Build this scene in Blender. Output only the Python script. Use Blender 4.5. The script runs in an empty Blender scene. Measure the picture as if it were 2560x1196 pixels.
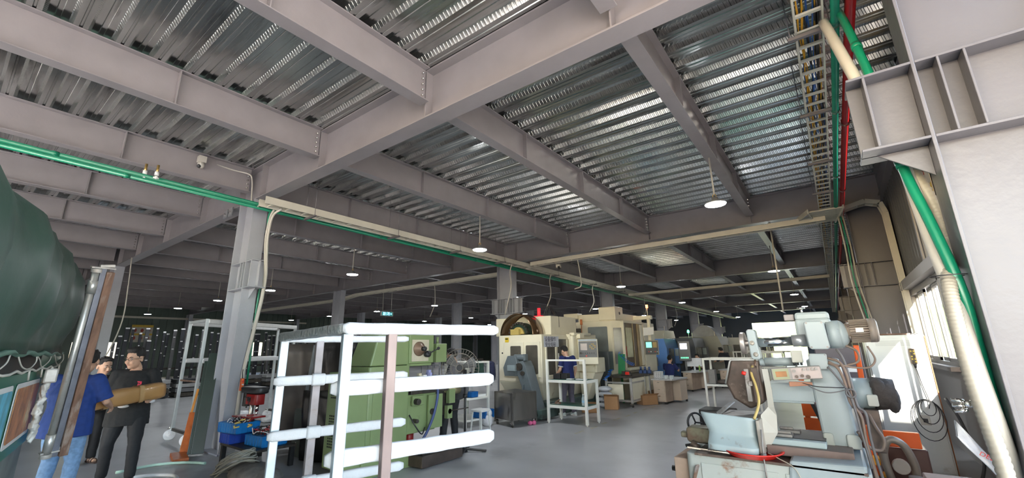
import bpy, bmesh, math, random
from mathutils import Vector, Matrix, Euler
random.seed(7)
scn = bpy.context.scene
COL = scn.collection
PI = math.pi

# ---------------------------------------------------------------- camera
YAW, PITCH, ROLL, FPX = 0.637196, 0.252805, -0.016012, 1055.51
CAM = Vector((8.8088, -3.3291, 1.65))
_d = Vector((-math.sin(YAW)*math.cos(PITCH), math.cos(YAW)*math.cos(PITCH), math.sin(PITCH)))
_r = Vector((math.cos(YAW), math.sin(YAW), 0))
_u = _r.cross(_d)
_r2 = _r*math.cos(ROLL)+_u*math.sin(ROLL)
_u2 = -_r*math.sin(ROLL)+_u*math.cos(ROLL)
cd = bpy.data.cameras.new('camera')
cam = bpy.data.objects.new('camera', cd)
COL.objects.link(cam)
m = Matrix((( _r2.x, _u2.x, -_d.x, CAM.x), (_r2.y, _u2.y, -_d.y, CAM.y), (_r2.z, _u2.z, -_d.z, CAM.z), (0, 0, 0, 1)))
cam.matrix_world = m
cd.sensor_width = 36.0
cd.lens = FPX/2560*36.0
cd.clip_start = 0.05
cd.clip_end = 500
scn.camera = cam

# ---------------------------------------------------------------- world, sun, exposure
w = bpy.data.worlds.new('daylight'); scn.world = w; w.use_nodes = True
nt = w.node_tree; nt.nodes.clear()
out = nt.nodes.new('ShaderNodeOutputWorld'); bg = nt.nodes.new('ShaderNodeBackground')
sky = nt.nodes.new('ShaderNodeTexSky')
sky.sky_type = 'NISHITA'; sky.sun_disc = False; sky.sun_elevation = math.radians(34); sky.sun_rotation = math.radians(-153+360)
sky.air_density = 1.2; sky.dust_density = 2.5
bg.inputs[1].default_value = 0.68
nt.links.new(sky.outputs[0], bg.inputs[0]); nt.links.new(bg.outputs[0], out.inputs[0])
sl = bpy.data.lights.new('sun', 'SUN'); sl.energy = 12.0; sl.angle = math.radians(0.6); sl.color = (1.0, 0.93, 0.83)
so = bpy.data.objects.new('sun', sl); COL.objects.link(so)
so.rotation_euler = Vector((-0.8, 1.6, -0.95)).to_track_quat('-Z', 'Y').to_euler()
so.location = (20, -20, 20)
scn.view_settings.view_transform = 'Standard'
scn.view_settings.look = 'None'
scn.view_settings.gamma = 1.0
scn.view_settings.use_curve_mapping = False
scn.view_settings.exposure = 1.95
try:
    scn.cycles.max_bounces = 8; scn.cycles.diffuse_bounces = 5; scn.cycles.glossy_bounces = 3
    scn.cycles.transparent_max_bounces = 6; scn.cycles.sample_clamp_indirect = 6.0
    scn.cycles.caustics_reflective = False; scn.cycles.caustics_refractive = False
    scn.cycles.use_denoising = True
except Exception:
    pass

# ---------------------------------------------------------------- materials
MATS = {}
def mat(name, col, rough=0.5, metal=0.0, var=0.10, scale=6.0, dirt=None, dirt_amt=0.0, dirt_scale=3.0, bump=0.0, bump_scale=60.0,
        spec=0.5, stretch=(1, 1, 1), coat=0.0):
    """procedural surface: base colour, tonal variation, patches of dirt / rust, fine bump"""
    if name in MATS: return MATS[name]
    M = bpy.data.materials.new(name); M.use_nodes = True
    t = M.node_tree; n = t.nodes; L = t.links
    b = n['Principled BSDF']
    b.inputs['Roughness'].default_value = rough; b.inputs['Metallic'].default_value = metal
    b.inputs['Specular IOR Level'].default_value = spec
    if coat: b.inputs['Coat Weight'].default_value = coat
    tc = n.new('ShaderNodeTexCoord'); mp = n.new('ShaderNodeMapping')
    mp.inputs['Scale'].default_value = stretch
    L.new(tc.outputs['Object'], mp.inputs[0])
    ns = n.new('ShaderNodeTexNoise'); ns.inputs['Scale'].default_value = scale; ns.inputs['Detail'].default_value = 5
    L.new(mp.outputs[0], ns.inputs['Vector'])
    hv = n.new('ShaderNodeHueSaturation'); hv.inputs['Color'].default_value = (*col, 1)
    mr = n.new('ShaderNodeMapRange'); mr.inputs[1].default_value = 0.3; mr.inputs[2].default_value = 0.7
    mr.inputs[3].default_value = 1-var; mr.inputs[4].default_value = 1+var
    L.new(ns.outputs[0], mr.inputs[0]); L.new(mr.outputs[0], hv.inputs['Value'])
    cur = hv.outputs[0]
    if dirt:
        d = n.new('ShaderNodeTexNoise'); d.inputs['Scale'].default_value = dirt_scale; d.inputs['Detail'].default_value = 9; d.inputs['Roughness'].default_value = 0.65
        L.new(mp.outputs[0], d.inputs['Vector'])
        rp = n.new('ShaderNodeMapRange'); lo = 0.72-0.42*dirt_amt
        rp.inputs[1].default_value = lo; rp.inputs[2].default_value = lo+0.10; rp.inputs[3].default_value = 0; rp.inputs[4].default_value = 0.9
        L.new(d.outputs[0], rp.inputs[0])
        mx = n.new('ShaderNodeMix'); mx.data_type = 'RGBA'
        L.new(rp.outputs[0], mx.inputs[0]); L.new(cur, mx.inputs[6]); mx.inputs[7].default_value = (*dirt, 1)
        cur = mx.outputs[2]
    L.new(cur, b.inputs['Base Color'])
    if bump:
        bn = n.new('ShaderNodeTexNoise'); bn.inputs['Scale'].default_value = bump_scale; bn.inputs['Detail'].default_value = 4
        L.new(mp.outputs[0], bn.inputs['Vector'])
        bp = n.new('ShaderNodeBump'); bp.inputs['Strength'].default_value = bump; bp.inputs['Distance'].default_value = 0.02
        L.new(bn.outputs[0], bp.inputs['Height']); L.new(bp.outputs[0], b.inputs['Normal'])
    MATS[name] = M
    return M
def emit(name, col, strength, base=(0.8, 0.8, 0.8)):
    if name in MATS: return MATS[name]
    M = bpy.data.materials.new(name); M.use_nodes = True
    b = M.node_tree.nodes['Principled BSDF']
    b.inputs['Base Color'].default_value = (*base, 1)
    b.inputs['Emission Color'].default_value = (*col, 1); b.inputs['Emission Strength'].default_value = strength
    MATS[name] = M; return M
def glass(name, tint=(0.8, 0.85, 0.85), alpha=0.35, rough=0.08):
    if name in MATS: return MATS[name]
    M = bpy.data.materials.new(name); M.use_nodes = True
    b = M.node_tree.nodes['Principled BSDF']
    b.inputs['Base Color'].default_value = (*tint, 1); b.inputs['Roughness'].default_value = rough
    b.inputs['Alpha'].default_value = alpha
    MATS[name] = M; return M

STEEL = mat('grey steel paint', (0.26, 0.24, 0.25), 0.36, 0.0, 0.07, 3.0, dirt=(0.24, 0.21, 0.19), dirt_amt=0.12, dirt_scale=1.3, bump=0.05, bump_scale=35)
COLSTEEL = mat('column steel paint', (0.38, 0.39, 0.43), 0.33, 0.0, 0.06, 3.0, dirt=(0.30, 0.28, 0.28), dirt_amt=0.10, dirt_scale=1.7, bump=0.10, bump_scale=22)
BOLT = mat('bright bolt steel', (0.75, 0.73, 0.70), 0.25, 1.0, 0.05)
GALV = mat('galvanised steel', (0.55, 0.57, 0.60), 0.30, 0.85, 0.18, 9.0, bump=0.03)
CREAM = mat('cream machine paint', (0.80, 0.74, 0.58), 0.42, 0.0, 0.05, 2.5, dirt=(0.42, 0.30, 0.16), dirt_amt=0.16, dirt_scale=2.2)
TRAYP = mat('cream tray paint', (0.56, 0.54, 0.46), 0.45, 0, 0.06, 4)
GREENP = mat('green water pipe', (0.005, 0.20, 0.11), 0.30, 0, 0.08, 4)
REDP = mat('red fire pipe', (0.20, 0.008, 0.010), 0.30, 0, 0.08, 4)
WHITEP = mat('white plastic pipe', (0.48, 0.46, 0.41), 0.40, 0, 0.05, 4)
RIBP = mat('ribbed grey conduit', (0.36, 0.33, 0.27), 0.45, 0, 0.06, 4)
BLACK = mat('black plastic', (0.018, 0.018, 0.02), 0.45, 0, 0.2, 8)
DARK = mat('dark oily metal', (0.06, 0.052, 0.045), 0.45, 0.4, 0.35, 14, dirt=(0.14, 0.09, 0.05), dirt_amt=0.3, dirt_scale=9)
RUST = mat('rusty steel', (0.22, 0.13, 0.09), 0.6, 0.4, 0.3, 12, dirt=(0.33, 0.29, 0.27), dirt_amt=0.45, dirt_scale=5)
WHITE = mat('white paint', (0.72, 0.72, 0.70), 0.4, 0, 0.04, 3)
PAPER = mat('white paper', (0.80, 0.80, 0.80), 0.8, 0, 0.03, 3)
BLUEPL = mat('blue plastic', (0.010, 0.13, 0.42), 0.38, 0, 0.08, 5)
ORANGE = mat('orange lift paint', (0.85, 0.12, 0.01), 0.35, 0, 0.08, 4, dirt=(0.2, 0.06, 0.03), dirt_amt=0.15)
REDPL = mat('red plastic', (0.75, 0.03, 0.02), 0.3, 0, 0.08, 4)
CARD = mat('brown cardboard', (0.45, 0.25, 0.12), 0.75, 0, 0.06, 5, dirt=(0.34, 0.18, 0.08), dirt_amt=0.2)
CREAMW = mat('white frame paint', (0.82, 0.81, 0.75), 0.45, 0, 0.05, 4, dirt=(0.40, 0.36, 0.28), dirt_amt=0.12, dirt_scale=7)

# ---------------------------------------------------------------- mesh building
class MB:
    """collects boxes, bars, tubes and prisms; build() links them as ONE mesh object"""
    def __init__(s):
        s.v = []; s.f = []; s.sm = []; s.mi = []; s.cur = 0; s.T = Matrix.Identity(4)
    def add(s, vs, fs, smooth=False):
        o = len(s.v)
        for p in vs: s.v.append(tuple(s.T @ Vector(p)))
        for f in fs:
            s.f.append(tuple(o+i for i in f)); s.sm.append(smooth); s.mi.append(s.cur)
        return s
    def box(s, x0, x1, y0, y1, z0, z1):
        v = [(x0,y0,z0),(x1,y0,z0),(x1,y1,z0),(x0,y1,z0),(x0,y0,z1),(x1,y0,z1),(x1,y1,z1),(x0,y1,z1)]
        return s.add(v, [(0,3,2,1),(4,5,6,7),(0,1,5,4),(1,2,6,5),(2,3,7,6),(3,0,4,7)])
    def rbox(s, x0, x1, y0, y1, z0, z1, r=0.02, n=3, ax='z'):
        """box with its four edges along ax rounded"""
        def pr(a0, a1, b0, b1):
            pts = []
            for cx, cy, st in ((a1-r, b1-r, 0), (a0+r, b1-r, 1), (a0+r, b0+r, 2), (a1-r, b0+r, 3)):
                for i in range(n+1):
                    t = (st+i/n)*PI/2; pts.append((cx+r*math.cos(t), cy+r*math.sin(t)))
            return pts
        if ax == 'z': P = pr(x0,x1,y0,y1); return s.prism([(a,b,z0) for a,b in P], (0,0,z1-z0), True)
        if ax == 'y': P = pr(x0,x1,z0,z1); return s.prism([(a,y1,b) for a,b in P], (0,y0-y1,0), True)
        P = pr(y0,y1,z0,z1); return s.prism([(x0,a,b) for a,b in P], (x1-x0,0,0), True)
    def prism(s, poly, ext, smooth=False):
        """closed polygon (3-D points) extruded by the vector ext"""
        n = len(poly); e = Vector(ext)
        v = [Vector(p) for p in poly]+[Vector(p)+e for p in poly]
        o = len(s.v)
        s.add(v, [tuple(reversed(range(n))), tuple(range(n, 2*n))])
        for i in range(n):
            j = (i+1) % n
            s.f.append((o+i, o+j, o+n+j, o+n+i)); s.sm.append(smooth); s.mi.append(s.cur)
        return s
    def cyl(s, a, b, r, r2=None, n=16, caps=True, smooth=True):
        a = Vector(a); b = Vector(b); r2 = r if r2 is None else r2
        d = (b-a).normalized(); u = d.orthogonal().normalized(); w_ = d.cross(u)
        vs = []
        for p, rr in ((a, r), (b, r2)):
            for i in range(n):
                t = 2*PI*i/n; vs.append(p+u*rr*math.cos(t)+w_*rr*math.sin(t))
        s.add(vs, [(i, (i+1) % n, n+(i+1) % n, n+i) for i in range(n)], smooth)
        if caps:
            o = len(s.v)-2*n
            s.f.append(tuple(o+i for i in reversed(range(n)))); s.f.append(tuple(o+n+i for i in range(n))); s.sm += [False]*2; s.mi += [s.cur]*2
        return s
    def tube(s, pts, r, n=8, closed=False):
        P = [Vector(p) for p in pts]; k = len(P)
        rs = r if isinstance(r, (list, tuple)) else [r]*k
        up = None; vs = []
        for i, p in enumerate(P):
            if closed: d = (P[(i+1) % k]-P[i-1])
            else: d = P[min(i+1, k-1)]-P[max(i-1, 0)]
            d = d.normalized() if d.length > 1e-9 else Vector((0, 0, 1))
            if up is None: up = d.orthogonal().normalized()
            up = (up-d*up.dot(d)); up = up.normalized() if up.length > 1e-6 else d.orthogonal().normalized()
            w_ = d.cross(up)
            for j in range(n):
                t = 2*PI*j/n; vs.append(p+up*rs[i]*math.cos(t)+w_*rs[i]*math.sin(t))
        fs = []
        for i in range(k if closed else k-1):
            a0 = i*n; b0 = ((i+1) % k)*n
            for j in range(n): fs.append((a0+j, a0+(j+1) % n, b0+(j+1) % n, b0+j))
        s.add(vs, fs, True)
        if not closed:
            o = len(s.v)-k*n
            s.f.append(tuple(o+j for j in reversed(range(n)))); s.f.append(tuple(o+(k-1)*n+j for j in range(n))); s.sm += [False]*2; s.mi += [s.cur]*2
        return s
    def bar(s, a, b, wx, wy, up=(0, 0, 1)):
        """rectangular bar from a to b"""
        a = Vector(a); b = Vector(b); d = (b-a).normalized(); u = Vector(up)
        x = d.cross(u)
        x = x.normalized() if x.length > 1e-5 else d.orthogonal().normalized()
        y = x.cross(d).normalized(); x = x*wx/2; y = y*wy/2
        v = [a-x-y, a+x-y, a+x+y, a-x+y, b-x-y, b+x-y, b+x+y, b-x+y]
        return s.add(v, [(0,3,2,1),(4,5,6,7),(0,1,5,4),(1,2,6,5),(2,3,7,6),(3,0,4,7)])
    def lathe(s, prof, c=(0, 0, 0), ax=(0, 0, 1), n=24, caps=True):
        """profile of (radius, height) pairs turned about ax through c"""
        c = Vector(c); d = Vector(ax).normalized(); u = d.orthogonal().normalized(); w_ = d.cross(u)
        vs = []
        for r, h in prof:
            for i in range(n):
                t = 2*PI*i/n; vs.append(c+d*h+u*r*math.cos(t)+w_*r*math.sin(t))
        fs = []
        for k in range(len(prof)-1):
            for i in range(n): fs.append((k*n+i, k*n+(i+1) % n, (k+1)*n+(i+1) % n, (k+1)*n+i))
        s.add(vs, fs, True)
        if caps:
            o = len(s.v)-len(prof)*n; e = o+(len(prof)-1)*n
            s.f.append(tuple(o+i for i in reversed(range(n)))); s.f.append(tuple(e+i for i in range(n))); s.sm += [False]*2; s.mi += [s.cur]*2
        return s
    def ball(s, c, r, n=12, m_=8):
        c = Vector(c); r = Vector(r) if not isinstance(r, (int, float)) else Vector((r, r, r))
        prof = []
        vs = [c+Vector((0, 0, -r.z))]
        for k in range(1, m_):
            ph = -PI/2+PI*k/m_
            for i in range(n):
                t = 2*PI*i/n; vs.append(c+Vector((r.x*math.cos(ph)*math.cos(t), r.y*math.cos(ph)*math.sin(t), r.z*math.sin(ph))))
        vs.append(c+Vector((0, 0, r.z)))
        fs = [(0, 1+(i+1) % n, 1+i) for i in range(n)]
        for k in range(m_-2):
            a0 = 1+k*n
            for i in range(n): fs.append((a0+i, a0+(i+1) % n, a0+n+(i+1) % n, a0+n+i))
        a0 = 1+(m_-2)*n; e = len(vs)-1
        fs += [(a0+i, a0+(i+1) % n, e) for i in range(n)]
        return s.add(vs, fs, True)
    def grid(s, rows, smooth=True, thick=None):
        """surface through rows of points; thick gives it a second skin"""
        R_ = [[Vector(p) for p in r] for r in rows]; a = len(R_); b = len(R_[0])
        vs = [p for r in R_ for p in r]
        fs = [(i*b+j, i*b+j+1, (i+1)*b+j+1, (i+1)*b+j) for i in range(a-1) for j in range(b-1)]
        if thick:
            t = Vector(thick); o = len(vs); vs = vs+[p+t for p in vs]
            fs = fs+[tuple(o+i for i in reversed(f)) for f in fs]
            rim = [(0*b+j) for j in range(b)]+[i*b+b-1 for i in range(1, a)]+[(a-1)*b+j for j in range(b-2, -1, -1)]+[i*b for i in range(a-2, 0, -1)]
            for k in range(len(rim)):
                p, q = rim[k], rim[(k+1) % len(rim)]; fs.append((q, p, o+p, o+q))
        return s.add(vs, fs, smooth)
    def mesh(s, name):
        me = bpy.data.meshes.new(name); me.from_pydata(s.v, [], s.f)
        me.polygons.foreach_set('use_smooth', s.sm)
        me.polygons.foreach_set('material_index', s.mi)
        me.update(); return me
    def build(s, name, m_, parent=None, bevel=0.0, seg=2, fix=False):
        me = s.mesh(name)
        if fix:
            bm = bmesh.new(); bm.from_mesh(me); bmesh.ops.recalc_face_normals(bm, faces=bm.faces); bm.to_mesh(me); bm.free()
        for q in (m_ if isinstance(m_, (list, tuple)) else [m_]): me.materials.append(q)
        o = bpy.data.objects.new(name, me); COL.objects.link(o)
        if parent is not None: o.parent = parent
        if bevel:
            bv = o.modifiers.new('edge', 'BEVEL'); bv.width = bevel; bv.segments = seg; bv.limit_method = 'ANGLE'; bv.angle_limit = math.radians(40)
            bv.harden_normals = False
        return o
def empty(name, loc=(0, 0, 0), rz=0.0):
    o = bpy.data.objects.new(name, None); COL.objects.link(o); o.location = loc; o.rotation_euler = (0, 0, rz); o.empty_display_size = 0.1
    return o
def tag(o, label, cat, group=None):
    o['label'] = label; o['category'] = cat
    if group: o['group'] = group
    return o
def struct(o): o['kind'] = 'structure'; return o
def thing(name, label, cat, loc=(0, 0, 0), rz=0.0, group=None):
    return tag(empty(name, loc, rz), label, cat, group)
KIDS = {}
def dup(root, loc, rz=None, label=None, group=None, scale=None):
    r = root.copy(); COL.objects.link(r); r.location = loc
    if rz is not None: r.rotation_euler = (0, 0, rz)
    if label: r['label'] = label
    if group: r['group'] = group
    if scale: r.scale = scale
    def rec(src, dst):
        for ch in [o for o in ALLCH.get(src.name, [])]:
            c = ch.copy(); COL.objects.link(c); c.parent = dst; rec(ch, c)
    rec(root, r)
    return r
ALLCH = {}
def freeze(root):
    """note the children of a prototype so that copies can be made"""
    for o in list(COL.objects):
        if o.parent: ALLCH.setdefault(o.parent.name, [])
    ALLCH.clear()
    for o in list(COL.objects):
        if o.parent: ALLCH.setdefault(o.parent.name, []).append(o)
    return root
def arc(cx, cy, r, a0, a1, n): return [(cx+r*math.cos(a0+(a1-a0)*i/n), cy+r*math.sin(a0+(a1-a0)*i/n)) for i in range(n+1)]
def bez(pts, n=8):
    """smooth curve through the points (Catmull-Rom)"""
    P = [Vector(p) for p in pts]; P = [P[0]*2-P[1]]+P+[P[-1]*2-P[-2]]; o = []
    for i in range(1, len(P)-2):
        for k in range(n):
            t = k/n; a, b, c, d = P[i-1], P[i], P[i+1], P[i+2]
            o.append(0.5*((2*b)+(c-a)*t+(2*a-5*b+4*c-d)*t*t+(3*b-a-3*c+d)*t**3))
    o.append(P[-2]); return o
# ================================================================ the hall
S = 2.542; D = 8.223; LX = 9.762; ZD = 5.19; ZG = 4.497; ZB = 4.689
XL, XR, YN, YF = -30.9, 10.25, -11.5, 49.4

# floor: polished grey concrete
FLOORM = mat('grey concrete floor', (0.42, 0.42, 0.43), 0.36, 0, 0.13, 0.9, dirt=(0.31, 0.31, 0.315), dirt_amt=0.38, dirt_scale=0.55, bump=0.04, bump_scale=12)
f = MB(); f.box(XL, 10.25, -30, YF+0.2, -0.2, 0.0); f = f.build('floor', FLOORM); struct(f)
g = MB(); g.box(-60, 60, -60, -30, -0.25, -0.02); g.box(10.25, 60, -30, 60, -0.25, -0.02); g.box(-60, 10.25, YF+0.2, 75, -0.25, -0.02)
tag(g.build('yard_ground', mat('sunlit yard concrete', (0.56, 0.50, 0.43), 0.8, 0, 0.1, 0.5)), 'pale concrete yard outside the hall, seen through the far doorway', 'yard'); 
COL.objects[-1]['kind'] = 'structure'

# deck: galvanised profiled sheets, ribs along X
def deck_material(name, emboss):
    M = mat(name, (0.78, 0.79, 0.77), 0.20, 0.95, 0.22, 2.5, dirt=(0.30, 0.29, 0.26), dirt_amt=0.30, dirt_scale=1.6, stretch=(0.35, 2.0, 1))
    t = M.node_tree; n = t.nodes; L = t.links; b = n['Principled BSDF']
    tc = n.new('ShaderNodeTexCoord'); mp = n.new('ShaderNodeMapping'); mp.inputs['Rotation'].default_value = (0, 0, emboss)
    wv = n.new('ShaderNodeTexWave'); wv.wave_type = 'BANDS'; wv.bands_direction = 'X'; wv.inputs['Scale'].default_value = 6.5; wv.inputs['Distortion'].default_value = 0.0
    L.new(tc.outputs['Object'], mp.inputs[0]); L.new(mp.outputs[0], wv.inputs['Vector'])
    nn = n.new('ShaderNodeTexNoise'); nn.inputs['Scale'].default_value = 4
    L.new(tc.outputs['Object'], nn.inputs['Vector'])
    rp = n.new('ShaderNodeMapRange'); rp.inputs[1].default_value = 0.45; rp.inputs[2].default_value = 0.8; L.new(wv.outputs['Fac'], rp.inputs[0])
    ad = n.new('ShaderNodeMath'); ad.operation = 'MULTIPLY_ADD'; ad.inputs[1].default_value = 0.35; L.new(nn.outputs[0], ad.inputs[0]); L.new(rp.outputs[0], ad.inputs[2])
    bp = n.new('ShaderNodeBump'); bp.inputs['Strength'].default_value = 0.9; bp.inputs['Distance'].default_value = 0.008
    L.new(ad.outputs[0], bp.inputs['Height']); L.new(bp.outputs[0], b.inputs['Normal'])
    return M
DECKW = deck_material('lit embossed galvanised web', 0.5)  # same sheet as the flats, coloured brighter for the daylight webs reflect
DECKF = mat('shaded galvanised deck flat', (0.42, 0.44, 0.43), 0.22, 0.95, 0.25, 1.5, dirt=(0.16, 0.16, 0.155), dirt_amt=0.38, dirt_scale=1.4, stretch=(0.3, 2.5, 1), bump=0.12, bump_scale=9)  # same sheet as the webs, coloured darker where less light is reflected
dk = MB()
P_ = 0.3506; prof = [(0.0, 0.0, 0), (0.045, 0.0, 0), (0.052, 0.010, 0), (0.068, 0.010, 0), (0.075, 0.0, 0), (0.118, 0.0, 1), (0.150, 0.066, 0),
                     (0.205, 0.066, 0), (0.212, 0.056, 0), (0.250, 0.056, 0), (0.257, 0.066, 0), (0.318, 0.066, 1)]
nrib = int((YF-YN)/P_)
for k in range(nrib):
    y0 = YN+0.03+k*P_
    pts = [(y0+a, ZD+b, c) for a, b, c in prof]+[(y0+P_, ZD, 0)]
    for a, b in zip(pts[:-1], pts[1:]):
        dk.cur = 1 if a[2] else 0
        dk.add([(XL, a[0], a[1]), (XR+0.15, a[0], a[1]), (XR+0.15, b[0], b[1]), (XL, b[0], b[1])], [(0, 1, 2, 3)])
dk.cur = 2
dk.box(XL-0.1, XR+0.2, YN, YF+0.1, ZD+0.075, ZD+0.25)
ceil = dk.build('ceiling', [DECKF, DECKW, mat('concrete slab', (0.3, 0.3, 0.3), 0.9)]); struct(ceil)

# faint yellow dashes along the aisle
b = MB()
for k in range(9): b.box(4.38+.02*math.sin(k*2), 4.44+.02*math.sin(k*2), 4.6+k*.62, 4.6+k*.62+.34-.05*(k % 3), 0.0005, 0.002)
struct(b.build('trim_2', mat('worn yellow floor line', (0.47, 0.43, 0.30), 0.5, 0, .1, 9, dirt=(0.42, 0.42, 0.43), dirt_amt=0.55, dirt_scale=9)))

# walls
def ribbed(x, y0, y1, z0, z1, side, pitch=0.25, dep=0.028):
    b = MB(); n = int((y1-y0)/pitch)
    for k in range(n):
        a = y0+k*(y1-y0)/n; p = (y1-y0)/n
        pts = [(a, 0), (a+p*0.45, 0), (a+p*0.6, dep), (a+p*0.85, dep), (a+p, 0)]
        for (ya, da), (yb, db) in zip(pts[:-1], pts[1:]):
            b.add([(x+side*da, ya, z0), (x+side*db, yb, z0), (x+side*db, yb, z1), (x+side*da, ya, z1)], [(0, 1, 2, 3)])
    b.box(min(x-side*0.02, x-side*0.08), max(x-side*0.02, x-side*0.08), y0, y1, z0, z1)
    return b
WALLM = mat('white wall panel', (0.40, 0.385, 0.37), 0.5, 0, 0.05, 1.5, dirt=(0.36, 0.32, 0.27), dirt_amt=0.2, dirt_scale=1.1)
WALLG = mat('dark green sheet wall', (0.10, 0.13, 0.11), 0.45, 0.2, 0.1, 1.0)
b = MB(); b.cur = 0
wins = [(1.15, 4.05), (5.2, 8.0), (27.0, 29.0), (36.0, 38.0)]
for y0, y1 in [(0.42, wins[0][0])]+[(wins[i][1], wins[i+1][0]) for i in range(3)]+[(38.0, YF)]: b.box(10.12, 10.22, y0, y1, 0, 2.62)
for y0, y1 in wins: b.box(10.12, 10.22, y0, y1, 0, 1.30); b.box(10.12, 10.22, y0, y1, 2.56, 2.62)
b.box(10.0, 10.22, 0.14, YF, 2.62, 2.78)
struct(b.build('wall_right', WALLM))
struct(ribbed(10.16, 0.0, YF, 2.78, 5.26, -1).build('wall_right_upper', mat('dull grey sheet wall', (0.20, 0.20, 0.19), 0.4, 0.5, 0.15, 1.0)))
b = MB(); b.box(10.3, 14.5, YN, -2.9, 4.95, 5.1); b.box(10.3, 11.7, -2.9, -1.7, 4.95, 5.1); b.build('added_sun_blocker', mat('pale blocker sheet', (0.5, 0.5, 0.5), 0.6))['kind'] = 'structure'  # unseen roof added outside to block direct sun, notched for the cabinet sun patch
b = MB(); b.box(XL-0.2, XL-0.02, YN, 1.25, 0, 5.2); b.box(XL-0.2, XL-0.02, 1.25, 18, 0, 1.35); b.box(XL-0.2, XL-0.02, 1.25, 18, 2.45, 5.2); b.box(XL-0.2, XL-0.02, 18, YF, 0, 5.2)
for a_, e_ in ((1.25, 2.2), (3.35, 3.5), (4.6, 12.2), (13.0, 13.1), (13.9, 18)): b.box(XL-0.16, XL-0.05, a_, e_, 1.35, 2.45)
for k in range(140): b.box(XL-0.03, XL+0.02, YN+k*0.44, YN+k*0.44+0.16, 2.45, 5.2)
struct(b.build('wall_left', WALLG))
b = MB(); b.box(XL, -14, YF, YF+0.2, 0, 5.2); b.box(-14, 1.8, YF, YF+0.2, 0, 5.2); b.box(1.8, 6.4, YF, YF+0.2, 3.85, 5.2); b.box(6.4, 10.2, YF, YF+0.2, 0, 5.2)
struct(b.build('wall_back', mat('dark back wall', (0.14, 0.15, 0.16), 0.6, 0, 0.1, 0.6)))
b = MB(); b.box(XL+0.0, XL+0.12, YN, 17.5, 4.12, 4.26); struct(b.build('trim_1', TRAYP))

# windows of the right wall: sliding aluminium frames
WFR = mat('dull aluminium frame', (0.42, 0.41, 0.39), 0.4, 0.5, 0.1, 5)
for i, (y0, y1) in enumerate(wins):
    r = struct(empty('window_%d' % (i+1), (10.17, y0, 1.3)))
    f_ = MB(); L_ = y1-y0; h = 1.26
    for z in (0, h-0.05): f_.box(-0.055, 0.055, 0, L_, z, z+0.05)
    for y in (0, L_-0.05): f_.box(-0.055, 0.055, y, y+0.05, 0, h)
    f_.build('frame', WFR, r)
    n = 4; pw = L_/n
    for k in range(n):
        s_ = MB(); x = 0.02 if k % 2 else -0.02; a = k*pw+0.02; e = (k+1)*pw+(0.03 if k < n-1 else -0.03)
        s_.box(x-0.015, x+0.015, a, a+0.045, 0.05, h-0.05); s_.box(x-0.015, x+0.015, e-0.045, e, 0.05, h-0.05)
        s_.box(x-0.015, x+0.015, a, e, 0.05, 0.1); s_.box(x-0.015, x+0.015, a, e, h-0.1, h-0.05)
        so_ = s_.build('sash', WFR, r)
        p_ = MB(); p_.box(x-0.003, x+0.003, a+0.04, e-0.04, 0.1, h-0.1); p_.build('pane', glass('window glass', (0.9, 0.95, 0.95), 0.10, 0.03) if i == 0 else glass('sun dimming window glass', (0.45, 0.46, 0.46), 0.62, 0.15), so_)  # later panes made greyer and denser to cut incoming sun, first stays clear
    sl_ = MB(); sl_.box(-0.16, -0.0, -0.05, L_+0.05, -0.06, 0.0); sl_.build('sill', WALLM, r)

b = MB(); b.box(XL, 1.2, YN-.2, YN, 0, 5.2); struct(b.build('wall_front', WALLG))

# doorway at the far end: hills and a tree line beyond
b = MB()
rr = random.Random(3)
rows = []
for j, (z, yy) in enumerate([(-0.2, 63), (0.4, 63.5), (1.6, 64.5), (3.0, 66), (4.6, 68), (5.9, 70)]):
    rows.append([(-16+i*1.4+rr.uniform(-.3, .3), yy+rr.uniform(-.8, .8), z+(rr.uniform(-.25, .35) if j else 0)) for i in range(34)])
b.grid(rows)
hm = mat('yellow green hillside', (0.24, 0.26, 0.10), 0.9, 0, 0.35, 0.6, dirt=(0.06, 0.11, 0.03), dirt_amt=0.6, dirt_scale=0.45)
struct(tag(b.build('hillside', hm), 'bright green hillside seen through the far doorway', 'hillside'))
# ================================================================ steel frame
def ibeam(b, p0, p1, H, wf, tf, tw, ztop):
    """I section between p0 and p1 (x,y), its top at ztop"""
    p0 = Vector((p0[0], p0[1], 0)); p1 = Vector((p1[0], p1[1], 0)); z0 = ztop-H
    for za, zb, w_ in ((z0, z0+tf, wf), (z0+tf, ztop-tf, tw), (ztop-tf, ztop, wf)):
        z = (za+zb)/2; b.bar(p0+Vector((0, 0, z)), p1+Vector((0, 0, z)), w_, zb-za)
def colx(i): return {0: -30.6, 1: -20.6, 2: -10.3, 3: 0.0, 4: LX}[i]
BX = [-30.6]+[]
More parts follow.
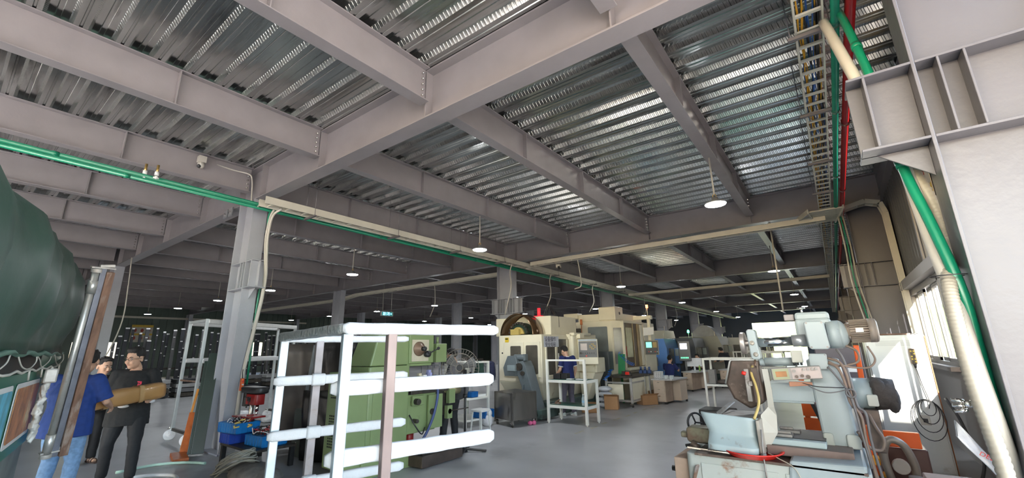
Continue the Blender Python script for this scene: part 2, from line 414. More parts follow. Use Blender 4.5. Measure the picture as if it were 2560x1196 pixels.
# secondary beam lines (x) : bay -10.3..0 and 0..9.76
SBX = [-28.0, -25.6, -22.7, -17.7, -15.4, -12.63, -7.73, -5.16, -2.58, S, 2*S, 3*S-0.017]
girders = {}
GIRLAB = {0: 'large grey steel girder crossing the foreground, carried by the nearest left column', 1: 'second grey girder back, with the cream cable tray along its underside'}
for j in range(0, 6):
    r = thing('steel_girder', GIRLAB.get(j, 'dark grey steel girder deep in the hall, far behind the cable tray'), 'girder', (0, j*D, 0), 0, None if j < 2 else 'far girders deep in the hall')
    b = MB(); ibeam(b, (XL, 0), (LX+0.3, 0), ZD-ZG, 0.246, 0.022, 0.014, ZD); b.build('girder_body', STEEL, r, 0.002, 1)
    girders[j] = r
    if j > 2: continue
    for n_, x in enumerate(SBX):
        if x < -24: continue
        s_ = MB()
        for sg in (-1, 1):
            if sg == 1 and j > 0 and j > 1: continue
            s_.box(x-0.008, x+0.008, min(sg*0.007, sg*0.118), max(sg*0.007, sg*0.118), ZG+0.022, ZD-0.022)
        s_.build('stiffener', STEEL, r)
    # splice welds and the thick end plates by the columns
    for x in (0.46, -0.46, LX-0.46, -10.3+0.46):
        s_ = MB(); s_.box(x-0.008, x+0.008, -0.115, 0.115, ZG+0.022, ZD-0.022); s_.build('stiffener', STEEL, r)
NEARLAB = {
  (0, -1): 'grey secondary beam running from the left column back over the camera side, with the small camera on it',
  (1, -1): 'wide grey beam from the top left corner of the frame ending bolted at the girder',
  (2, -1): 'bright grey beam from the top centre bolted to the near girder',
  (3, -1): 'short visible end of a grey beam at the top edge, right of centre',
  (0, 0): 'grey beam in the column line running back above the cream cable tray',
  (1, 0): 'grey beam behind the near girder, the left one of the two with light stripes',
  (2, 0): 'long grey beam in the middle bay, the one nearest the frame centre, with three stiffeners',
  (3, 0): 'grey beam seen from below, running down towards the right lamp',
}
def sbeam(x, y0, y1, label, group, detail=True, both=True):
    r = thing('steel_beam', label, 'beam', (x, y0, 0), 0, group)
    L_ = y1-y0; b = MB(); a0 = 0.135; a1 = L_-0.135
    H = ZD-ZB
    ibeam(b, (0, a0), (0, a1), H, 0.17, 0.014, 0.010, ZD); b.build('beam_body', STEEL, r, 0.0015, 1)
    if detail:
        for k in (1, 2, 3):
            yy = L_*k/4
            s_ = MB(); s_.box(0.005, 0.080, yy-0.006, yy+0.006, ZB+0.014, ZD-0.014); s_.box(-0.080, -0.005, yy-0.006, yy+0.006, ZB+0.014, ZD-0.014)
            s_.build('stiffener', STEEL, r)
        for ye in (a0+0.055, a1-0.055):
            for q in range(5):
                zz = ZB+0.09+q*0.08
                bb = MB(); bb.cyl((-0.03, ye, zz), (0.03, ye, zz), 0.016, n=6, smooth=False); bb.cyl((-0.04, ye, zz), (0.04, ye, zz), 0.009, n=8); bb.build('bolt', BOLT, r)
    return r
for j in range(-2, 6):
    for x in SBX+[0.0, -10.3, -20.6]:
        key = None
        if j in (-1, 0) and x in (0.0, S, 2*S) or (j in (-1, 0) and abs(x-3*S) < 0.05): key = (round(x/S), j)
        if key: lab, grp = NEARLAB[key], None
        elif j == -1 and -11 < x < 0:
            names = {-2.58: 'first grey beam left of the left column, behind the green pipes', -5.16: 'second grey beam left of the left column, above the truck', -7.73: 'third grey beam left of the left column', -10.3: 'grey beam running over the dark column behind the truck post'}
            lab, grp = names[x], None
        elif j < -1: continue
        elif j >= 1 and x > -11: lab, grp = 'dark grey roof beam in the bays beyond the second girder', 'roof beams beyond the second girder'
        elif j == 0: lab, grp = 'dark roof beam left of the left column, seen as a thin bright line', 'roof beams over the left bays'
        else: lab, grp = 'distant dark roof beam over the far left of the hall', 'roof beams over the far left'
        if x < -21 and j > 3: continue
        sbeam(x, j*D if j > -1 else -D, (j+1)*D, lab, grp, detail=(j in (-1, 0) and x > -8) or (j == 1 and x > 1))
# edge beam along the right wall
r = thing('edge_beam', 'dark edge beam along the top of the right wall', 'beam', (LX+0.35, 0, 0)); b = MB(); ibeam(b, (0, -D), (0, YF), 0.5, 0.17, 0.014, 0.01, ZD); b.build('beam_body', STEEL, r)

DIMSTEEL = mat('shade darkened column paint', (0.105, 0.103, 0.118), 0.33, 0.0, 0.05, 2.0, dirt=(0.13, 0.13, 0.15), dirt_amt=0.2, dirt_scale=1.2, bump=0.10, bump_scale=18)  # column steel paint darkened to tone down the light on right-wall columns
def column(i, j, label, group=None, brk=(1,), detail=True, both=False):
    COLSTEEL = DIMSTEEL if i == 4 else globals()['COLSTEEL']
    x, y = colx(i), j*D
    r = thing('steel_column', label, 'column', (x, y, 0), 0, group)
    b = MB(); hc, wc = 0.327, 0.129
    b.box(-hc, -hc+0.018, -wc, wc, 0, ZG if j != 0 or i != 9 else ZD); b.box(hc-0.018, hc, -wc, wc, 0, ZG)
    b.box(-hc+0.018, hc-0.018, -0.006, 0.006, 0, ZG)
    b.box(-hc-0.04, hc+0.04, -wc-0.03, wc+0.03, 0, 0.025)
    b.build('column_body', COLSTEEL, r, 0.003 if detail else 0, 2)
    z1, z0 = 3.282, 2.779
    for sg in brk:
        k = MB(); a, e = sg*hc, sg*(hc+0.309)
        lo, hi = min(a, e), max(a, e)
        ext = sg*(-hc+0.018); l2, h2 = min(ext, e), max(ext, e)
        for z in (z1-0.016, z0): k.box(lo, hi, -wc-0.002, wc+0.002, z, z+0.016)
        k.box(lo, hi, -0.008, 0.008, z0, z1)
        m_ = sg*(hc+0.309-0.085); k.box(m_-0.007, m_+0.007, -wc, wc, z0+0.016, z1-0.016)
        # gusset under the bracket
        k.prism([(a, -0.006, z0), (a+sg*0.235, -0.006, z0), (a, -0.006, z0-0.19)], (0, 0.012, 0))
        k.build('bracket', COLSTEEL, r, 0.002 if detail else 0, 1, fix=True)
    if brk:
        for z in (z1-0.016, z0):
            c_ = MB(); c_.box(-hc+0.018, hc-0.018, -wc, -0.006, z, z+0.016); c_.box(-hc+0.018, hc-0.018, 0.006, wc, z, z+0.016); c_.build('continuity_plate', COLSTEEL, r, 0.002 if detail else 0, 1)
        if detail:
            for dx in (0.115, 0.225):
                for sg in brk:
                    xx = sg*(hc-dx)
                    c_ = MB(); c_.box(xx-0.006, xx+0.006, -wc, -0.006, z0+0.016, z1-0.016); c_.build('web_stiffener', COLSTEEL, r, 0.002, 1)
    return r
column(3, 0, 'pale grey steel column left of centre, with cables down its right side and blue crates at its foot')
column(3, 1, 'grey steel column in the middle, standing behind the cream machining centre', brk=(1, -1))
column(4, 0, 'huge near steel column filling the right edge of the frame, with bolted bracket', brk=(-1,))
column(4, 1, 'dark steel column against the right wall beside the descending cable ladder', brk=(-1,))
column(2, 0, 'dark steel column behind the two men in black at the left', brk=())
column(2, 1, 'dark column in the hall behind the exit sign, left of it', brk=())
for i in range(0, 5):
    for j in range(1, 7):
        if (i, j) in ((3, 1), (4, 1), (2, 1)): continue
        if j == 6: continue
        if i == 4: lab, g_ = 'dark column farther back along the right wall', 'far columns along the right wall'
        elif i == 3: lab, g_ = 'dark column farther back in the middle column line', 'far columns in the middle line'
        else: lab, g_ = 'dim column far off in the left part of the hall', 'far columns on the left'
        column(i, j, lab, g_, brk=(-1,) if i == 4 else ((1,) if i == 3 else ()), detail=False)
# ================================================================ trays, pipes, lamps
def ladder(name, label, pts, wid, up=(0, 0, 1), rung=0.30, rail=(0.018, 0.10), mat_=None, cables=None, group=None, hang=0, cat='cable tray'):
    """cable ladder along straight runs between pts; wid is the vector across"""
    r = thing(name, label, cat, pts[0], 0, group); o = Vector(pts[0]); m_ = mat_ or TRAYP
    W = Vector(wid)/2
    for s_ in (-1, 1):
        b = MB()
        for p, q in zip(pts[:-1], pts[1:]): b.bar(Vector(p)-o+W*s_, Vector(q)-o+W*s_, rail[0], rail[1], up)
        b.build('side_rail', m_, r)
    cs = []
    for p, q in zip(pts[:-1], pts[1:]):
        p = Vector(p)-o; q = Vector(q)-o; L_ = (q-p).length; n = max(1, int(L_/rung))
        d_ = (q-p).normalized()
        for k in range(n): cs.append((p.lerp(q, (k+0.5)/n)-Vector(up)*rail[1]*0.3, d_))
    cs.sort(key=lambda c: (c[0]+o-CAM).length)
    rest = MB()
    for k, (c, d_) in enumerate(cs):
        b = MB() if k < 90 else rest
        b.bar(c-W, c+W, 0.035, 0.02, up)
        if k < 90: b.build('rung', m_, r)
    if len(cs) > 90: rest.build('rungs', m_, r)['kind'] = 'stuff'
    if cables:
        rr = random.Random(5)
        for mt, rad, n in cables:
            b = MB()
            for k in range(n):
                ph = rr.uniform(-.7, .7); P = []
                for p, q in zip(pts[:-1], pts[1:]):
                    p = Vector(p)-o; q = Vector(q)-o; kk = max(2, int((q-p).length/0.35))
                    for i in range(kk):
                        ph = max(-.78, min(.78, ph+rr.uniform(-.22, .22)))
                        P.append(p.lerp(q, i/kk)+W*ph+Vector(up)*(rr.uniform(-.004, .03)))
                b.tube(P, rad, 5)
            b.build('cables', mt, r)
    return r
YEL = mat('yellow cable', (0.70, 0.36, 0.02), 0.5); BLU = mat('blue cable', (0.02, 0.10, 0.35), 0.5)
DSTRUT = mat('dark strut', (0.16, 0.15, 0.16), 0.5, 0.4)
T1 = ladder('cable_tray', 'long cream cable tray running away from the left column top to the middle column', [(1.16, -0.32, 4.21), (1.16, 7.75, 4.21), (1.16, 20, 4.15), (1.16, 44, 4.15)], (0.25, 0, 0), rail=(0.018, 0.13))
for k, y in enumerate([0.55, 2.5, 4.5, 6.4, 9.5, 12.5, 15.5]):
    r = thing('tray_hanger', 'threaded rod hanger under the long cream cable tray by the left column', 'hanger', (1.16, y, 4.13), 0, 'hangers of the cream cable tray'); b = MB()
    b.box(-0.2, 0.2, -0.02, 0.02, -0.03, 0.0); b.build('strut', DSTRUT, r)
    for s_ in (-1, 1):
        b = MB(); b.cyl((s_*0.17, 0, -0.03), (s_*0.17, 0, 1.05), 0.005, n=5); b.build('rod', DSTRUT, r)
ladder('cable_tray', 'cream cable tray running left to right under the second girder', [(1.35, 7.82, 4.25), (9.05, 7.82, 4.28)], (0, 0.2, 0), rail=(0.018, 0.12))
ladder('cable_tray', 'dim cable tray running left from the middle column behind the exit sign', [(-0.4, 8.45, 4.22), (-9.2, 8.45, 4.22), (-10.6, 8.45, 4.08), (-24, 8.45, 4.12)], (0, 0.2, 0), rail=(0.018, 0.12), rung=0.5)
ladder('cable_tray', 'dim cable tray across the hall two bays behind the near girder', [(1.3, 16.1, 4.0), (9.0, 16.1, 4.05)], (0, 0.2, 0), rail=(0.018, 0.10), rung=0.5)
ladder('cable_ladder', 'cream cable ladder along the ceiling at the right, filled with yellow, blue and black cables', [(9.07, -5, 4.43), (9.07, 7.3, 4.43), (9.07, 46, 4.43)], (0.20, 0, 0), rung=0.25, rail=(0.016, 0.08),
       cables=[(YEL, 0.006, 6), (BLU, 0.006, 4), (BLACK, 0.009, 4), (BLU, 0.005, 1)])
ladder('cable_ladder', 'cable ladder turning off the ceiling and dropping down the right wall beside the dark column', [(9.15, 7.84, 4.36), (9.75, 7.84, 4.50), (9.98, 7.84, 4.42), (10.03, 7.84, 4.2), (10.05, 7.84, 1.2)], (0, 0.22, 0), up=(-1, 0, 0.35), rung=0.22, rail=(0.016, 0.09), mat_=TRAYP)
r = thing('tray_cross', 'wide cross piece of cable ladder where ceiling trays meet near the right wall', 'cable tray', (9.07, 7.8, 4.33)); b = MB()
for k in range(13): b.box(-0.30+0.02*k*0, 0.30, -0.55+k*0.09, -0.52+k*0.09, -0.015, 0.015)
for s_ in (-1, 1): b.bar((s_*0.30, -0.62, 0), (s_*0.16, 0.62, 0), 0.016, 0.10)
b.bar((-0.30, -0.6, 0), (-0.52, 0.0, 0), 0.016, 0.1); b.build('tray_body', TRAYP, r)
for y in (-1.2, 0.9, 2.6, 4.4, 6.1):
    r = thing('tray_hanger', 'grey strut and thin rods carrying the cable ladder at the right', 'hanger', (9.07, y, 4.38), 0, 'hangers of the right cable ladder'); b = MB(); b.box(-0.17, 0.17, -0.02, 0.02, -0.03, 0.0); b.build('strut', DSTRUT, r)
    for s_ in (-1, 1):
        b = MB(); b.cyl((s_*0.15, 0, -0.03), (s_*0.15, 0, 0.76), 0.005, n=5); b.build('rod', DSTRUT, r)

def pipe(name, label, pts, rad, m_, cat='pipe', n=12, smooth=0, joints=None, jm=None, group=None):
    o = Vector(pts[0]); r = thing(name, label, cat, pts[0], 0, group); P = [Vector(p)-o for p in pts]
    if smooth: P = bez(P, smooth)
    b = MB(); b.tube(P, rad, n); b.build('pipe_body', m_, r)
    if joints:
        for t in joints:
            i = min(len(P)-2, int(t*(len(P)-1))); a = P[i].lerp(P[i+1], t*(len(P)-1)-i); d = (P[i+1]-P[i]).normalized()
            b = MB(); b.cyl(a-d*rad*1.1, a+d*rad*1.1, rad*1.22, n=n); b.build('coupling', jm or m_, r)
    return r
pipe('fire_pipe', 'dark red fire pipe along the ceiling beside the cable ladder', [(9.36, -5, 4.40), (9.36, 46, 4.40)], 0.040, REDP, joints=[0.10, 0.16, 0.22, 0.3, 0.4])
pipe('water_pipe', 'dark green pipe along the ceiling between the cable ladder and the red pipe', [(9.25, -5, 4.36), (9.25, 46, 4.36)], 0.033, mat('dark green pipe', (0.004, 0.11, 0.07), 0.35), joints=[0.115, 0.15, 0.20, 0.27])
gp = pipe('water_pipe', 'upper one of the two green pipes crossing in front of the left column', [(0.72, -6.5, 4.34), (0.72, 12, 4.16), (0.72, 40, 4.1)], 0.030, GREENP, joints=[0.1, 0.21, 0.3, 0.42])
pipe('water_pipe', 'lower one of the two green pipes crossing in front of the left column', [(0.80, -6.5, 4.25), (0.80, 12, 4.07), (0.80, 40, 4.05)], 0.030, GREENP, joints=[0.12, 0.24, 0.33, 0.45])
pipe('water_pipe', 'thin green pipe dropping down the right side of the left column', [(0.70, 0.02, 4.2), (0.60, 0.05, 4.0), (0.50, 0.155, 3.3), (0.36, 0.155, 2.7), (0.36, 0.155, 1.1)], 0.018, GREENP, smooth=5)
for k, (x, dy) in enumerate([(0.72, 0.0), (0.80, 0.09)]):
    r = thing('pipe_valve', ['white tap valve on the green pipes, the left one of the pair', 'white tap valve on the green pipes, the right one of the pair'][k], 'valve', (x, -1.85+dy*1.4, 4.33)); b = MB()
    b.cyl((0, 0, 0), (0, 0, 0.16), 0.018); b.build('riser', mat('brass', (0.5, 0.33, 0.12), 0.35, 0.9), r)
    b = MB(); b.cyl((0, 0, -0.01), (0, 0, 0.05), 0.028); b.cyl((0, -0.035, -0.05), (0, 0.035, -0.05), 0.012); b.ball((0, 0, -0.045), 0.026, 10, 6); b.build('valve_body', PAPER, r)
# cables on the left column
for k, (dx, lab) in enumerate([(0.0, 'left one of the two cream cables curving down the right side of the left column'), (0.075, 'right one of the two cream cables curving down the right side of the left column')]):
    pipe('power_cable', lab, [(0.97+dx*1.6, -0.02+dx, 4.18), (0.84+dx*1.2, -0.02, 4.05), (0.72+dx, 0.0, 3.7), (0.67+dx*0.8, 0.05, 3.35), (0.60+dx*0.6, 0.12, 3.0), (0.50+dx*0.6, 0.15, 2.6), (0.42+dx*0.6, 0.14, 2.2), (0.38+dx*0.6, 0.11, 1.8), (0.37+dx*0.6, 0.07, 1.4), (0.37+dx*0.6, 0.05, 0.9), (0.37+dx*0.6, 0.05, 0.35)], 0.021, WHITEP, 'cable', smooth=6)
pipe('camera_conduit', 'thin white conduit bent from the small ceiling camera down to the left column', [(-0.02, -0.95, 5.10), (0.02, -0.45, 5.06), (0.14, -0.22, 5.02), (0.16, -0.16, 4.9), (0.24, -0.16, 4.6), (0.30, -0.16, 4.38), (0.7, -0.24, 4.22), (1.0, -0.26, 4.2)], 0.013, WHITEP, 'conduit', smooth=4)
r = thing('security_camera', 'small white dome camera under the beam by the left column', 'camera', (0.09, -1.0, 5.02)); b = MB(); b.box(-0.06, 0.06, -0.06, 0.06, -0.02, 0.1); b.build('junction_box', WHITEP, r, 0.006)
b = MB(); b.lathe([(0.0, -0.13), (0.04, -0.12), (0.055, -0.08), (0.055, -0.02)], n=16); b.build('camera_body', WHITEP, r); b = MB(); b.ball((0.02, -0.03, -0.10), 0.035, 10, 6); b.build('lens', BLACK, r)
r = thing('security_camera', 'small white bullet camera hanging under the tray on the second girder', 'camera', (2.45, 7.6, 4.02)); b = MB(); b.cyl((-0.25, 0.1, 0.17), (0, 0, 0.04), 0.012); b.build('bracket', WHITEP, r)
b = MB(); b.rbox(-0.07, 0.07, -0.05, 0.05, -0.04, 0.06, 0.02); b.build('camera_body', WHITEP, r); b = MB(); b.cyl((0.03, -0.04, -0.03), (0.06, -0.07, -0.09), 0.04); b.build('lens', BLACK, r)
# light clamp boxes on the girder left of the column
for k, x in enumerate((-0.95, -0.70)):
    r = thing('clamp_plate', ['grey bolted clamp plate under the girder left of the left column, farther from it', 'grey bolted clamp plate under the girder, right beside the left column'][k], 'clamp', (x, -0.15, ZG-0.07)); b = MB(); b.box(-0.09, 0.09, -0.01, 0.01, -0.08, 0.10); b.build('plate', GALV, r, 0.003)
    b = MB(); b.cyl((0, -0.03, 0), (0, 0.02, 0), 0.028, n=6, smooth=False); b.build('bolt', BOLT, r)

# pipes at the near right column
pipe('drain_pipe', 'white plastic pipe slanting from the ceiling behind the bracket of the near right column', [(9.23, 1.7, 5.0), (9.17, 0.75, 4.3), (9.20, 0.27, 3.6), (9.26, 0.21, 3.2), (9.34, 0.2, 2.75), (9.36, 0.15, 2.3), (9.37, 0.02, 1.9), (9.37, -0.06, 1.5), (9.39, -0.05, 1.2), (9.43, 0.08, 0.85)], 0.036, WHITEP, smooth=6)
pipe('water_pipe', 'bright green pipe slanting from the ceiling and down the near right column', [(9.33, 1.55, 5.0), (9.28, 0.7, 4.3), (9.28, 0.24, 3.6), (9.31, 0.19, 3.2), (9.325, 0.16, 2.75), (9.37, 0.06, 2.3), (9.405, 0.0, 1.9), (9.41, 0.02, 1.5), (9.415, 0.02, 0.9)], 0.027, mat('bright green pipe', (0.006, 0.21, 0.115), 0.28), smooth=6, joints=[0.22, 0.5])
# ribbed conduit
P = bez([(9.33, 0.35, 2.95), (9.37, 0.22, 2.75), (9.43, 0.2, 2.4), (9.42, 0.16, 2.15), (9.36, -0.02, 1.95), (9.335, -0.10, 1.7), (9.335, -0.12, 1.4), (9.35, -0.16, 1.05), (9.35, -0.16, 0.6), (9.35, -0.16, 0.1)], 40)
b = MB(); o = P[0].copy(); rad = [0.034 if i % 3 else 0.030 for i in range(len(P))]
b.tube([p-o for p in P], rad, 12); r = thing('ribbed_conduit', 'cream ribbed flexible conduit running down the near right column', 'conduit', o); b.build('conduit_body', RIBP, r)
b = MB(); b.tube([(0.05*math.cos(a)*1.6, 0.06*math.sin(a), 0) for a in [i*PI/8 for i in range(16)]], 0.003, 5, closed=True); t = b.build('cable_tie', BLACK); t.location = (9.37, -0.02, 2.0); tag(t, 'thin black tie strapped round the pipes on the near right column', 'cable tie')
# air tap on the column side
r = thing('pipe_coupling', 'chrome air hose couplings sticking out beside the near right column', 'coupling', (9.36, -0.02, 1.32)); r.scale = (.6, .6, .6); b = MB()
CHR = mat('chrome', (0.75, 0.73, 0.70), 0.15, 1.0, 0.03)
b.lathe([(0.012, 0), (0.012, 0.05), (0.022, 0.05), (0.022, 0.09), (0.015, 0.10), (0.03, 0.12), (0.03, 0.17), (0.018, 0.18)], (0.06, 0, 0), (-1, -0.1, 0.12), 16)
for k in range(3): b.lathe([(0.012, 0), (0.020, 0.01), (0.020, 0.05), (0.014, 0.055), (0.014, 0.09)], (-0.10, -0.02+0.02*k, -0.03+0.03*k), (-1, -0.15, 0.2*(k-1)), 12)
b.build('coupling_body', CHR, r)

# hanging lamps
LENS = emit('lamp lens', (0.93, 0.97, 1.0), 60)
ALU = mat('lamp housing', (0.35, 0.36, 0.38), 0.4, 0.5)
def lamp(loc, label, group=None):
    r = thing('high_bay_lamp', label, 'lamp', loc, 0, group)
    b = MB(); b.lathe([(0.0, 0.11), (0.05, 0.11), (0.06, 0.05), (0.15, 0.03), (0.165, 0.012), (0.16, 0.0)], n=28); b.build('housing', ALU, r)
    b = MB(); b.lathe([(0.158, 0.0), (0.15, -0.012), (0.08, -0.02), (0.0, -0.022)], n=28, caps=False); b.build('lens', LENS, r)
    b = MB(); b.tube([(0.025*math.cos(a), 0, 0.14+0.035*math.sin(a)) for a in [i*PI/6 for i in range(12)]], 0.006, 6, closed=True); b.build('hook', mat('brass hook', (0.6, 0.4, 0.12), 0.3, 0.9), r)
    b = MB(); b.cyl((0, 0, 0.17), (0, 0, ZB-3.86-0.01), 0.013, n=8); b.build('stem', WHITEP, r)
    return r
L0 = lamp((7.6, 3.87, 3.86), 'bright round hanging lamp nearest the viewer, right of centre'); freeze(L0)
for i in range(0, 7):
    for j in range(0, 5):
        if (i, j) == (0, 0): continue
        lab = {(1, 0): 'round hanging lamp in front of the column in the middle', (2, 0): 'round hanging lamp between the left column and the exit sign', (0, 1): 'round hanging lamp at the right in the second bay', (1, 1): 'round hanging lamp just right of centre in the second bay'}.get((i, j))
        dup(L0, (7.6-5.05*i-(.16 if i == 3 else 0), 3.87+8.223*j, 3.86), None, lab or 'small distant round hanging lamp in the dark part of the hall', None if lab else 'distant hanging lamps')
# exit sign on two rods
r = thing('exit_sign', 'small lit exit sign hanging on two long rods in the dark hall', 'sign', (-7.75, 9.15, 3.28), math.radians(0))
sg = MB(); sg.box(-0.04, 0.04, -0.33, 0.33, -0.10, 0.10); sg.build('sign_box', mat('sign frame', (0.6, 0.6, 0.6), 0.4, 0.5), r, 0.004)
sg = MB(); sg.box(0.041, 0.046, -0.29, 0.29, -0.075, 0.075); sg.build('sign_panel', emit('sign panel', (0.01, 0.12, 0.10), 0.5, (0.01, 0.05, 0.05)), r)
for y in (-0.24, 0.24):
    sg = MB(); sg.cyl((0, y, 0.1), (0, y, ZB-3.28-0.01), 0.012, n=6); sg.build('rod', WHITEP, r)
SBL = emit('sign symbol', (0.15, 0.45, 1.0), 3.0)
def text(body, size, m_, parent, loc, rot, name='lettering', ext=0.0005, align='CENTER'):
    c = bpy.data.curves.new(name, 'FONT'); c.body = body; c.size = size; c.align_x = align; c.align_y = 'CENTER'; c.extrude = ext
    o = bpy.data.objects.new(name, c); COL.objects.link(o)
    bpy.context.view_layer.update()
    me = bpy.data.meshes.new_from_object(o.evaluated_get(bpy.context.evaluated_depsgraph_get()))
    bpy.data.objects.remove(o); me.materials.clear(); me.materials.append(m_)
    q = bpy.data.objects.new(name, me); COL.objects.link(q); q.parent = parent; q.location = loc; q.rotation_euler = rot
    return q
RX = (PI/2, 0, PI/2)
text('安全', 0.075, SBL, r, (0.048, -0.17, 0.03), RX); text('出口', 0.075, SBL, r, (0.048, -0.17, -0.04), RX); text('\u2192', 0.12, SBL, r, (0.048, 0.2, 0), RX, 'arrow')
sg = MB(); sg.ball((0.048, 0.06, 0.055), (0.002, 0.014, 0.014), 8, 6)
for a, b2 in (((0.05, 0.035), (0.04, -0.01)), ((0.04, -0.01), (0.075, -0.03)), ((0.075, -0.03), (0.06, -0.065)), ((0.04, -0.01), (0.015, -0.04)), ((0.015, -0.04), (-0.02, -0.04)), ((0.05, 0.03), (0.09, 0.01)), ((0.05, 0.03), (0.01, 0.02)), ((-0.04, 0.065), (-0.04, -0.065)), ((-0.04, 0.065), (0.11, 0.065)), ((0.11, 0.065), (0.11, -0.065))):
    sg.bar((0.048, a[0], a[1]), (0.048, b2[0], b2[1]), 0.004, 0.012, (1, 0, 0))
sg.build('running_figure', SBL, r)
# hanging plumb strip and loose cables
pipe('hanging_rod', 'long thin cream rod hanging from the ceiling above the grey machine', [(7.98, 8.3, 4.68), (7.95, 8.2, 2.35)], 0.018, WHITEP, 'rod')
pipe('loose_cable', 'loose grey cable hanging from the girder by the dark column at the left', [(-7.7, -0.19, 4.45), (-7.68, -0.14, 3.6), (-7.72, -0.1, 2.6), (-7.8, -0.25, 1.7), (-8.0, -0.45, 1.25)], 0.016, WHITEP, 'cable', smooth=5)
for k, (a, b2) in enumerate([((9.27, 7.75, 4.25), (9.36, 7.9, 1.9)), ((9.31, 7.75, 4.25), (9.42, 7.9, 1.9)), ((9.35, 7.75, 4.25), (9.48, 7.9, 1.9))]):
    a = Vector(a); b2 = Vector(b2)
    pipe('drop_cable', ['left one', 'middle one', 'right one'][k]+' of three cables dropping in front of the dark right column', [a, a.lerp(b2, .3)+Vector((-.02, -.1, 0)), a.lerp(b2, .6)+Vector((-.06, -.12, 0)), b2], 0.014, [WHITEP, GREENP, RIBP][k], 'cable', smooth=6)
for k, (p, z) in enumerate([((1.1, 9.2), 2.9), ((1.15, 12.4), 3.0), ((3.0, 7.8), 3.3), ((1.1, 18.5), 3.0), ((1.1, 24), 2.8), ((1.1, 6.9), 2.6), ((-3.9, 8.5), 2.9)]):
    pipe('drop_cable', 'thin cable hanging from a tray down to the machines in the middle of the hall', [(p[0]+(.13 if abs(p[0]-1.1) < .1 else 0), p[1], 4.17), (p[0]+.04, p[1], 3.9), (p[0]+0.1, p[1]-0.05, 3.4), (p[0]-0.1, p[1]-0.1, z)], 0.016, WHITEP, 'cable', smooth=4, group='drop cables to the machines')
# posters on the right wall above the windows
PST = mat('poster yellow', (0.62, 0.42, 0.05), 0.5); PSG = mat('poster paper', (0.50, 0.47, 0.40), 0.5); PSR = mat('poster red', (0.35, 0.05, 0.03), 0.5)
r = thing('safety_poster', 'large yellow and white safety poster on the right wall above the window', 'poster', (10.09, 4.55, 3.55), -PI/2)
b = MB(); b.box(-0.75, 0.75, -0.006, 0.004, -0.72, 0.62); b.build('sheet', PSG, r)
b = MB(); b.box(-0.75, 0.75, -0.009, -0.006, 0.40, 0.62); b.box(-0.75, 0.75, -0.009, -0.006, -0.12, 0.04); b.build('yellow_band', PST, r)
for x in (-0.5, -0.05, 0.4):
    for z in (0.22, -0.36):
        b = MB(); b.lathe([(0.0, 0), (0.13, 0), (0.13, 0.003)], (x, -0.007, z), (0, -1, 0), 16); b.box(x-0.03, x+0.03, -0.012, -0.007, z-0.16, z+0.02); b.build('pictogram', PSR, r)
b = MB(); b.bar((-0.78, -0.03, -0.74), (-0.78, -0.03, 0.64), 0.06, 0.02, (0, 1, 0)); b.build('frame_edge', WALLM, r)
r = thing('safety_poster', 'small yellow and white safety poster on the far left wall above the profiles', 'poster', (XL+0.06, 5.6, 2.9), PI/2); r.scale = (.55, .55, .8)
b = MB(); b.box(-1.1, 1.1, -0.02, 0, -0.55, 0.95); b.build('sheet', PSG, r)
b = MB(); b.box(-1.1, 1.1, -0.03, -0.02, 0.75, 0.95); b.box(-1.1, 1.1, -0.03, -0.02, 0.05, 0.2); b.build('yellow_band', PST, r)
for x in (-0.7, 0.0, 0.7):
    for z in (0.47, -0.2): b = MB(); b.lathe([(0.0, 0), (0.16, 0), (0.16, 0.005)], (x, -0.021, z), (0, -1, 0), 14); b.build('pictogram', PSR, r)
# ================================================================ people
def remeshed(b, name, mats, parent, voxel, classify=None, smooth=2):
    me = b.mesh(name+'_raw')
    bm = bmesh.new(); bm.from_mesh(me); bmesh.ops.recalc_face_normals(bm, faces=bm.faces); bm.to_mesh(me); bm.free()
    o = bpy.data.objects.new(name+'_raw', me); COL.objects.link(o)
    rm = o.modifiers.new('r', 'REMESH'); rm.mode = 'VOXEL'; rm.voxel_size = voxel; rm.use_smooth_shade = True
    if smooth:
        sm = o.modifiers.new('s', 'SMOOTH'); sm.factor = 0.5; sm.iterations = smooth
    bpy.context.view_layer.update()
    nm = bpy.data.meshes.new_from_object(o.evaluated_get(bpy.context.evaluated_depsgraph_get()))
    bpy.data.objects.remove(o); bpy.data.meshes.remove(me)
    nm.name = name; nm.materials.clear()
    for m_ in (mats if isinstance(mats, (list, tuple)) else [mats]): nm.materials.append(m_)
    if classify:
        for p in nm.polygons: p.material_index = classify(p.center)
    nm.polygons.foreach_set('use_smooth', [True]*len(nm.polygons))
    q = bpy.data.objects.new(name, nm); COL.objects.link(q); q.parent = parent
    return q
def loft(b, rings, n=16):
    """rings: (centre, rx, ry, side vector, front vector)"""
    vs = []
    for c, rx, ry, sx, fy in rings:
        c = Vector(c); sx = Vector(sx).normalized(); fy = Vector(fy).normalized()
        for i in range(n):
            t = 2*PI*i/n; vs.append(c+sx*rx*math.cos(t)+fy*ry*math.sin(t))
    k = len(rings)
    fs = [(a*n+i, a*n+(i+1) % n, (a+1)*n+(i+1) % n, (a+1)*n+i) for a in range(k-1) for i in range(n)]
    fs += [tuple(reversed(range(n))), tuple(range((k-1)*n, k*n))]
    b.add(vs, fs, True)
SKIN = mat('skin', (0.60, 0.36, 0.25), 0.5, 0, 0.05, 12); HAIR = mat('black hair', (0.012, 0.010, 0.010), 0.55, 0, 0.3, 60, bump=0.6, bump_scale=160)
EYEW = mat('eye white', (0.7, 0.68, 0.65), 0.3); EYEB = mat('dark iris', (0.02, 0.012, 0.01), 0.2); LIP = mat('lips', (0.42, 0.17, 0.14), 0.45)
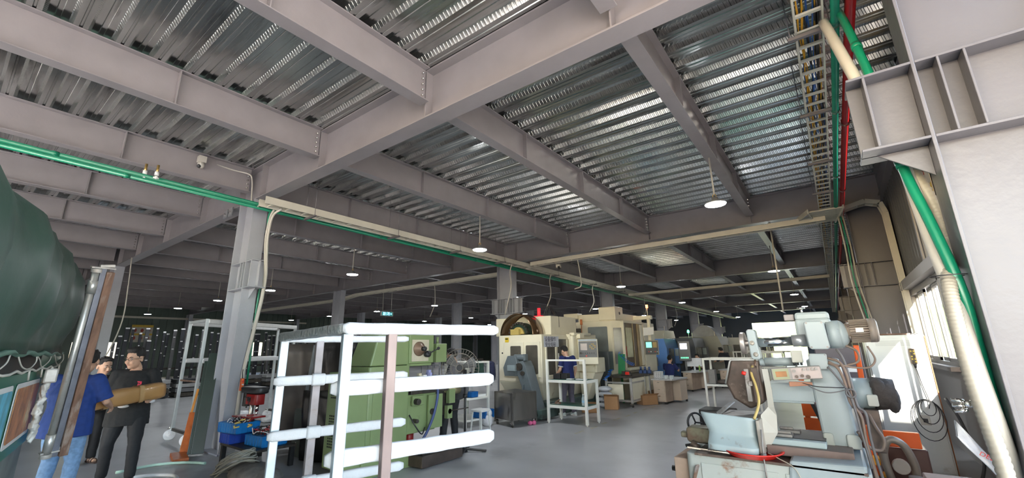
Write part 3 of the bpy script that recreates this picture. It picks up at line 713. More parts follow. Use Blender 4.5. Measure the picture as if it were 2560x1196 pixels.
def seglist(J):
    return [('hipL', 'kneeL'), ('kneeL', 'ankL'), ('hipR', 'kneeR'), ('kneeR', 'ankR')]
def person(name, label, loc, rz, J, shirt, pants, shoe, group=None, vox=0.011, face=0.0, tilt=0.0, shirt_len=0.16, loose=1.0, sleeve=0.75, glasses=False,
           hair_up=1.0, girth=1.0, mask=None, hands=True, hscale=1.05, collar=None, sandals=False, pale_gloves=None):
    """J: joints in metres, forward is +Y, the person's right is +X; face turns the head about Z, tilt nods it"""
    r = thing(name, label, 'person', loc, rz, group)
    V = {k: Vector(v) for k, v in J.items() if isinstance(v, (tuple, list, Vector))}
    pel, che, nek, hd = V['pelvis'], V['chest'], V['neck'], V['head']
    side = (V['shR']-V['shL']).normalized(); hs = (V['hipR']-V['hipL']).normalized()
    spine = (nek-pel).normalized(); fr = spine.cross(side); fr = -fr if fr.y < 0 and abs(fr.y) > 0.01 else fr
    fh = Vector((0, 0, 1)).cross(hs); fh = -fh if fh.y < 0 else fh
    g = girth
    def torso(b, e, lo=0.0, top=True):
        cr = pel-spine*lo
        rings = [(cr-spine*0.02, .150*g+e, .105*g+e, hs, fh), (pel, .165*g+e, .115*g+e, hs, fh), (pel.lerp(che, .35), .142*g+e, .105*g+e, side, fr), (pel.lerp(che, .7), .155*g+e, .112*g+e, side, fr),
                 (che, .170*g+e, .118*g+e, side, fr), (che.lerp(nek, .45), .175*g+e, .100*g+e, side, fr), (che.lerp(nek, .8), .135*g+e, .080+e, side, fr), (nek, .065+e, .058+e, side, fr)]
        if top: rings.append((nek+spine*0.03, .056+e*.4, .054+e*.4, side, fr))
        loft(b, rings)
    def limb(b, pts, rad, n=12):
        b.tube(bez(pts, 5), [rad[0]+(rad[-1]-rad[0])*0]*0 or interp(rad, len(bez(pts, 5))), n)
    def interp(rad, n):
        o = []
        for i in range(n):
            t = i/(n-1)*(len(rad)-1); k = min(int(t), len(rad)-2); o.append(rad[k]*(1-(t-k))+rad[k+1]*(t-k))
        return o
    B = MB(); torso(B, 0)
    for s_ in 'LR':
        B.tube([V['hip'+s_], V['hip'+s_].lerp(V['knee'+s_], .5), V['knee'+s_]], [.088*g, .072*g, .054], 12); B.ball(V['hip'+s_], .09*g)
        B.ball(V['knee'+s_], .055)
        k, a = V['knee'+s_], V['ank'+s_]
        B.tube([k, k.lerp(a, .3)+Vector((0, -.012, 0)), k.lerp(a, .65), a], [.052, .056, .042, .034], 12)
        sh, el, wr = V['sh'+s_], V['el'+s_], V['wr'+s_]
        B.ball(sh, .048*g); B.tube([sh, sh.lerp(el, .5), el], [.047*g, .047*g, .038], 12); B.ball(el, .038); B.tube([el, el.lerp(wr, .35), wr], [.038, .037, .025], 12)
        B.tube([che.lerp(nek, .6), sh], [.07, .056], 10)
        # foot
        fd = V.get('toe'+s_); fd = (fd-a) if fd else Vector((0, 0.17, -0.06)); fd.z = 0; L_ = fd.length; fd.normalize(); hz = a.z
        f0 = a+Vector((0, 0, 0.01)); base = Vector((a.x, a.y, a.z-0.055))
        B.tube([f0, base-fd*.03, base+fd*.06, base+fd*.14], [.034, .036, .038, .028], 10)
        # hand
        if hands:
            hdv = V.get('hand'+s_); hv = ((hdv-wr) if hdv else (wr-el)).normalized()
            pn = V.get('palm'+s_, Vector((-1 if s_ == 'R' else 1, 0, 0))); pn = (pn-hv*pn.dot(hv)).normalized(); sd = hv.cross(pn)
            pc = wr+hv*.05
            loft(B, [(wr-hv*.01, .024, .018, sd, pn), (wr+hv*.03, .034, .016, sd, pn), (wr+hv*.075, .040, .014, sd, pn), (wr+hv*.092, .036, .011, sd, pn)], 12)
            curl = J.get('curl'+s_, 0.5)
            for q, ln in enumerate((.068, .078, .073, .058)):
                st = wr+hv*.085+sd*(-.029+.0195*q)
                a1 = curl*.6; a2 = curl*1.5; d1 = hv*math.cos(a1)+pn*math.sin(a1); d2 = hv*math.cos(a2)+pn*math.sin(a2); d3 = hv*math.cos(a2*1.3)+pn*math.sin(a2*1.3)
                p1 = st+d1*ln*.45; p2 = p1+d2*ln*.32; p3 = p2+d3*ln*.25
                B.tube([st-hv*.02, st, p1, p2, p3], [.0095, .0095, .009, .0085, .007], 8)
            th = wr+hv*.03-sd*.028; B.tube([th, th-sd*.024+hv*.022+pn*.012, th-sd*.03+hv*.05+pn*.02*(1+curl)], [.012, .011, .008], 8)
    # head
    HR = Matrix.Rotation(face, 4, 'Z') @ Matrix.Rotation(-tilt, 4, 'X') @ Matrix.Scale(hscale, 4)
    def hp(x, y, z): return hd+(HR @ Vector((x, y, z)))
    B.tube([nek-spine*.04, nek+Vector((0, 0, .03)), hp(0, -.015, -.06)], [.060, .056, .054], 12)
    def hball(b, x, y, z, rx, ry, rz_, n=16, m_=12):
        T = b.T; b.T = T @ Matrix.Translation(hd) @ HR; b.ball((x, y, z), (rx, ry, rz_), n, m_); b.T = T
    hball(B, 0, -.008, .03, .076, .094, .088); hball(B, 0, .018, -.035, .060, .070, .080); hball(B, 0, .048, -.088, .030, .032, .026)
    hball(B, 0, .030, -.05, .052, .055, .055)
    hball(B, 0, .088, -.022, .0125, .017, .022, 10, 8); hball(B, 0, .096, -.036, .017, .014, .010, 10, 8)
    hball(B, -.034, .070, -.03, .024, .016, .024, 10, 8); hball(B, .034, .070, -.03, .024, .016, .024, 10, 8)
    hball(B, 0, .078, .022, .045, .012, .010, 10, 8)
    for s_ in (-1, 1): hball(B, s_*.078, -.008, -.008, .010, .020, .032, 10, 8)
    hball(B, 0, .080, -.062, .024, .012, .008, 10, 6)
    remeshed(B, 'body', SKIN, r, min(vox, 0.0085) if vox < 0.012 else vox)
    # hair
    b = MB(); T = b.T; b.T = Matrix.Translation(hd) @ HR
    b.ball((0, -.020, .042), (.083, .096, .088*hair_up), 18, 12); b.ball((0, .045, .105), (.062, .045, .030*hair_up), 12, 8)
    rr = random.Random(hash(name+str(round(loc[0], 1))) % 99 if False else int(abs(loc[0]*37)) % 99)
    for k in range(26):
        a = rr.uniform(0, 2*PI); e = rr.uniform(.35, 1.4); x, y, z = .074*math.cos(a)*math.cos(e), -.015+.085*math.sin(a)*math.cos(e), .045+.080*math.sin(e)
        b.tube([(x, y, z), (x*1.12, y*1.12+.012, z+.022*hair_up)], [.016, .006], 6)
    b.T = T
    hq = remeshed(b, 'hair', HAIR, r, 0.008, None, 1)
    # carve the face side of the hair: keep only faces above the hairline
    bm = bmesh.new(); bm.from_mesh(hq.data); inv = (Matrix.Translation(hd) @ HR).inverted()
    kill = [f for f in bm.faces if (lambda c: (c.y > .048 and c.z < .070) or (c.y > .0 and c.z < .012) or c.z < -.062+max(0, c.y*.5) or (abs(c.x) > .06 and abs(c.y+.008) < .026 and c.z < .03))(inv @ f.calc_center_median())]
    bmesh.ops.delete(bm, geom=kill, context='FACES'); bm.to_mesh(hq.data); bm.free()
    # eyes, brows, mouth
    T0 = Matrix.Translation(hd) @ HR
    for s_ in (-1, 1):
        b = MB(); b.T = T0; b.ball((s_*.031, .078, .004), (.013, .010, .0065), 10, 8); e = b.build('eye', EYEW, r)
        b = MB(); b.T = T0; b.ball((s_*.031, .0865, .004), (.0055, .003, .0055), 8, 6); b.build('iris', EYEB, e)
        b = MB(); b.T = T0; b.tube([(s_*.014, .088, .022), (s_*.031, .089, .028), (s_*.048, .078, .022)], [.003, .004, .002], 6); b.build('eyebrow', HAIR, r)
    if not mask:
        b = MB(); b.T = T0; b.tube([(-.022, .083, -.062), (-.008, .091, -.060), (0, .0915, -.061), (.008, .091, -.060), (.022, .083, -.062)], [.002, .0045, .005, .0045, .002], 6); b.build('mouth', LIP, r)
    else:
        b = MB(); b.T = T0; b.ball((0, .058, -.052), (.058, .056, .046), 14, 10); q = b.build('face_mask', mask, r)
        b = MB(); b.T = T0
        for s_ in (-1, 1): b.tube([(s_*.05, .06, -.035), (s_*.085, -.01, -.01)], .002, 5)
        b.build('mask_strap', PAPER, q)
    if glasses:
        b = MB(); b.T = T0
        for s_ in (-1, 1):
            b.tube([(s_*.033+.024*math.cos(a), .100-abs(.024*math.cos(a))*.15, .002+.018*math.sin(a)) for a in [i*PI/9 for i in range(18)]], .0020, 6, closed=True)
            b.tube([(s_*.057, .096, .006), (s_*.082, .03, .004), (s_*.084, -.02, 0)], .0020, 6)
        b.tube([(-.010, .101, .004), (.010, .101, .004)], .002, 6); b.build('glasses', BLACK, r)
    # shirt
    b = MB(); lz = loose; e = .018
    loft(b, [(pel-Vector((0, 0, shirt_len)), .192*g*lz, .140*g*lz, hs, fh), (pel-Vector((0, 0, shirt_len*.4)), .192*g*lz, .138*g*lz, hs, fh), (pel+spine*.04, .184*g*lz, .132*g*lz, hs, fh), (pel.lerp(che, .5), .172*g*lz, .130*g*lz, side, fr),
             (che, .176*g*lz+.008, .124*g*lz+.008, side, fr), (che.lerp(nek, .45), .168*g+e, .104*g+e, side, fr), (che.lerp(nek, .8), .120*g+e, .080+e, side, fr), (nek-spine*.015, .062+e, .058+e, side, fr)])
    for s_ in 'LR':
        sh, el, wr = V['sh'+s_], V['el'+s_], V['wr'+s_]
        b.ball(sh-Vector((0, 0, .004)), .070*g); b.tube([che.lerp(nek, .62), sh-Vector((0, 0, .008))], [.080*g, .060*g], 12)
        if sleeve <= 1: e = sh.lerp(el, sleeve); b.tube([sh-Vector((0, 0, .006)), e], [.067*g, .062*g*loose], 14)
        else: b.tube([sh, el, el.lerp(wr, sleeve-1)], [.068*g, .052*g, .042], 14); b.ball(el, .052*g)
    rq = random.Random(4)
    sq = remeshed(b, 'shirt', shirt, r, max(vox*.9, .010), None, 2)
    if sq.data: 
        tx = bpy.data.textures.get('folds') or bpy.data.textures.new('folds', 'CLOUDS'); tx.noise_scale = 0.13
        md = sq.modifiers.new('folds', 'DISPLACE'); md.texture = tx; md.strength = 0.022; md.mid_level = 0.5
    if collar:
        b = MB(); loft(b, [(nek-spine*.035, .084, .072, side, fr), (nek+spine*.002, .074, .066, side, fr)], 18); b.build('collar', collar, r)
        for s_ in 'LR':
            if sleeve <= 1:
                e = V['sh'+s_].lerp(V['el'+s_], sleeve); dd = (V['el'+s_]-V['sh'+s_]).normalized(); b = MB(); b.cyl(e-dd*.012, e+dd*.008, .066*g*loose, n=16); b.build('sleeve_cuff', PAPER, r)
    # trousers
    b = MB(); loft(b, [(pel-Vector((0, 0, .07)), .155*g, .118*g, hs, fh), (pel, .172*g, .122*g, hs, fh), (pel+spine*.06, .160*g, .115*g, hs, fh)])
    for s_ in 'LR':
        h, k, a = V['hip'+s_], V['knee'+s_], V['ank'+s_]
        b.ball(h, .100*g); b.tube([h, h.lerp(k, .5), k], [.100*g, .090*g, .074], 14); b.ball(k, .073); b.tube([k, k.lerp(a, .5), a+Vector((0, 0, -.02))], [.073, .068, .058], 14)
    b2 = remeshed(b, 'trousers', pants, r, max(vox*.9, .010), None, 2)
    tx = bpy.data.textures.get('folds'); md = b2.modifiers.new('folds', 'DISPLACE'); md.texture = tx; md.strength = 0.020; md.mid_level = 0.5
    for s_ in 'LR':
        a = V['ank'+s_]; fd = V.get('toe'+s_); fd = (fd-a) if fd else Vector((0, 0.17, -0.06)); fd.z = 0; fd.normalize(); sdv = Vector((fd.y, -fd.x, 0)); gz = a.z-.09
        up = Vector((0, 0, 1)); base = Vector((a.x, a.y, gz))
        b = MB()
        if not sandals:
            loft(b, [(base-fd*.075+up*.035, .020, .030, sdv, up), (base-fd*.05+up*.05, .037, .048, sdv, up), (base+up*.055, .040, .053, sdv, up), (base+fd*.06+up*.042, .043, .040, sdv, up), (base+fd*.13+up*.032, .045, .030, sdv, up), (base+fd*.175+up*.025, .030, .020, sdv, up)], 14)
            q = b.build('shoe', shoe, r)
            b = MB(); loft(b, [(base-fd*.08+up*.011, .022, .011, sdv, up), (base-fd*.04+up*.011, .039, .011, sdv, up), (base+fd*.10+up*.011, .047, .011, sdv, up), (base+fd*.183+up*.011, .028, .011, sdv, up)], 14); b.build('sole', PAPER if shoe is not BLACK else BLACK, q)
        else:
            loft(b, [(base-fd*.09+up*.012, .026, .012, sdv, up), (base-fd*.03+up*.012, .040, .012, sdv, up), (base+fd*.10+up*.012, .050, .012, sdv, up), (base+fd*.19+up*.012, .030, .012, sdv, up)], 14)
            q = b.build('sandal', shoe, r)
            b = MB()
            for t in (-.02, .06, .115): b.tube([base+fd*t+sdv*.043*math.cos(x)+up*(.012+.055*math.sin(x)) for x in [i*PI/8 for i in range(9)]], .009, 6)
            b.build('strap', shoe, q)
    return r
def stand(**k):
    J = dict(pelvis=(0, 0, .93), chest=(0, .0, 1.22), neck=(0, -.01, 1.44), head=(0, .02, 1.60), shL=(-.19, -.01, 1.38), shR=(.19, -.01, 1.38), hipL=(-.09, 0, .89), hipR=(.09, 0, .89),
             kneeL=(-.11, .03, .49), kneeR=(.11, .03, .49), ankL=(-.12, 0, .09), ankR=(.12, 0, .09), elL=(-.25, -.02, 1.10), elR=(.25, -.02, 1.10), wrL=(-.27, .06, .86), wrR=(.27, .06, .86))
    J.update(k); return J
CLOTHK = mat('black cotton', (0.014, 0.015, 0.017), 0.85, 0, 0.15, 30); CLOTHP = mat('black trousers cloth', (0.012, 0.013, 0.016), 0.75, 0, 0.15, 20)
CLOTHB = mat('blue cotton', (0.012, 0.045, 0.22), 0.8, 0, 0.12, 20); DENIM = mat('light blue denim', (0.20, 0.34, 0.55), 0.85, 0, 0.2, 25)
NAVY = mat('navy polo', (0.012, 0.022, 0.12), 0.8, 0, 0.1, 20); GREYP = mat('grey purple trousers', (0.10, 0.09, 0.12), 0.8, 0, 0.1, 20); PRINT = mat('shirt print', (0.55, 0.62, 0.66), 0.8)
def flatpatch(parent, name, m_, quads, o, x, y, nrm):
    b = MB(); o = Vector(o); x = Vector(x); y = Vector(y); n = Vector(nrm)
    for poly in quads: b.prism([o+x*p[0]+y*p[1] for p in poly], n*0.004)
    return b.build(name, m_, parent)

# man with glasses carrying the long carton; faces roughly the viewer, head turned to his right
gm = person('person', 'person in black t-shirt and glasses carrying one end of a long brown carton', (0.80, -1.50, 0), math.radians(-112),
    stand(head=(.03, .05, 1.585), ankL=(-.17, .16, .09), kneeL=(-.15, .14, .49), hipL=(-.10, 0, .89), ankR=(.16, -.06, .09), kneeR=(.14, .06, .49), elL=(-.29, .03, 1.10), wrL=(-.30, .27, 1.05), handL=(-.26, .36, 1.02), palmL=(.6, .0, .8), curlL=.6, elR=(.27, -.02, 1.10), wrR=(.10, .22, .99), handR=(.0, .28, .99), palmR=(0, .1, 1), curlR=.3),
    CLOTHK, CLOTHP, BLACK, vox=.010, face=math.radians(-34), tilt=math.radians(5), hscale=1.17, shirt_len=.22, loose=1.12, sleeve=.95, glasses=True, girth=1.12, hair_up=1.15)
flatpatch(gm, 'chest_logo', mat('pink red print', (0.75, 0.05, 0.10), 0.7), [[(0, .05), (.05, .055), (.045, .04), (.015, .035), (.02, .022), (.0, .02)], [(0, .02), (.04, .03), (.045, .005), (.0, -.02), (.005, -.008), (.025, .006), (.02, .014)]], (-.11, .165, 1.22), (1, 0, 0), (0, 0, 1.2), (0, 1, 0))
gl = MB(); gl.ball((-.28, .33, 1.03), (.035, .045, .03), 12, 8); gl.ball((-.27, .36, 1.06), (.02, .03, .035), 10, 6)
GLOVE = mat('white work glove', (0.72, 0.72, 0.76), 0.85, 0, 0.1, 30)
gl.build('glove', GLOVE, gm)
gl = MB()
gl.ball((.02, .26, .975), (.06, .035, .022), 12, 8); gl.build('glove', GLOVE, gm)
# sandalled man behind
sm_ = person('person', 'person in a printed black t-shirt and sandals standing behind the carton', (-0.95, -1.57, 0), math.radians(-78),
    stand(pelvis=(0, 0, .86), hipL=(-.09, 0, .82), hipR=(.09, 0, .82), kneeL=(-.10, .05, .46), kneeR=(.10, .06, .46), chest=(0, .05, 1.12), neck=(0, .07, 1.32), head=(.0, .12, 1.46), shL=(-.19, .06, 1.27), shR=(.19, .06, 1.27), elL=(-.24, .08, 1.0), elR=(.24, .1, 1.0), wrL=(-.16, .3, .95), wrR=(.16, .3, .95)),
    CLOTHK, CLOTHP, mat('brown sandal', (0.07, 0.04, 0.03), 0.6), vox=.011, face=math.radians(10), tilt=math.radians(8), shirt_len=.12, sleeve=.8, hair_up=.85, girth=1.05, hscale=1.15, sandals=True)
flatpatch(sm_, 'shirt_print', PRINT, [[(-.10, .16), (.10, .155), (.10, .145), (-.10, .15)], [(-.10, .09), (-.03, .12), (0, .06), (-.05, .03), (-.11, .05)], [(.01, .11), (.10, .10), (.08, .04), (.03, .05)], [(-.09, .0), (-.03, .02), (-.02, -.06), (-.08, -.07)], [(.0, .02), (.10, .03), (.12, -.03), (.04, -.06)]], (0, .185, 1.05), (1, 0, 0), (0, -.15, 1), (0, 1, 0.1))
# man in blue, back to the viewer, at the truck
bm_ = person('person', 'person in a blue shirt and pale jeans seen from behind at the truck post', (1.52, -2.20, 0), math.radians(48),
    stand(pelvis=(0, 0, .92), chest=(-.01, .03, 1.2), neck=(0, .06, 1.42), head=(0.02, .10, 1.565), shL=(-.20, .03, 1.36), shR=(.20, .03, 1.36), elL=(-.30, .16, 1.14), wrL=(-.2, .36, 1.10), elR=(.29, .10, 1.10), wrR=(.22, .32, 1.02), kneeL=(-.11, .05, .49), kneeR=(.12, .03, .49)),
    CLOTHB, DENIM, BLACK, vox=.011, face=math.radians(20), tilt=math.radians(10), shirt_len=.17, loose=1.15, sleeve=.9, girth=1.12, hscale=1.12)
# machine operator
nm_ = person('person', 'person in a navy polo and grey trousers standing at the cream machining centre', (3.21, 6.53, 0), math.radians(72),
    stand(pelvis=(0, 0, .92), head=(0, .09, 1.545), neck=(0, .02, 1.42), chest=(0, .01, 1.2), elL=(-.24, .02, 1.10), wrL=(-.22, .22, .95), elR=(.24, -.04, 1.1), wrR=(.24, .06, .86), ankL=(-.12, .10, .09), kneeL=(-.11, .07, .49), ankR=(.11, -.05, .09)),
    NAVY, GREYP, mat('white and teal trainer', (0.6, 0.68, 0.68), 0.5), vox=.013, face=math.radians(0), tilt=math.radians(22), shirt_len=.10, sleeve=.72, collar=PAPER)
# masked man behind the fan
mm_ = person('person', 'person in a pale blue face mask standing behind the round fan', (2.9, 2.75, 0), math.radians(120),
    stand(head=(0, .06, 1.52), neck=(0, .01, 1.40), chest=(0, 0, 1.18), shL=(-.19, 0, 1.34), shR=(.19, 0, 1.34), elL=(-.25, .1, 1.08), wrL=(-.15, .32, 1.0), elR=(.25, .1, 1.08), wrR=(.15, .32, 1.0), ankL=(-.2, .15, .09), kneeL=(-.16, .12, .48)),
    mat('striped grey shirt', (0.16, 0.17, 0.22), 0.8), CLOTHP, BLACK, vox=.013, face=math.radians(-10), tilt=math.radians(5), sleeve=.8, mask=mat('pale blue mask', (0.35, 0.70, 0.85), 0.7))
# seated people at desks
def seated(**k):
    J = dict(pelvis=(0, 0, .50), chest=(0, .06, .80), neck=(0, .10, 1.01), head=(0, .16, 1.16), shL=(-.19, .08, .95), shR=(.19, .08, .95), hipL=(-.10, .02, .48), hipR=(.10, .02, .48), kneeL=(-.13, .42, .50), kneeR=(.13, .42, .50),
             ankL=(-.13, .38, .09), ankR=(.13, .38, .09), elL=(-.26, .20, .76), elR=(.26, .20, .76), wrL=(-.16, .44, .80), wrR=(.16, .44, .80))
    J.update(k); return J
DKC = mat('dark work clothes', (0.02, 0.022, 0.03), 0.85)
person('person', 'person in navy seated at the beige desk with the white monitor', (3.75, 13.0, 0), math.radians(-10), seated(), NAVY, CLOTHP, BLACK, vox=.015, sleeve=.8)
person('person', 'person in dark clothes seated facing the desk behind the white monitor', (4.2, 15.6, 0), math.radians(170), seated(), DKC, CLOTHP, BLACK, vox=.018, sleeve=1.5)
person('person', 'person in dark blue bending among the far white racks', (5.0, 17.2, 0), math.radians(60), stand(head=(0, .35, 1.40), neck=(0, .25, 1.3), chest=(0, .12, 1.13), shL=(-.19, .2, 1.26), shR=(.19, .2, 1.26), elL=(-.25, .3, 1.0), elR=(.25, .3, 1.0), wrL=(-.2, .5, .95), wrR=(.2, .5, .95)), DKC, CLOTHP, BLACK, vox=.018, sleeve=1.5)
# ================================================================ truck and the left foreground
T_ = Vector((-0.978, 0.208, 0)); N_ = Vector((-0.208, -0.978, 0)); TC = CAM.copy(); TC.z = 0
def tp(s_, h, z): return TC+T_*s_+N_*h+Vector((0, 0, z))
TARP = mat('green tarpaulin', (0.025, 0.062, 0.045), 0.42, 0, 0.10, 2.0, dirt=(0.05, 0.10, 0.08), dirt_amt=0.25, dirt_scale=1.6, bump=0.15, bump_scale=6)
TRG = mat('green truck panel', (0.0, 0.16, 0.09), 0.35, 0, 0.05, 3)
tr = thing('truck', 'truck with a bulging dark green tarpaulin at the left edge of the frame', 'truck', tuple(TC+T_*5))
o_ = TC+T_*5
rows = []
rr = random.Random(11)
S0, S1 = 1.0, 7.2
ph = [rr.uniform(0, 6.28) for _ in range(12)]
prof_t = [(1.66, .60), (1.75, .60), (1.92, .56), (2.15, .53), (2.38, .55), (2.55, .62), (2.66, .76), (2.72, 1.1), (2.74, 1.9)]
for i in range(60):
    s_ = S0+(S1-S0)*i/59; row = []
    for j, (z, h) in enumerate(prof_t):
        f1 = math.sin(s_*3.1+ph[0]+j*.35)*.035+math.sin(s_*7.3+ph[1]-j*.5)*.022+math.sin(s_*13.1+j*.9)*.012
        amp = 1.0 if 1 < j < 7 else 0.35
        top = 0.10*(s_-4.0)/3 if s_ > 4 else 0
        end = max(0, (s_-6.9)/.3); q = z+(top+math.sin(s_*2.2+ph[3])*.04)*(j/8)
        row.append(tp(s_, h-.02+f1*amp+end*.10*(j > 0), q-end*.05)-o_)
    rows.append(row)
rows2 = []
for k in range(1, 6): rows2.append([p+T_*(.035*k)-N_*(-.06*k*k*.25)+Vector((0, 0, -.012*k*k)) for p in rows[-1]])
b = MB(); b.grid(rows+rows2, True, thick=(0.002, 0.01, 0)); tarp = b.build('tarpaulin', TARP, tr)
b = MB(); b.tube([tp(S0+(S1-S0)*i/30, .575, 1.665+.012*math.sin(i*1.7))-o_ for i in range(31)], .018, 8); b.build('tarpaulin_hem', mat('tarpaulin hem', (0.10, 0.20, 0.15), 0.6), tarp)
# body side panel with pictures
b = MB(); b.prism([tp(-1, .66, .80)-o_, tp(6.9, .66, .80)-o_, tp(6.9, .66, 1.50)-o_, tp(-1, .66, 1.50)-o_], N_*0.06); b.build('side_panel', TRG, tr, fix=True)
b = MB(); b.prism([tp(-1, .70, 1.50)-o_, tp(6.95, .70, 1.50)-o_, tp(6.95, .70, 2.5)-o_, tp(-1, .70, 2.5)-o_], N_*2.1); b.build('cargo', BLACK, tr, fix=True)
b = MB(); b.prism([tp(-1, .68, .45)-o_, tp(6.9, .68, .45)-o_, tp(6.9, .68, .80)-o_, tp(-1, .68, .80)-o_], N_*2.1); b.build('bed', mat('dusty grey chassis', (0.20, 0.22, 0.21), 0.7, 0, 0.2, 4), tr, fix=True)
PIC1 = mat('picture sky blue', (0.12, 0.50, 0.66), 0.4, 0, 0.45, 7, dirt=(0.60, 0.50, 0.30), dirt_amt=0.25); PIC2 = mat('picture warm brown', (0.50, 0.20, 0.07), 0.4, 0, 0.4, 8, dirt=(0.75, 0.62, 0.35), dirt_amt=0.35)
def spanel(s0, s1, z0, z1, h, m_, name, rad=.05):
    pts = []
    for cx, cz, st in ((s1-rad, z1-rad, 0), (s0+rad, z1-rad, 1), (s0+rad, z0+rad, 2), (s1-rad, z0+rad, 3)):
        for i in range(5):
            a = (st+i/4)*PI/2; pts.append(tp(cx+rad*math.cos(a), h, cz+rad*math.sin(a))-o_)
    b = MB(); b.prism(pts, N_*-0.004); return b.build(name, m_, tr, fix=True)
for k, (s0, s1) in enumerate([(3.1, 4.1), (4.2, 5.35), (5.5, 6.75)]):
    q = spanel(s0, s1, .90, 1.42, .655, PAPER, 'picture_border'); spanel(s0+.04, s1-.04, .94, 1.38, .648, [PIC2, PIC1, PIC2][k], 'picture')
ROPE = mat('white rope', (0.60, 0.57, 0.50), 0.8)
for k in range(4):
    s_ = 3.3+k*1.0+.2*(k % 2); e = .12*(k % 2)
    b = MB(); b.tube(bez([tp(s_, .57, 1.66)-o_, tp(s_+.2, .56, 1.61-e*.3)-o_, tp(s_+.5+e, .57, 1.55)-o_, tp(s_+.8, .56, 1.60)-o_, tp(s_+.95-e, .57, 1.66)-o_], 4), .005, 6)
    b.tube([tp(s_+.5+e, .565, 1.55)-o_, tp(s_+.56+e, .565, 1.46)-o_], .007, 6); b.build('rope_loop', ROPE, tr)
b = MB(); b.tube([tp(2.6+i*.22, .565, 1.535+.012*math.sin(i*2.3))-o_ for i in range(21)], .009, 6); b.build('rope', ROPE, tr)
for s_ in (5.9, 0.9):
    b = MB(); c = tp(s_, .95, .42)-o_; b.lathe([(.0, -.13), (.25, -.13), (.40, -.11), (.42, -.05), (.42, .05), (.40, .11), (.25, .13), (.0, .13)], c, tuple(N_), 28); b.build('wheel', mat('tyre rubber', (0.02, 0.02, 0.02), 0.8), tr)

# the folded gate post at the truck tail
gp_ = thing('gate_post', 'worn gate post of silver tube and brown wood leaning before the blue shirt', 'post', (2.30, -2.42, 0.66))
dn = Vector((0, 0, 0)); up_ = Vector((0.44, -0.01, 1.87)); ax_ = up_.normalized()
w_ = Vector((-.20, .98, 0)).normalized()  # towards image right
SILV = mat('worn silver tube', (0.62, 0.61, 0.58), 0.32, 0.6, 0.15, 8, dirt=(0.40, 0.34, 0.27), dirt_amt=0.25)
b = MB(); b.cyl(dn, up_, .030, n=16); b.cyl(up_*.86, up_*.93, .040, n=16); b.cyl(up_*.02, up_*.12, .038, n=16); b.build('tube', SILV, gp_)
b = MB(); b.bar(dn+w_*.06, up_+w_*.055, .035, .05, w_); b.build('channel', mat('dull zinc channel', (0.27, 0.28, 0.33), 0.45, 0.6, 0.2, 8), gp_, 0.004)
b = MB(); b.bar(dn+w_*.125, up_*.985+w_*.112, .07, .07, tuple(Vector((1, .2, 0)))); b.build('wood_batten', mat('worn brown wood', (0.22, 0.12, 0.08), 0.7, 0, 0.35, 7, dirt=(0.40, 0.31, 0.26), dirt_amt=0.5, stretch=(3, 3, .4)), gp_, 0.006)
for t in (.985, .01):
    c = up_*t; b = MB(); b.cyl(c-ax_*.02, c+ax_*.02, .045, n=12); b.bar(c-w_*.05+ax_*.03, c+w_*.15+ax_*.04, .05, .015, ax_); b.bar(c+w_*.02+ax_*.05, c+w_*.14+ax_*.07, .03, .03, ax_); b.build('hinge', mat('pitted white metal', (0.60, 0.56, 0.52), 0.5, 0.3, 0.2, 14, dirt=(0.30, 0.20, 0.13), dirt_amt=0.3), gp_, 0.003)
b = MB(); rr = random.Random(77); b.T = Matrix.Translation((-.02, -.05, .0)) @ Matrix.Diagonal((.75, .75, 1, 1))
for k in range(26):
    z = .16+k*.026; b.bar((-.03+z*.18+rr.uniform(-.02, .02), -.11+rr.uniform(-.025, .025), z), (-.03+z*.18+rr.uniform(-.02, .03), -.10+rr.uniform(-.03, .03), z+.06), rr.uniform(.04, .075), rr.uniform(.03, .06), (rr.uniform(-1, 1), 1, 0))
remeshed(b, 'crumpled_wrap', mat('crumpled white wrap', (0.72, 0.70, 0.66), 0.5, 0.2, 0.2, 20, dirt=(0.35, 0.28, 0.22), dirt_amt=0.4), gp_, .008, None, 1) if True else b.build('crumpled_wrap', mat('crumpled white wrap', (0.72, 0.70, 0.66), 0.5, 0.2, 0.2, 20, dirt=(0.35, 0.28, 0.22), dirt_amt=0.4), gp_)
b = MB(); b.box(-.04, .10, -.16, -.06, .72, .86); b.build('latch_block', mat('pitted white metal', (0, 0, 0)), gp_, 0.015)

# long carton carried by the men
A_, B_ = Vector((1.20, -1.27, 1.165)), Vector((1.50, -2.28, 1.06)); d_ = (B_-A_)
ct = thing('carton', 'long brown carton tube wrapped in clear film, carried between the men', 'carton', tuple(A_))
b = MB(); dn_ = d_.normalized(); sx = dn_.cross(Vector((0, 0, 1))).normalized(); uz = sx.cross(dn_)
rings = []
for i in range(22):
    t = i/21; k = .9+.10*math.sin(t*17)*.4 if 0 < i < 21 else .82
    c = d_*t; ring = []
    for q in range(20):
        a = 2*PI*q/20; ca, sa = math.cos(a), math.sin(a); e = 0.55
        ring.append(c+sx*.100*k*math.copysign(abs(ca)**e, ca)+uz*.116*k*math.copysign(abs(sa)**e, sa))
    rings.append(ring)
b.add([p for r_ in rings for p in r_], [(i*20+j, i*20+(j+1) % 20, (i+1)*20+(j+1) % 20, (i+1)*20+j) for i in range(21) for j in range(20)]+[tuple(reversed(range(20))), tuple(range(21*20, 22*20))], True)
b.build('carton_body', mat('film wrapped cardboard', (0.42, 0.23, 0.09), 0.28, 0, 0.08, 4, coat=0.4), ct, fix=True)
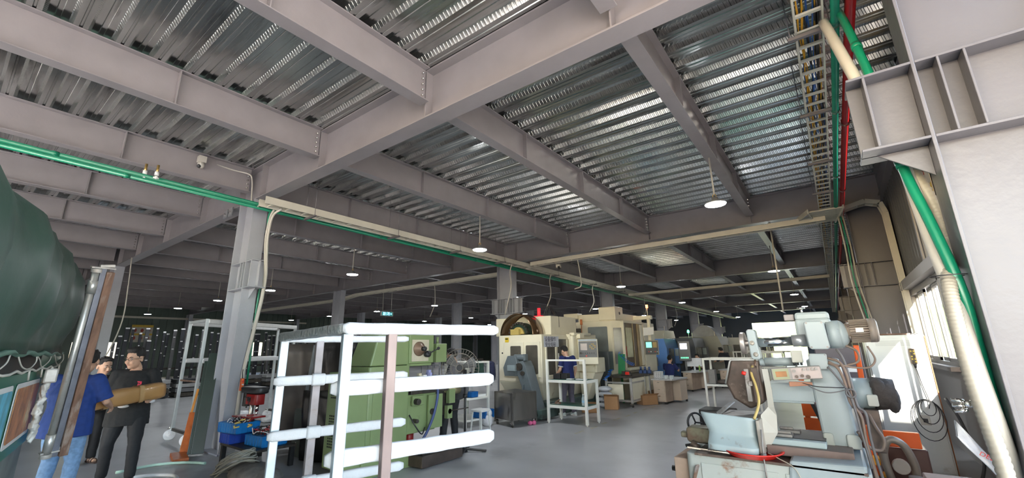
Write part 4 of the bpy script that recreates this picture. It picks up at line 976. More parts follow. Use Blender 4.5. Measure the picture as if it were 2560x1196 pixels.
for t in (.25, .6):
    b = MB(); c = d_*t
    ring = lambda cc, k: [cc+sx*.102*k*math.copysign(abs(math.cos(2*PI*q/20))**.55, math.cos(2*PI*q/20))+uz*.118*k*math.copysign(abs(math.sin(2*PI*q/20))**.55, math.sin(2*PI*q/20)) for q in range(20)]
    b.grid([ring(c, .96)+[ring(c, .96)[0]], ring(c+d_*.05, .96)+[ring(c+d_*.05, .96)[0]]]); b.build('tape_band', mat('clear brown tape', (0.48, 0.30, 0.14), 0.15), ct)

# tall wheeled rack
wr = thing('wheeled_rack', 'tall empty silver rack on castors standing left of the left column', 'rack', (-1.5, -0.14, 0))
RT = mat('silver rack tube', (0.60, 0.64, 0.66), 0.35, 0.5, 0.08, 6)
WFOAM = mat('white foam', (0.80, 0.80, 0.80), 0.7, 0, 0.05, 12, bump=0.25, bump_scale=40)
P4 = [(-.48, .01), (.46, .0), (-.84, 2.40), (-1.78, 2.41)]
for x, y in P4:
    b = MB(); b.bar((x, y, .17), (x, y, 2.30), .055, .055, (1, 0, 0)); b.build('post', RT, wr, .004)
def rail(nm, i, k, z, w_, h, m_, bev=.003):
    b = MB(); p, q = P4[i], P4[k]; b.bar((*p, z), (*q, z), w_, h); b.build(nm, m_, wr, bev)
for z in (.20, 2.27): rail('end_rail', 0, 1, z, .05, .05, DARK if z < 1 else RT); rail('end_rail', 2, 3, z, .05, .05, DARK)
rail('cross_rail', 0, 1, 1.12, .04, .03, RUST)
for z in (2.25, 1.50): rail('wrapped_rail', 1, 2, z, .09, .09, WFOAM, .02); rail('wrapped_rail', 0, 3, z, .09, .09, WFOAM, .02)
CW = mat('pale castor wheel', (0.75, 0.74, 0.76), 0.4)
def castor(parent, x, y, r=.07, m_=None, a=0.4):
    b = MB(); ax = (math.sin(a), math.cos(a), 0); b.lathe([(.0, -.017), (r*.55, -.017), (r*.6, -.012), (r*.92, -.018), (r, -.010), (r, .010), (r*.92, .018), (r*.6, .012), (r*.55, .017), (.0, .017)], (x+.03, y, r), ax, 22); q = b.build('castor', m_ or CW, parent)
    b = MB(); b.cyl((x, y, 2*r+.01), (x, y, 2*r+.045), .02, n=10); b.bar((x+.03+ax[0]*.027, y+ax[1]*.027, r), (x+ax[0]*.027, y+ax[1]*.027, 2*r+.01), .03, .004, ax); b.bar((x+.03-ax[0]*.027, y-ax[1]*.027, r), (x-ax[0]*.027, y-ax[1]*.027, 2*r+.01), .03, .004, ax)
    b.box(x-.035, x+.035, y-.035, y+.035, 2*r+.005, 2*r+.015); b.build('fork', BOLT, q)
for (x, y) in P4: castor(wr, x-.05, y-.03, .10, a=1.9)

# leaning boards between rack and column
WOODB = mat('orange varnished wood', (0.42, 0.11, 0.03), 0.4, 0, 0.25, 3, stretch=(4, 4, .5)); GRB = mat('dark green board', (0.012, 0.028, 0.022), 0.28, 0, 0.1, 4)
def board(name, label, cat, foot, top, wid, th, m_, group=None, extra=None):
    r = thing(name, label, cat, foot, 0, group); t = Vector(top)-Vector(foot); b = MB(); b.bar((0, 0, 0), t, wid, th, (0.93, -.36, 0.2)); b.build('panel', m_, r, .003); return r
board('leaning_board', 'tall dark green board leaning on the left column, white edge', 'board', (-0.02, -0.31, 0.02), (-0.47, -0.12, 1.64), .17, .025, GRB)
board('leaning_board', 'narrow dark green board leaning beside the tall green board', 'board', (-0.10, -0.40, 0.02), (-0.52, -0.22, 1.50), .05, .025, GRB)
board('leaning_board', 'reddish wooden board leaning low beside the dark green boards', 'board', (-0.26, -0.42, 0.02), (-0.60, -0.26, 0.62), .13, .03, WOODB)
board('leaning_board', 'thin orange wooden strip leaning behind the reddish board', 'board', (-0.68, -0.34, 0.02), (-0.88, -0.16, 1.0), .035, .03, mat('orange strip wood', (0.55, 0.22, 0.03), 0.4))
r = thing('wooden_plank', 'short orange wooden plank lying flat on the floor by the left column', 'plank', (0.28, -0.62, 0.0), math.radians(78)); b = MB(); b.box(-.10, .10, -.02, .62, 0.0, .05); b.build('plank', WOODB, r, .004)
# whitish hose on the floor, green end
pipe('floor_hose', 'pale green hose ending in a dark green sleeve on the floor by the crates', [(0.85, -0.48, .03), (0.55, -0.62, .03), (0.3, -0.95, .03), (0.35, -1.4, .03)], .02, mat('pale green hose', (0.45, 0.65, 0.55), 0.4), 'hose', smooth=6)
pipe('floor_hose', 'white pipe curving across the floor by the feet of the man in glasses', [(1.9, -1.45, .03), (1.55, -1.05, .03), (1.2, -1.0, .03), (0.9, -1.25, .03), (0.95, -1.7, .03)], .022, PAPER, 'hose', smooth=6)

# orange pendant switch on the column
r = thing('pendant_switch', 'orange pendant push button control hanging on the left column', 'switch', (0.60, -0.02, 1.02)); b = MB(); b.rbox(-.03, .03, -.025, .025, 0, .20, .012); b.build('casing', mat('orange switch', (0.80, 0.13, 0.02), 0.4), r, .003)
for k in range(3): b = MB(); b.cyl((0.03, 0, .045+k*.055), (0.042, 0, .045+k*.055), .013, n=12); b.build('button', [BLACK, PAPER, REDPL][k], r)
b = MB(); b.tube([(0, 0, .2), (-.03, 0, .28), (-.10, .03, .34)], .008, 6); b.build('cord', BLACK, r)

# blue crates on a black bench
def crate(b, L_, W_, H_, m=3):
    t = .006
    b.box(0, L_, 0, W_, 0, t); b.box(0, L_, 0, t, 0, H_); b.box(0, L_, W_-t, W_, 0, H_); b.box(0, t, 0, W_, 0, H_); b.box(L_-t, L_, 0, W_, 0, H_)
    b.box(-.012, L_+.012, -.012, W_+.012, H_-.018, H_-.006)
    n = int(L_/.07)
    for k in range(n+1): x = k*L_/n; b.box(x-.004, x+.004, -.010, W_+.010, .01, H_-.018)
    n = int(W_/.07)
    for k in range(n+1): y = k*W_/n; b.box(-.010, L_+.010, y-.004, y+.004, .01, H_-.018)
bench = thing('work_bench', 'low black bench holding the blue crates at the foot of the left column', 'bench', (0.90, -0.33, 0)); 
BZ = .30
b = MB(); b.box(0, 1.1, 0, .62, BZ-.035, BZ); b.build('bench_top', DARK, bench, .003)
for x in (.04, 1.06):
    for y in (.04, .58): b = MB(); b.box(x-.03, x+.03, y-.03, y+.03, 0, BZ-.035); b.build('leg', BLACK, bench)
CRM = mat('bright blue crate', (0.01, 0.18, 0.50), 0.35, 0, 0.06, 5); CRD = mat('deep blue crate', (0.02, 0.06, 0.35), 0.35, 0, 0.06, 5)
for k, (nm, p, rz, dim, m_) in enumerate([('deep blue lower crate at the left end of the black bench', (0.92, -0.35, BZ+.002), .05, (.30, .40, .15), CRD), ('bright blue crate holding tangled cables, on top of the deep blue crate', (0.88, -0.38, BZ+.155), .12, (.50, .34, .15), CRM), ('blue crate holding tangled cables at the right end of the bench', (1.44, -0.20, BZ+.002), .06, (.48, .36, .15), CRM)]):
    r = thing('storage_crate', nm, 'crate', p, rz); b = MB(); crate(b, *dim); b.build('crate_body', m_, r)
def tangle(name, label, c, rx, ry, rz_, n, cols, rad=.006, seed=1):
    r = thing(name, label, 'cable', c); rr = random.Random(seed)
    for m_, w8 in cols:
        b = MB()
        for k in range(w8):
            P = []; a = rr.uniform(0, 6.28); x0, y0 = rr.uniform(-.35, .35)*rx, rr.uniform(-.35, .35)*ry; r0 = rr.uniform(.35, .8)
            for i in range(14):
                t = a+i*.55; P.append((x0+rx*r0*math.cos(t)*rr.uniform(.8, 1.1), y0+ry*r0*math.sin(t)*rr.uniform(.8, 1.1), rr.uniform(0, 1)*rz_+rad))
            b.tube(bez(P, 3), rad, 5)
        b.build('cable_strand', m_, r)
    return r
tangle('tangled_cables', 'red, white and black cables with plugs heaped over the left blue crate', (1.12, -0.18, BZ+.24), .24, .17, .11, 14, [(BLACK, 6), (mat('red cable', (0.5, 0.02, 0.02), 0.4), 2), (PAPER, 2), (mat('yellow plug', (0.75, 0.55, 0.15), 0.5), 1)], seed=2)
tangle('tangled_cables', 'red, white and black cables heaped over the right blue crate', (1.62, 0.0, BZ+.10), .24, .18, .14, 14, [(BLACK, 5), (mat('red cable', (0, 0, 0)), 3), (PAPER, 4)], seed=5)
for k in range(9):
    rr = random.Random(40+k); x, y, z = 1.04+rr.uniform(0, .75), -.36+rr.uniform(-.03, .25), BZ+.30+rr.uniform(-.06, .06)
    r = thing('cable_plug', 'small yellow plug on a black lead among the tangled cables', 'plug', (x, y, z), rr.uniform(0, 6), 'yellow plugs on the crates'); b = MB(); b.cyl((-.035, 0, 0), (.035, .0, .012), .011, n=8); b.build('plug_body', mat('yellow plug', (0, 0, 0)), r)
# coil of grey cable
r = thing('cable_coil', 'big coil of dirty grey cable in front of the blue crates', 'cable', (2.05, -0.55, .16)); rr = random.Random(8)
for k in range(14):
    b = MB(); a = rr.uniform(.8, 1.15); zz = rr.uniform(-.05, .10)
    b.tube([(a*.42*math.cos(t), a*.19*math.sin(t), zz+.16*math.cos(t)+.02*math.sin(3*t+k)) for t in [i*2*PI/28 for i in range(28)]], .009, 6, closed=True); b.build('cable_turn', mat('dirty grey cable', (0.30, 0.29, 0.25), 0.6), r)
r = thing('scrap_sack', 'grey brown sack of scrap lying under the cable coil', 'sack', (2.35, -0.45, 0)); b = MB(); b.ball((0, 0, .10), (.40, .26, .13), 16, 10); b.ball((.28, .05, .08), (.22, .2, .11), 12, 8); b.build('sack_body', mat('sack cloth', (0.14, 0.13, 0.12), 0.85, 0, 0.3, 9, bump=.6, bump_scale=14), r)
# drill press on the bench
dp = thing('drill_press', 'small bench drill press with black belt cover and red head and table', 'drill press', (0.98, 0.02, 0.03)); DRED = mat('dull red drill paint', (0.28, 0.012, 0.012), 0.4, 0, 0.15, 6)
b = MB(); b.box(-.14, .22, -.15, .15, BZ, BZ+.05); b.build('base', DRED, dp, .01)
b = MB(); b.cyl((0, 0, BZ+.05), (0, 0, 1.0), .034, n=18); b.build('pillar', mat('bare steel', (0.4, 0.38, 0.35), 0.3, 0.9, 0.15), dp)
b = MB(); b.cyl((0, 0, .55), (0, 0, .64), .055, n=18); b.box(-.05, .25, -.13, .13, .60, .625); b.box(-.30, .02, -.16, .16, .60, .62); b.build('table', DRED, dp, .006)
b = MB(); b.rbox(-.08, .28, -.08, .08, .80, .96, .04); b.build('head', DRED, dp, .008)
b = MB(); b.rbox(-.26, .36, -.11, .11, .97, 1.07, .09, 5); b.build('belt_cover', BLACK, dp, .02)
b = MB(); b.cyl((-.17, 0, .76), (-.17, 0, .97), .075, n=20); b.box(-.24, -.20, -.05, .05, .80, .92); b.build('motor', BLACK, dp, .006)
b = MB(); b.cyl((.20, 0, .70), (.20, 0, .80), .025, n=14); b.cyl((.20, 0, .64), (.20, 0, .70), .016, n=12); b.build('chuck', CHR, dp)
for k in range(3): a = .5+k*2.1; b = MB(); b.cyl((.10, -.08, .87), (.10+.10*math.cos(a), -.12, .87+.10*math.sin(a)), .005, n=6); b.ball((.10+.10*math.cos(a), -.12, .87+.10*math.sin(a)), .014, 8, 6); b.build('feed_handle', BLACK, dp)
b = MB(); b.box(.0, .12, -.086, -.08, .85, .92); b.build('switch_plate', BLACK, dp)
for k in range(5):
    rr = random.Random(60+k); pipe('wire_rod', 'thin bent wire sticking out beside the drill press', [(1.45, .15, .70+.05*k), (1.62+.05*k, .05, .92+.03*k), (1.9+.05*k, -.05, .85-.06*k+rr.uniform(-.1, .1))], .004, RUST, 'wire', n=5, smooth=3, group='bent wires beside the drill press')

# dark sheets and boards behind the white rack
SHB = mat('dark film wrapped sheet', (0.012, 0.011, 0.011), 0.33, 0, 0.4, 2.0, dirt=(0.05, 0.045, 0.04), dirt_amt=0.25, dirt_scale=1.5, bump=0.25, bump_scale=7)
SHG = mat('greyish film wrapped sheet', (0.07, 0.06, 0.055), 0.4, 0, 0.3, 2.0, dirt=(0.03, 0.027, 0.027), dirt_amt=0.4, dirt_scale=2.2, bump=0.25, bump_scale=6)
def sheet(name, label, p, q, z0, z1, m_, th=.05, wav=.015, seed=0):
    r = thing(name, label, 'sheet', (p[0], p[1], 0)); o = Vector((p[0], p[1], 0)); P = Vector((p[0], p[1], 0)); Q = Vector((q[0], q[1], 0)); n = (Q-P).cross(Vector((0, 0, 1))).normalized(); rr = random.Random(seed); rows = []
    for i in range(17):
        t = i/16; row = []
        for j in range(9): row.append(P.lerp(Q, t)+Vector((0, 0, z0+(z1-z0)*j/8))+n*(wav*math.sin(t*9+seed)+.01*math.sin(j*1.3+t*20)+.05*(j/8))-o)
        rows.append(row)
    b = MB(); b.grid(rows, True, thick=-n*th); b.build('sheet_body', m_, r); return r
sheet('wrapped_sheet', 'tall brownish grey film wrapped sheet standing right of the left column', (0.62, 0.62), (1.35, 1.05), .05, 1.78, SHG, seed=1)
sheet('wrapped_sheet', 'tall glossy black wrapped sheet behind the left posts of the white rack', (1.75, 0.72), (2.40, 0.98), .05, 1.86, SHB, seed=2)
sheet('wrapped_sheet', 'second tall black wrapped sheet, next to the green milling machine', (2.50, 0.80), (3.05, 1.02), .05, 1.86, SHB, seed=3)
sheet('wrapped_sheet', 'lower black wrapped panel leaning under the tall black sheets', (1.9, 0.40), (2.6, 0.60), .03, 1.05, SHB, seed=4)
r = thing('sheet_metal_box', 'grey green metal box behind the drill press', 'box', (1.35, .55, 0)); b = MB(); b.box(0, .5, 0, .3, 0, .72); b.build('box_body', mat('grey green paint', (0.10, 0.12, 0.11), 0.5), r, .008)
r = thing('angle_bar', 'pale steel angle bar standing upright beside the brownish sheet', 'bar', (1.47, 0.56, 0)); b = MB(); b.bar((0, 0, 0), (.10, .12, 1.75), .05, .02, (1, 0, 0)); b.build('bar_body', GALV, r)

# racks of dark profiles on the left
PROF = mat('dark anodised profile', (0.035, 0.037, 0.045), 0.35, 0.6, 0.2, 6); PEND = mat('silver profile end', (0.65, 0.65, 0.66), 0.3, 0.7)
rr = random.Random(21)
GREYM_ = mat('mid grey profile', (0.10, 0.10, 0.11), 0.4, 0.4)
prr = thing('profile_rack', 'long low steel rack holding upright dark profiles along the left side of the hall', 'rack', (-14.75, 1.0, 0))
b = MB()
for z in (.35, 1.0): b.box(0, .06, 0, 9.6, z, z+.06); b.box(.8, .86, 0, 9.6, z, z+.06)
b.build('rack_rail', DARK, prr)
for k in range(7): b = MB(); b.box(0, .86, k*1.6-.03, k*1.6+.03, 0, 1.0); b.build('rack_frame', DARK, prr)
for k in range(62):
    y = 0.9+k*.185+rr.uniform(-.04, .04); x = -13.3+rr.uniform(-.25, .35); h = rr.uniform(2.3, 2.62) if k % 6 else rr.uniform(1.8, 2.2)
    lean = rr.uniform(-.05, .05); w9 = rr.uniform(.07, .14)
    r = thing('metal_profile', 'dark upright metal profile with a silver end in the left rack', 'profile', (x, y, .0), 0, 'upright dark profiles in the left rack')
    b = MB(); b.bar((0, 0, .02), (-.12, lean, h), w9, .05, (1, 0, 0)); b.build('profile_body', PROF if k % 5 else GREYM_, r)
    b = MB(); b.bar((-.12, lean, h), (-.123, lean, h+.05), w9+.004, .055, (1, 0, 0)); b.build('end_cap', PEND, r)
    for q in (.38, .66, .84): b = MB(); q += rr.uniform(-.06, .06); b.bar((-.12*q+.001, lean*q, h*q), (-.12*q-.001, lean*q, h*q+.035), w9*.6, .058, (1, 0, 0)); b.build('strap', PEND, r)
for k in range(9):
    r = thing('profile_bundle', 'low stack of long grey profiles lying in the left part of the hall', 'profiles', (-12.3, 1.6+k*1.1, 0), rr.uniform(-.05, .05), 'low stacks of profiles')
    for q in range(4): b = MB(); b.box(-.4, .4, 0, .9, .02+q*.17, .16+q*.17); b.build('profile_layer', [PROF, DARK, mat('grey profile', (0.16, 0.16, 0.17), 0.4, 0.4), mat('pale profile', (0.35, 0.35, 0.36), 0.4, 0.4)][(q+k) % 4], r, .01)
r = thing('beige_board', 'tall beige panel standing among the dark profiles', 'panel', (-12.95, 5.2, 0)); b = MB(); b.bar((0, 0, 0), (-.2, .05, 2.6), .35, .04, (1, 0, 0)); b.build('panel', mat('beige board', (0.42, 0.33, 0.25), 0.6), r)
for k in range(5):
    r = thing('foil_bag', 'crumpled white plastic wrap on the floor near the profile rack', 'wrap', (-4.6+k*1.1, 1.4+.3*k, 0), k, 'white plastic wraps on the floor'); b = MB(); b.ball((0, 0, .1), (.35, .2, .13), 10, 7); b.ball((.2, .1, .08), (.2, .22, .12), 8, 6); b.build('wrap', mat('white plastic wrap', (0.7, 0.7, 0.72), 0.35, 0, .1, 9, bump=.9, bump_scale=12), r)
r = thing('floor_panel', 'dark flat panel lying on the floor beyond the wheeled rack', 'panel', (-3.4, .6, 0), .5); b = MB(); b.box(0, 1.9, 0, .8, 0, .05); b.build('panel', BLACK, r)
# ================================================================ white foam wrapped rack, foreground
FOAM = mat('white foam wrap', (0.70, 0.70, 0.70), 0.6, 0, 0.03, 9, bump=0.35, bump_scale=26)
FOAMG = mat('film wrapped grey foam', (0.36, 0.37, 0.36), 0.35, 0, 0.08, 14, dirt=(0.62, 0.50, 0.30), dirt_amt=0.12, bump=0.8, bump_scale=34)
RAW = mat('bare galvanised tube', (0.55, 0.62, 0.68), 0.38, 0.45, 0.15, 6, dirt=(0.62, 0.60, 0.52), dirt_amt=0.35, dirt_scale=2)
RAWG = mat('dull bare tube', (0.30, 0.27, 0.27), 0.5, 0.4, 0.2, 8, dirt=(0.22, 0.15, 0.11), dirt_amt=0.3)
RAWR = mat('rust brown tube', (0.26, 0.19, 0.17), 0.5, 0.35, 0.2, 7, dirt=(0.30, 0.13, 0.06), dirt_amt=0.3, stretch=(1, 1, .35))
t_ = Vector((0.309, 0.951, 0)); PA = Vector((6.476, -1.844, 0)); PB = Vector((5.388, -1.686, 0))
fr = thing('foam_wrapped_rack', 'large steel tube rack wrapped in white foam standing in the foreground', 'rack', tuple(PA))
Z1, Z2, Z3, ZT = 1.435, 1.055, 0.715, 1.778
def pt(P, s_, z): return P-PA+t_*s_+Vector((0, 0, z))
for P, s_, m_, nm in ((PA, 0, RAW, 'post'), (PA, .270, RAWR, 'post'), (PB, 0, RAW, 'post'), (PB, .255, RAWG, 'post'), (PA, .95, RAWG, 'inner')):
    if nm == 'inner': continue
    top = 1.745 if m_ is not RAWR else 1.752
    b = MB(); b.bar(pt(P, s_, 0.12), pt(P, s_, top), .058, .058, tuple(t_)); b.build('post', m_, fr, .005)
def foam(name, a, b_, w_, h, m_=FOAM, seed=0, rr_=None):
    a = Vector(a); b_ = Vector(b_); d = b_-a; L_ = d.length; dn = d.normalized(); sx = dn.cross(Vector((0, 0, 1))).normalized(); uz = sx.cross(dn); rr = random.Random(seed); n = max(10, int(L_/.035)); M_ = 18; vs = []
    for i in range(n+1):
        t = i/n; e = min(1, min(t, 1-t)*L_/.02+.62); k = e*(1+.035*math.sin(t*L_*23+seed)+rr.uniform(-.015, .015))
        for q in range(M_):
            A = 2*PI*q/M_; ca, sa = math.cos(A), math.sin(A); vs.append(a+d*t+sx*w_/2*k*math.copysign(abs(ca)**.6, ca)+uz*h/2*k*math.copysign(abs(sa)**.6, sa))
    b = MB(); b.add(vs, [(i*M_+j, i*M_+(j+1) % M_, (i+1)*M_+(j+1) % M_, (i+1)*M_+j) for i in range(n) for j in range(M_)]+[tuple(reversed(range(M_))), tuple(range(n*M_, (n+1)*M_))], True)
    return b.build(name, m_, fr, fix=True)
foam('top_rail', pt(PA, -.035, ZT), pt(PA, 1.065, ZT), .080, .072, seed=1)
foam('top_rail', pt(PB, -.035, ZT-.035), pt(PB, 1.0, ZT-.035), .060, .055, seed=2)
foam('top_rail', pt(PA, -.01, ZT), pt(PB, -.02, ZT-.02), .075, .066, FOAMG, seed=3)
inA = Vector((-.05, .012, 0)); inB = Vector((.05, -.012, 0))
for z, k in ((Z1, 4), (Z2, 5), (Z3, 6)):
    foam('side_rail', pt(PA, -.055, z)+inA, pt(PA, 1.065, z+.0)+inA, .055, .088 if z > 1.2 else .092, seed=k)
    foam('side_rail', pt(PB, -.055, z)+inB, pt(PB, .98, z)+inB, .050, .072, seed=k+5)
    foam('wrap_bulge', pt(PB, .20, z)+inB, pt(PB, .31, z)+inB, .070, .088, seed=k+9)
foam('side_rail', pt(PA, .0, .30)+inA, pt(PB, .0, .30)+inB, .06, .06, seed=19)
for P, s_ in ((PA, 0), (PB, 0), (PA, .27), (PB, .255)):
    castor(fr, (P-PA+t_*s_).x-.03, (P-PA+t_*s_).y, .055)
FY = mat('yellowed foam', (0.80, 0.74, 0.30), 0.6)
# ================================================================ machines in the middle
MG = mat('pale green machine paint', (0.22, 0.29, 0.13), 0.38, 0, 0.06, 3, dirt=(0.12, 0.12, 0.06), dirt_amt=0.22, dirt_scale=2.5)
DWIN = mat('dark machine window', (0.10, 0.09, 0.075), 0.12, 0, 0.3, 2.5, dirt=(0.22, 0.18, 0.12), dirt_amt=0.3, dirt_scale=1.2)
DGREEN = mat('dark green grey base', (0.07, 0.11, 0.10), 0.5, 0, 0.2, 4, dirt=(0.04, 0.035, 0.03), dirt_amt=0.3)
GREYM = mat('blue grey machine paint', (0.13, 0.155, 0.17), 0.4, 0, 0.08, 5)
SSTEEL = mat('stainless sheet', (0.24, 0.22, 0.20), 0.28, 0.8, 0.3, 2.2, dirt=(0.10, 0.085, 0.07), dirt_amt=0.25, stretch=(1, 1, .3))
# ---- milling machine
ml = thing('milling_machine', 'green milling machine with an open dark knee, behind the white foam rack', 'milling machine', (3.2, 0.9, 0)); o = (-3.2, -0.9)
def L(b): b.T = Matrix.Translation((-3.2, -0.9, 0)); return b
b = L(MB()); b.rbox(2.95, 3.52, .42, 1.15, .18, 1.42, .035, 3); b.build('column', MG, ml, .006)
b = L(MB()); b.prism([(2.98, .46, 1.42), (3.50, .46, 1.42), (3.50, .60, 1.88), (3.02, .60, 1.88)], (0, 0, 0)) if False else b.add([(2.97, .44, 1.425), (3.50, .44, 1.425), (3.50, 1.14, 1.425), (2.97, 1.14, 1.425), (3.03, .58, 1.90), (3.48, .58, 1.90), (3.48, 1.62, 1.90), (3.03, 1.62, 1.90)], [(0, 3, 2, 1), (4, 5, 6, 7), (0, 1, 5, 4), (1, 2, 6, 5), (2, 3, 7, 6), (3, 0, 4, 7)]); b.build('ram_housing', MG, ml, .02)
b = L(MB()); b.box(3.02, 3.52, 1.12, 1.62, 1.44, 1.88); b.box(3.04, 3.50, 1.10, 1.60, 1.40, 1.44); b.build('spindle_head', MG, ml, .012)
b = L(MB()); b.box(2.92, 3.56, .36, 1.22, .0, .20); b.build('base', MG, ml, .01)
b = L(MB()); b.box(3.0, 3.85, 1.15, 1.98, .02, .17); b.build('coolant_tray', mat('dark brown base paint', (0.06, 0.045, 0.038), 0.5, 0.1, 0.3, 6), ml, .006)
b = L(MB()); b.box(3.05, 3.80, 1.2, 1.93, .17, .185); b.build('swarf_bed', mat('black swarf', (0.015, 0.013, 0.012), 0.35, 0.4, 0.5, 60, bump=1, bump_scale=70), ml)
b = L(MB()); b.box(3.02, 3.53, .12, .42, .14, 1.36); q = b.build('rear_cabinet', MG, ml, .012)
for z0, z1 in ((1.02, 1.20), (.40, .85)):
    b = L(MB()); n = int((z1-z0)/.035)
    for i in range(8):
        for k in range(n): b.box(3.12+i*.042, 3.145+i*.042, .114, .121, z0+k*.035, z0+k*.035+.02)
    b.build('louvre_slots', mat('vent slot black', (0.03, 0.035, 0.02), 0.7), q)
b = L(MB()); b.box(3.515, 3.53, .50, .86, .22, 1.36); b.build('side_door', MG, ml, .004)
b = L(MB()); b.box(3.53, 3.535, .98, 1.06, 1.13, 1.22); b.build('name_plate', PAPER, ml)
b = L(MB())
for k in range(3): b.box(3.535, 3.537, .985, 1.055, 1.14+k*.028, 1.155+k*.028)
b.build('name_plate_lines', BLACK, ml)
b = L(MB()); b.cyl((3.515, 1.0, .62), (3.53, 1.0, .62), .035, n=16); b.build('filler_cap', GALV, ml)
b = L(MB()); b.box(3.50, 3.55, 1.0, 1.12, .12, .28); b.build('junction_box', RUST, ml)
# dial panel
b = L(MB()); b.box(3.515, 3.535, 1.16, 1.50, 1.47, 1.80); b.build('dial_panel', mat('cream dial plate', (0.55, 0.50, 0.38), 0.5), ml, .003)
b = L(MB()); b.lathe([(.11, 0), (.11, .02), (.08, .03), (.08, .05), (.05, .055), (.05, .09), (.0, .095)], (3.535, 1.29, 1.66), (1, 0, 0), 24); b.build('speed_dial', mat('brown dial', (0.25, 0.16, 0.11), 0.4, 0.2), ml)
b = L(MB()); b.lathe([(.035, 0), (.035, .06), (.0, .065)], (3.625, 1.29, 1.66), (1, 0, 0), 18); b.build('dial_hub', BLACK, ml); b = L(MB()); b.lathe([(.05, 0), (.05, .07), (.0, .075)], (3.535, 1.44, 1.58), (1, 0, 0), 18); b.cyl((3.59, 1.44, 1.58), (3.64, 1.60, 1.66), .01, n=8); b.ball((3.64, 1.61, 1.665), .026, 10, 7); b.build('lever', BLACK, ml)
# counterbalance box on stem
b = L(MB()); b.box(3.28, 3.50, 1.70, 1.94, 1.44, 1.74); b.box(3.10, 3.3, 1.60, 1.8, 1.50, 1.70); b.build('control_box', MG, ml, .012)
b = L(MB()); b.cyl((3.39, 1.82, 1.74), (3.39, 1.82, 1.85), .022); b.build('stem', MG, ml)
# knee and table
b = L(MB()); b.box(3.02, 3.46, 1.15, 1.75, .42, .98); b.build('knee', MG, ml, .012)
b = L(MB()); b.box(3.48, 3.52, 1.22, 1.45, .82, .96); b.box(3.48, 3.52, 1.55, 1.85, .45, .95); b.box(3.46, 3.54, 1.98, 2.12, .78, 1.0); b.box(3.46, 3.54, 1.95, 2.06, .55, .75); b.build('knee_panels', MG, ml, .006)
b = L(MB()); b.box(3.00, 3.42, 1.75, 2.05, .60, 1.02); b.box(3.08, 3.50, 1.2, 2.0, .98, 1.06); b.cyl((3.44, 1.3, .6), (3.56, 1.3, .6), .03); b.cyl((3.44, 1.62, .70), (3.56, 1.62, .70), .045); b.cyl((3.44, 1.28, .88), (3.60, 1.28, .88), .045); b.build('knee_gears', DARK, ml, .006)
b = L(MB()); b.box(2.75, 3.62, 1.18, 1.62, 1.06, 1.13); b.build('work_table', DARK, ml, .004)
b = L(MB()); b.cyl((3.2, 1.45, .18), (3.2, 1.45, .45), .07, n=18); b.build('lift_screw', mat('dull red drill paint', (0, 0, 0)), ml)
b = L(MB()); b.lathe([(.16, 0), (.175, .01), (.175, .03), (.16, .04), (.05, .05), (.035, .08), (.0, .08)], (3.46, 2.28, .98), (.6, -.8, 0), 28); b.build('face_wheel', mat('dark grey wheel', (0.08, 0.08, 0.085), 0.45, 0.5), ml)
b = L(MB()); b.cyl((3.44, 2.02, .98), (3.48, 2.26, .98), .07, n=18); b.cyl((3.3, 1.95, .98), (3.44, 2.03, .98), .045, n=14); b.build('wheel_arbor', mat('brassy steel', (0.42, 0.38, 0.22), 0.35, 0.6), ml)
b = L(MB()); b.tube(bez([(3.56, 1.62, 1.25), (3.62, 1.64, 1.0), (3.60, 1.60, .7), (3.55, 1.52, .45), (3.5, 1.45, .30)], 6), .020, 8); b.build('coolant_hose', mat('blue grey hose', (0.05, 0.08, 0.22), 0.45), ml)
b = L(MB()); b.tube(bez([(3.50, 1.18, .70), (3.60, 1.22, .55), (3.60, 1.35, .42), (3.5, 1.5, .48)], 6), .010, 6); b.build('cable', BLACK, ml)
b = L(MB()); b.cyl((3.5, 2.0, .66), (3.72, 2.25, .70), .010, n=8); b.cyl((3.5, 2.0, .66), (3.54, 2.0, .66), .04); b.build('crank_handle', DARK, ml)
# things on the table
for k, (x, y, dx, dy, h, m_, nm, lb) in enumerate([(3.50, 1.22, .10, .12, .10, BLUEPL, 'parts_box', 'small blue box at the left end of the milling table'), (3.50, 1.36, .08, .06, .16, mat('cream block', (.6, .55, .4), .5), 'fixture_block', 'cream upright block on the milling table'), (3.50, 1.46, .09, .08, .13, PAPER, 'fixture_block', 'white block in the middle of the milling table'), (3.48, 1.57, .10, .05, .20, mat('lilac folder', (.35, .37, .65), .6), 'paper_folder', 'lilac paper folder on the milling table')]):
    r = thing(nm, lb, 'box' if k != 3 else 'folder', (x, y, 1.13)); b = MB(); b.box(-dx/2, dx/2, -dy/2, dy/2, 0, h*.8); b.box(-dx*.3, dx*.3, -dy*.6, dy*.3, h*.4, h); b.build('body', m_, r, .004)

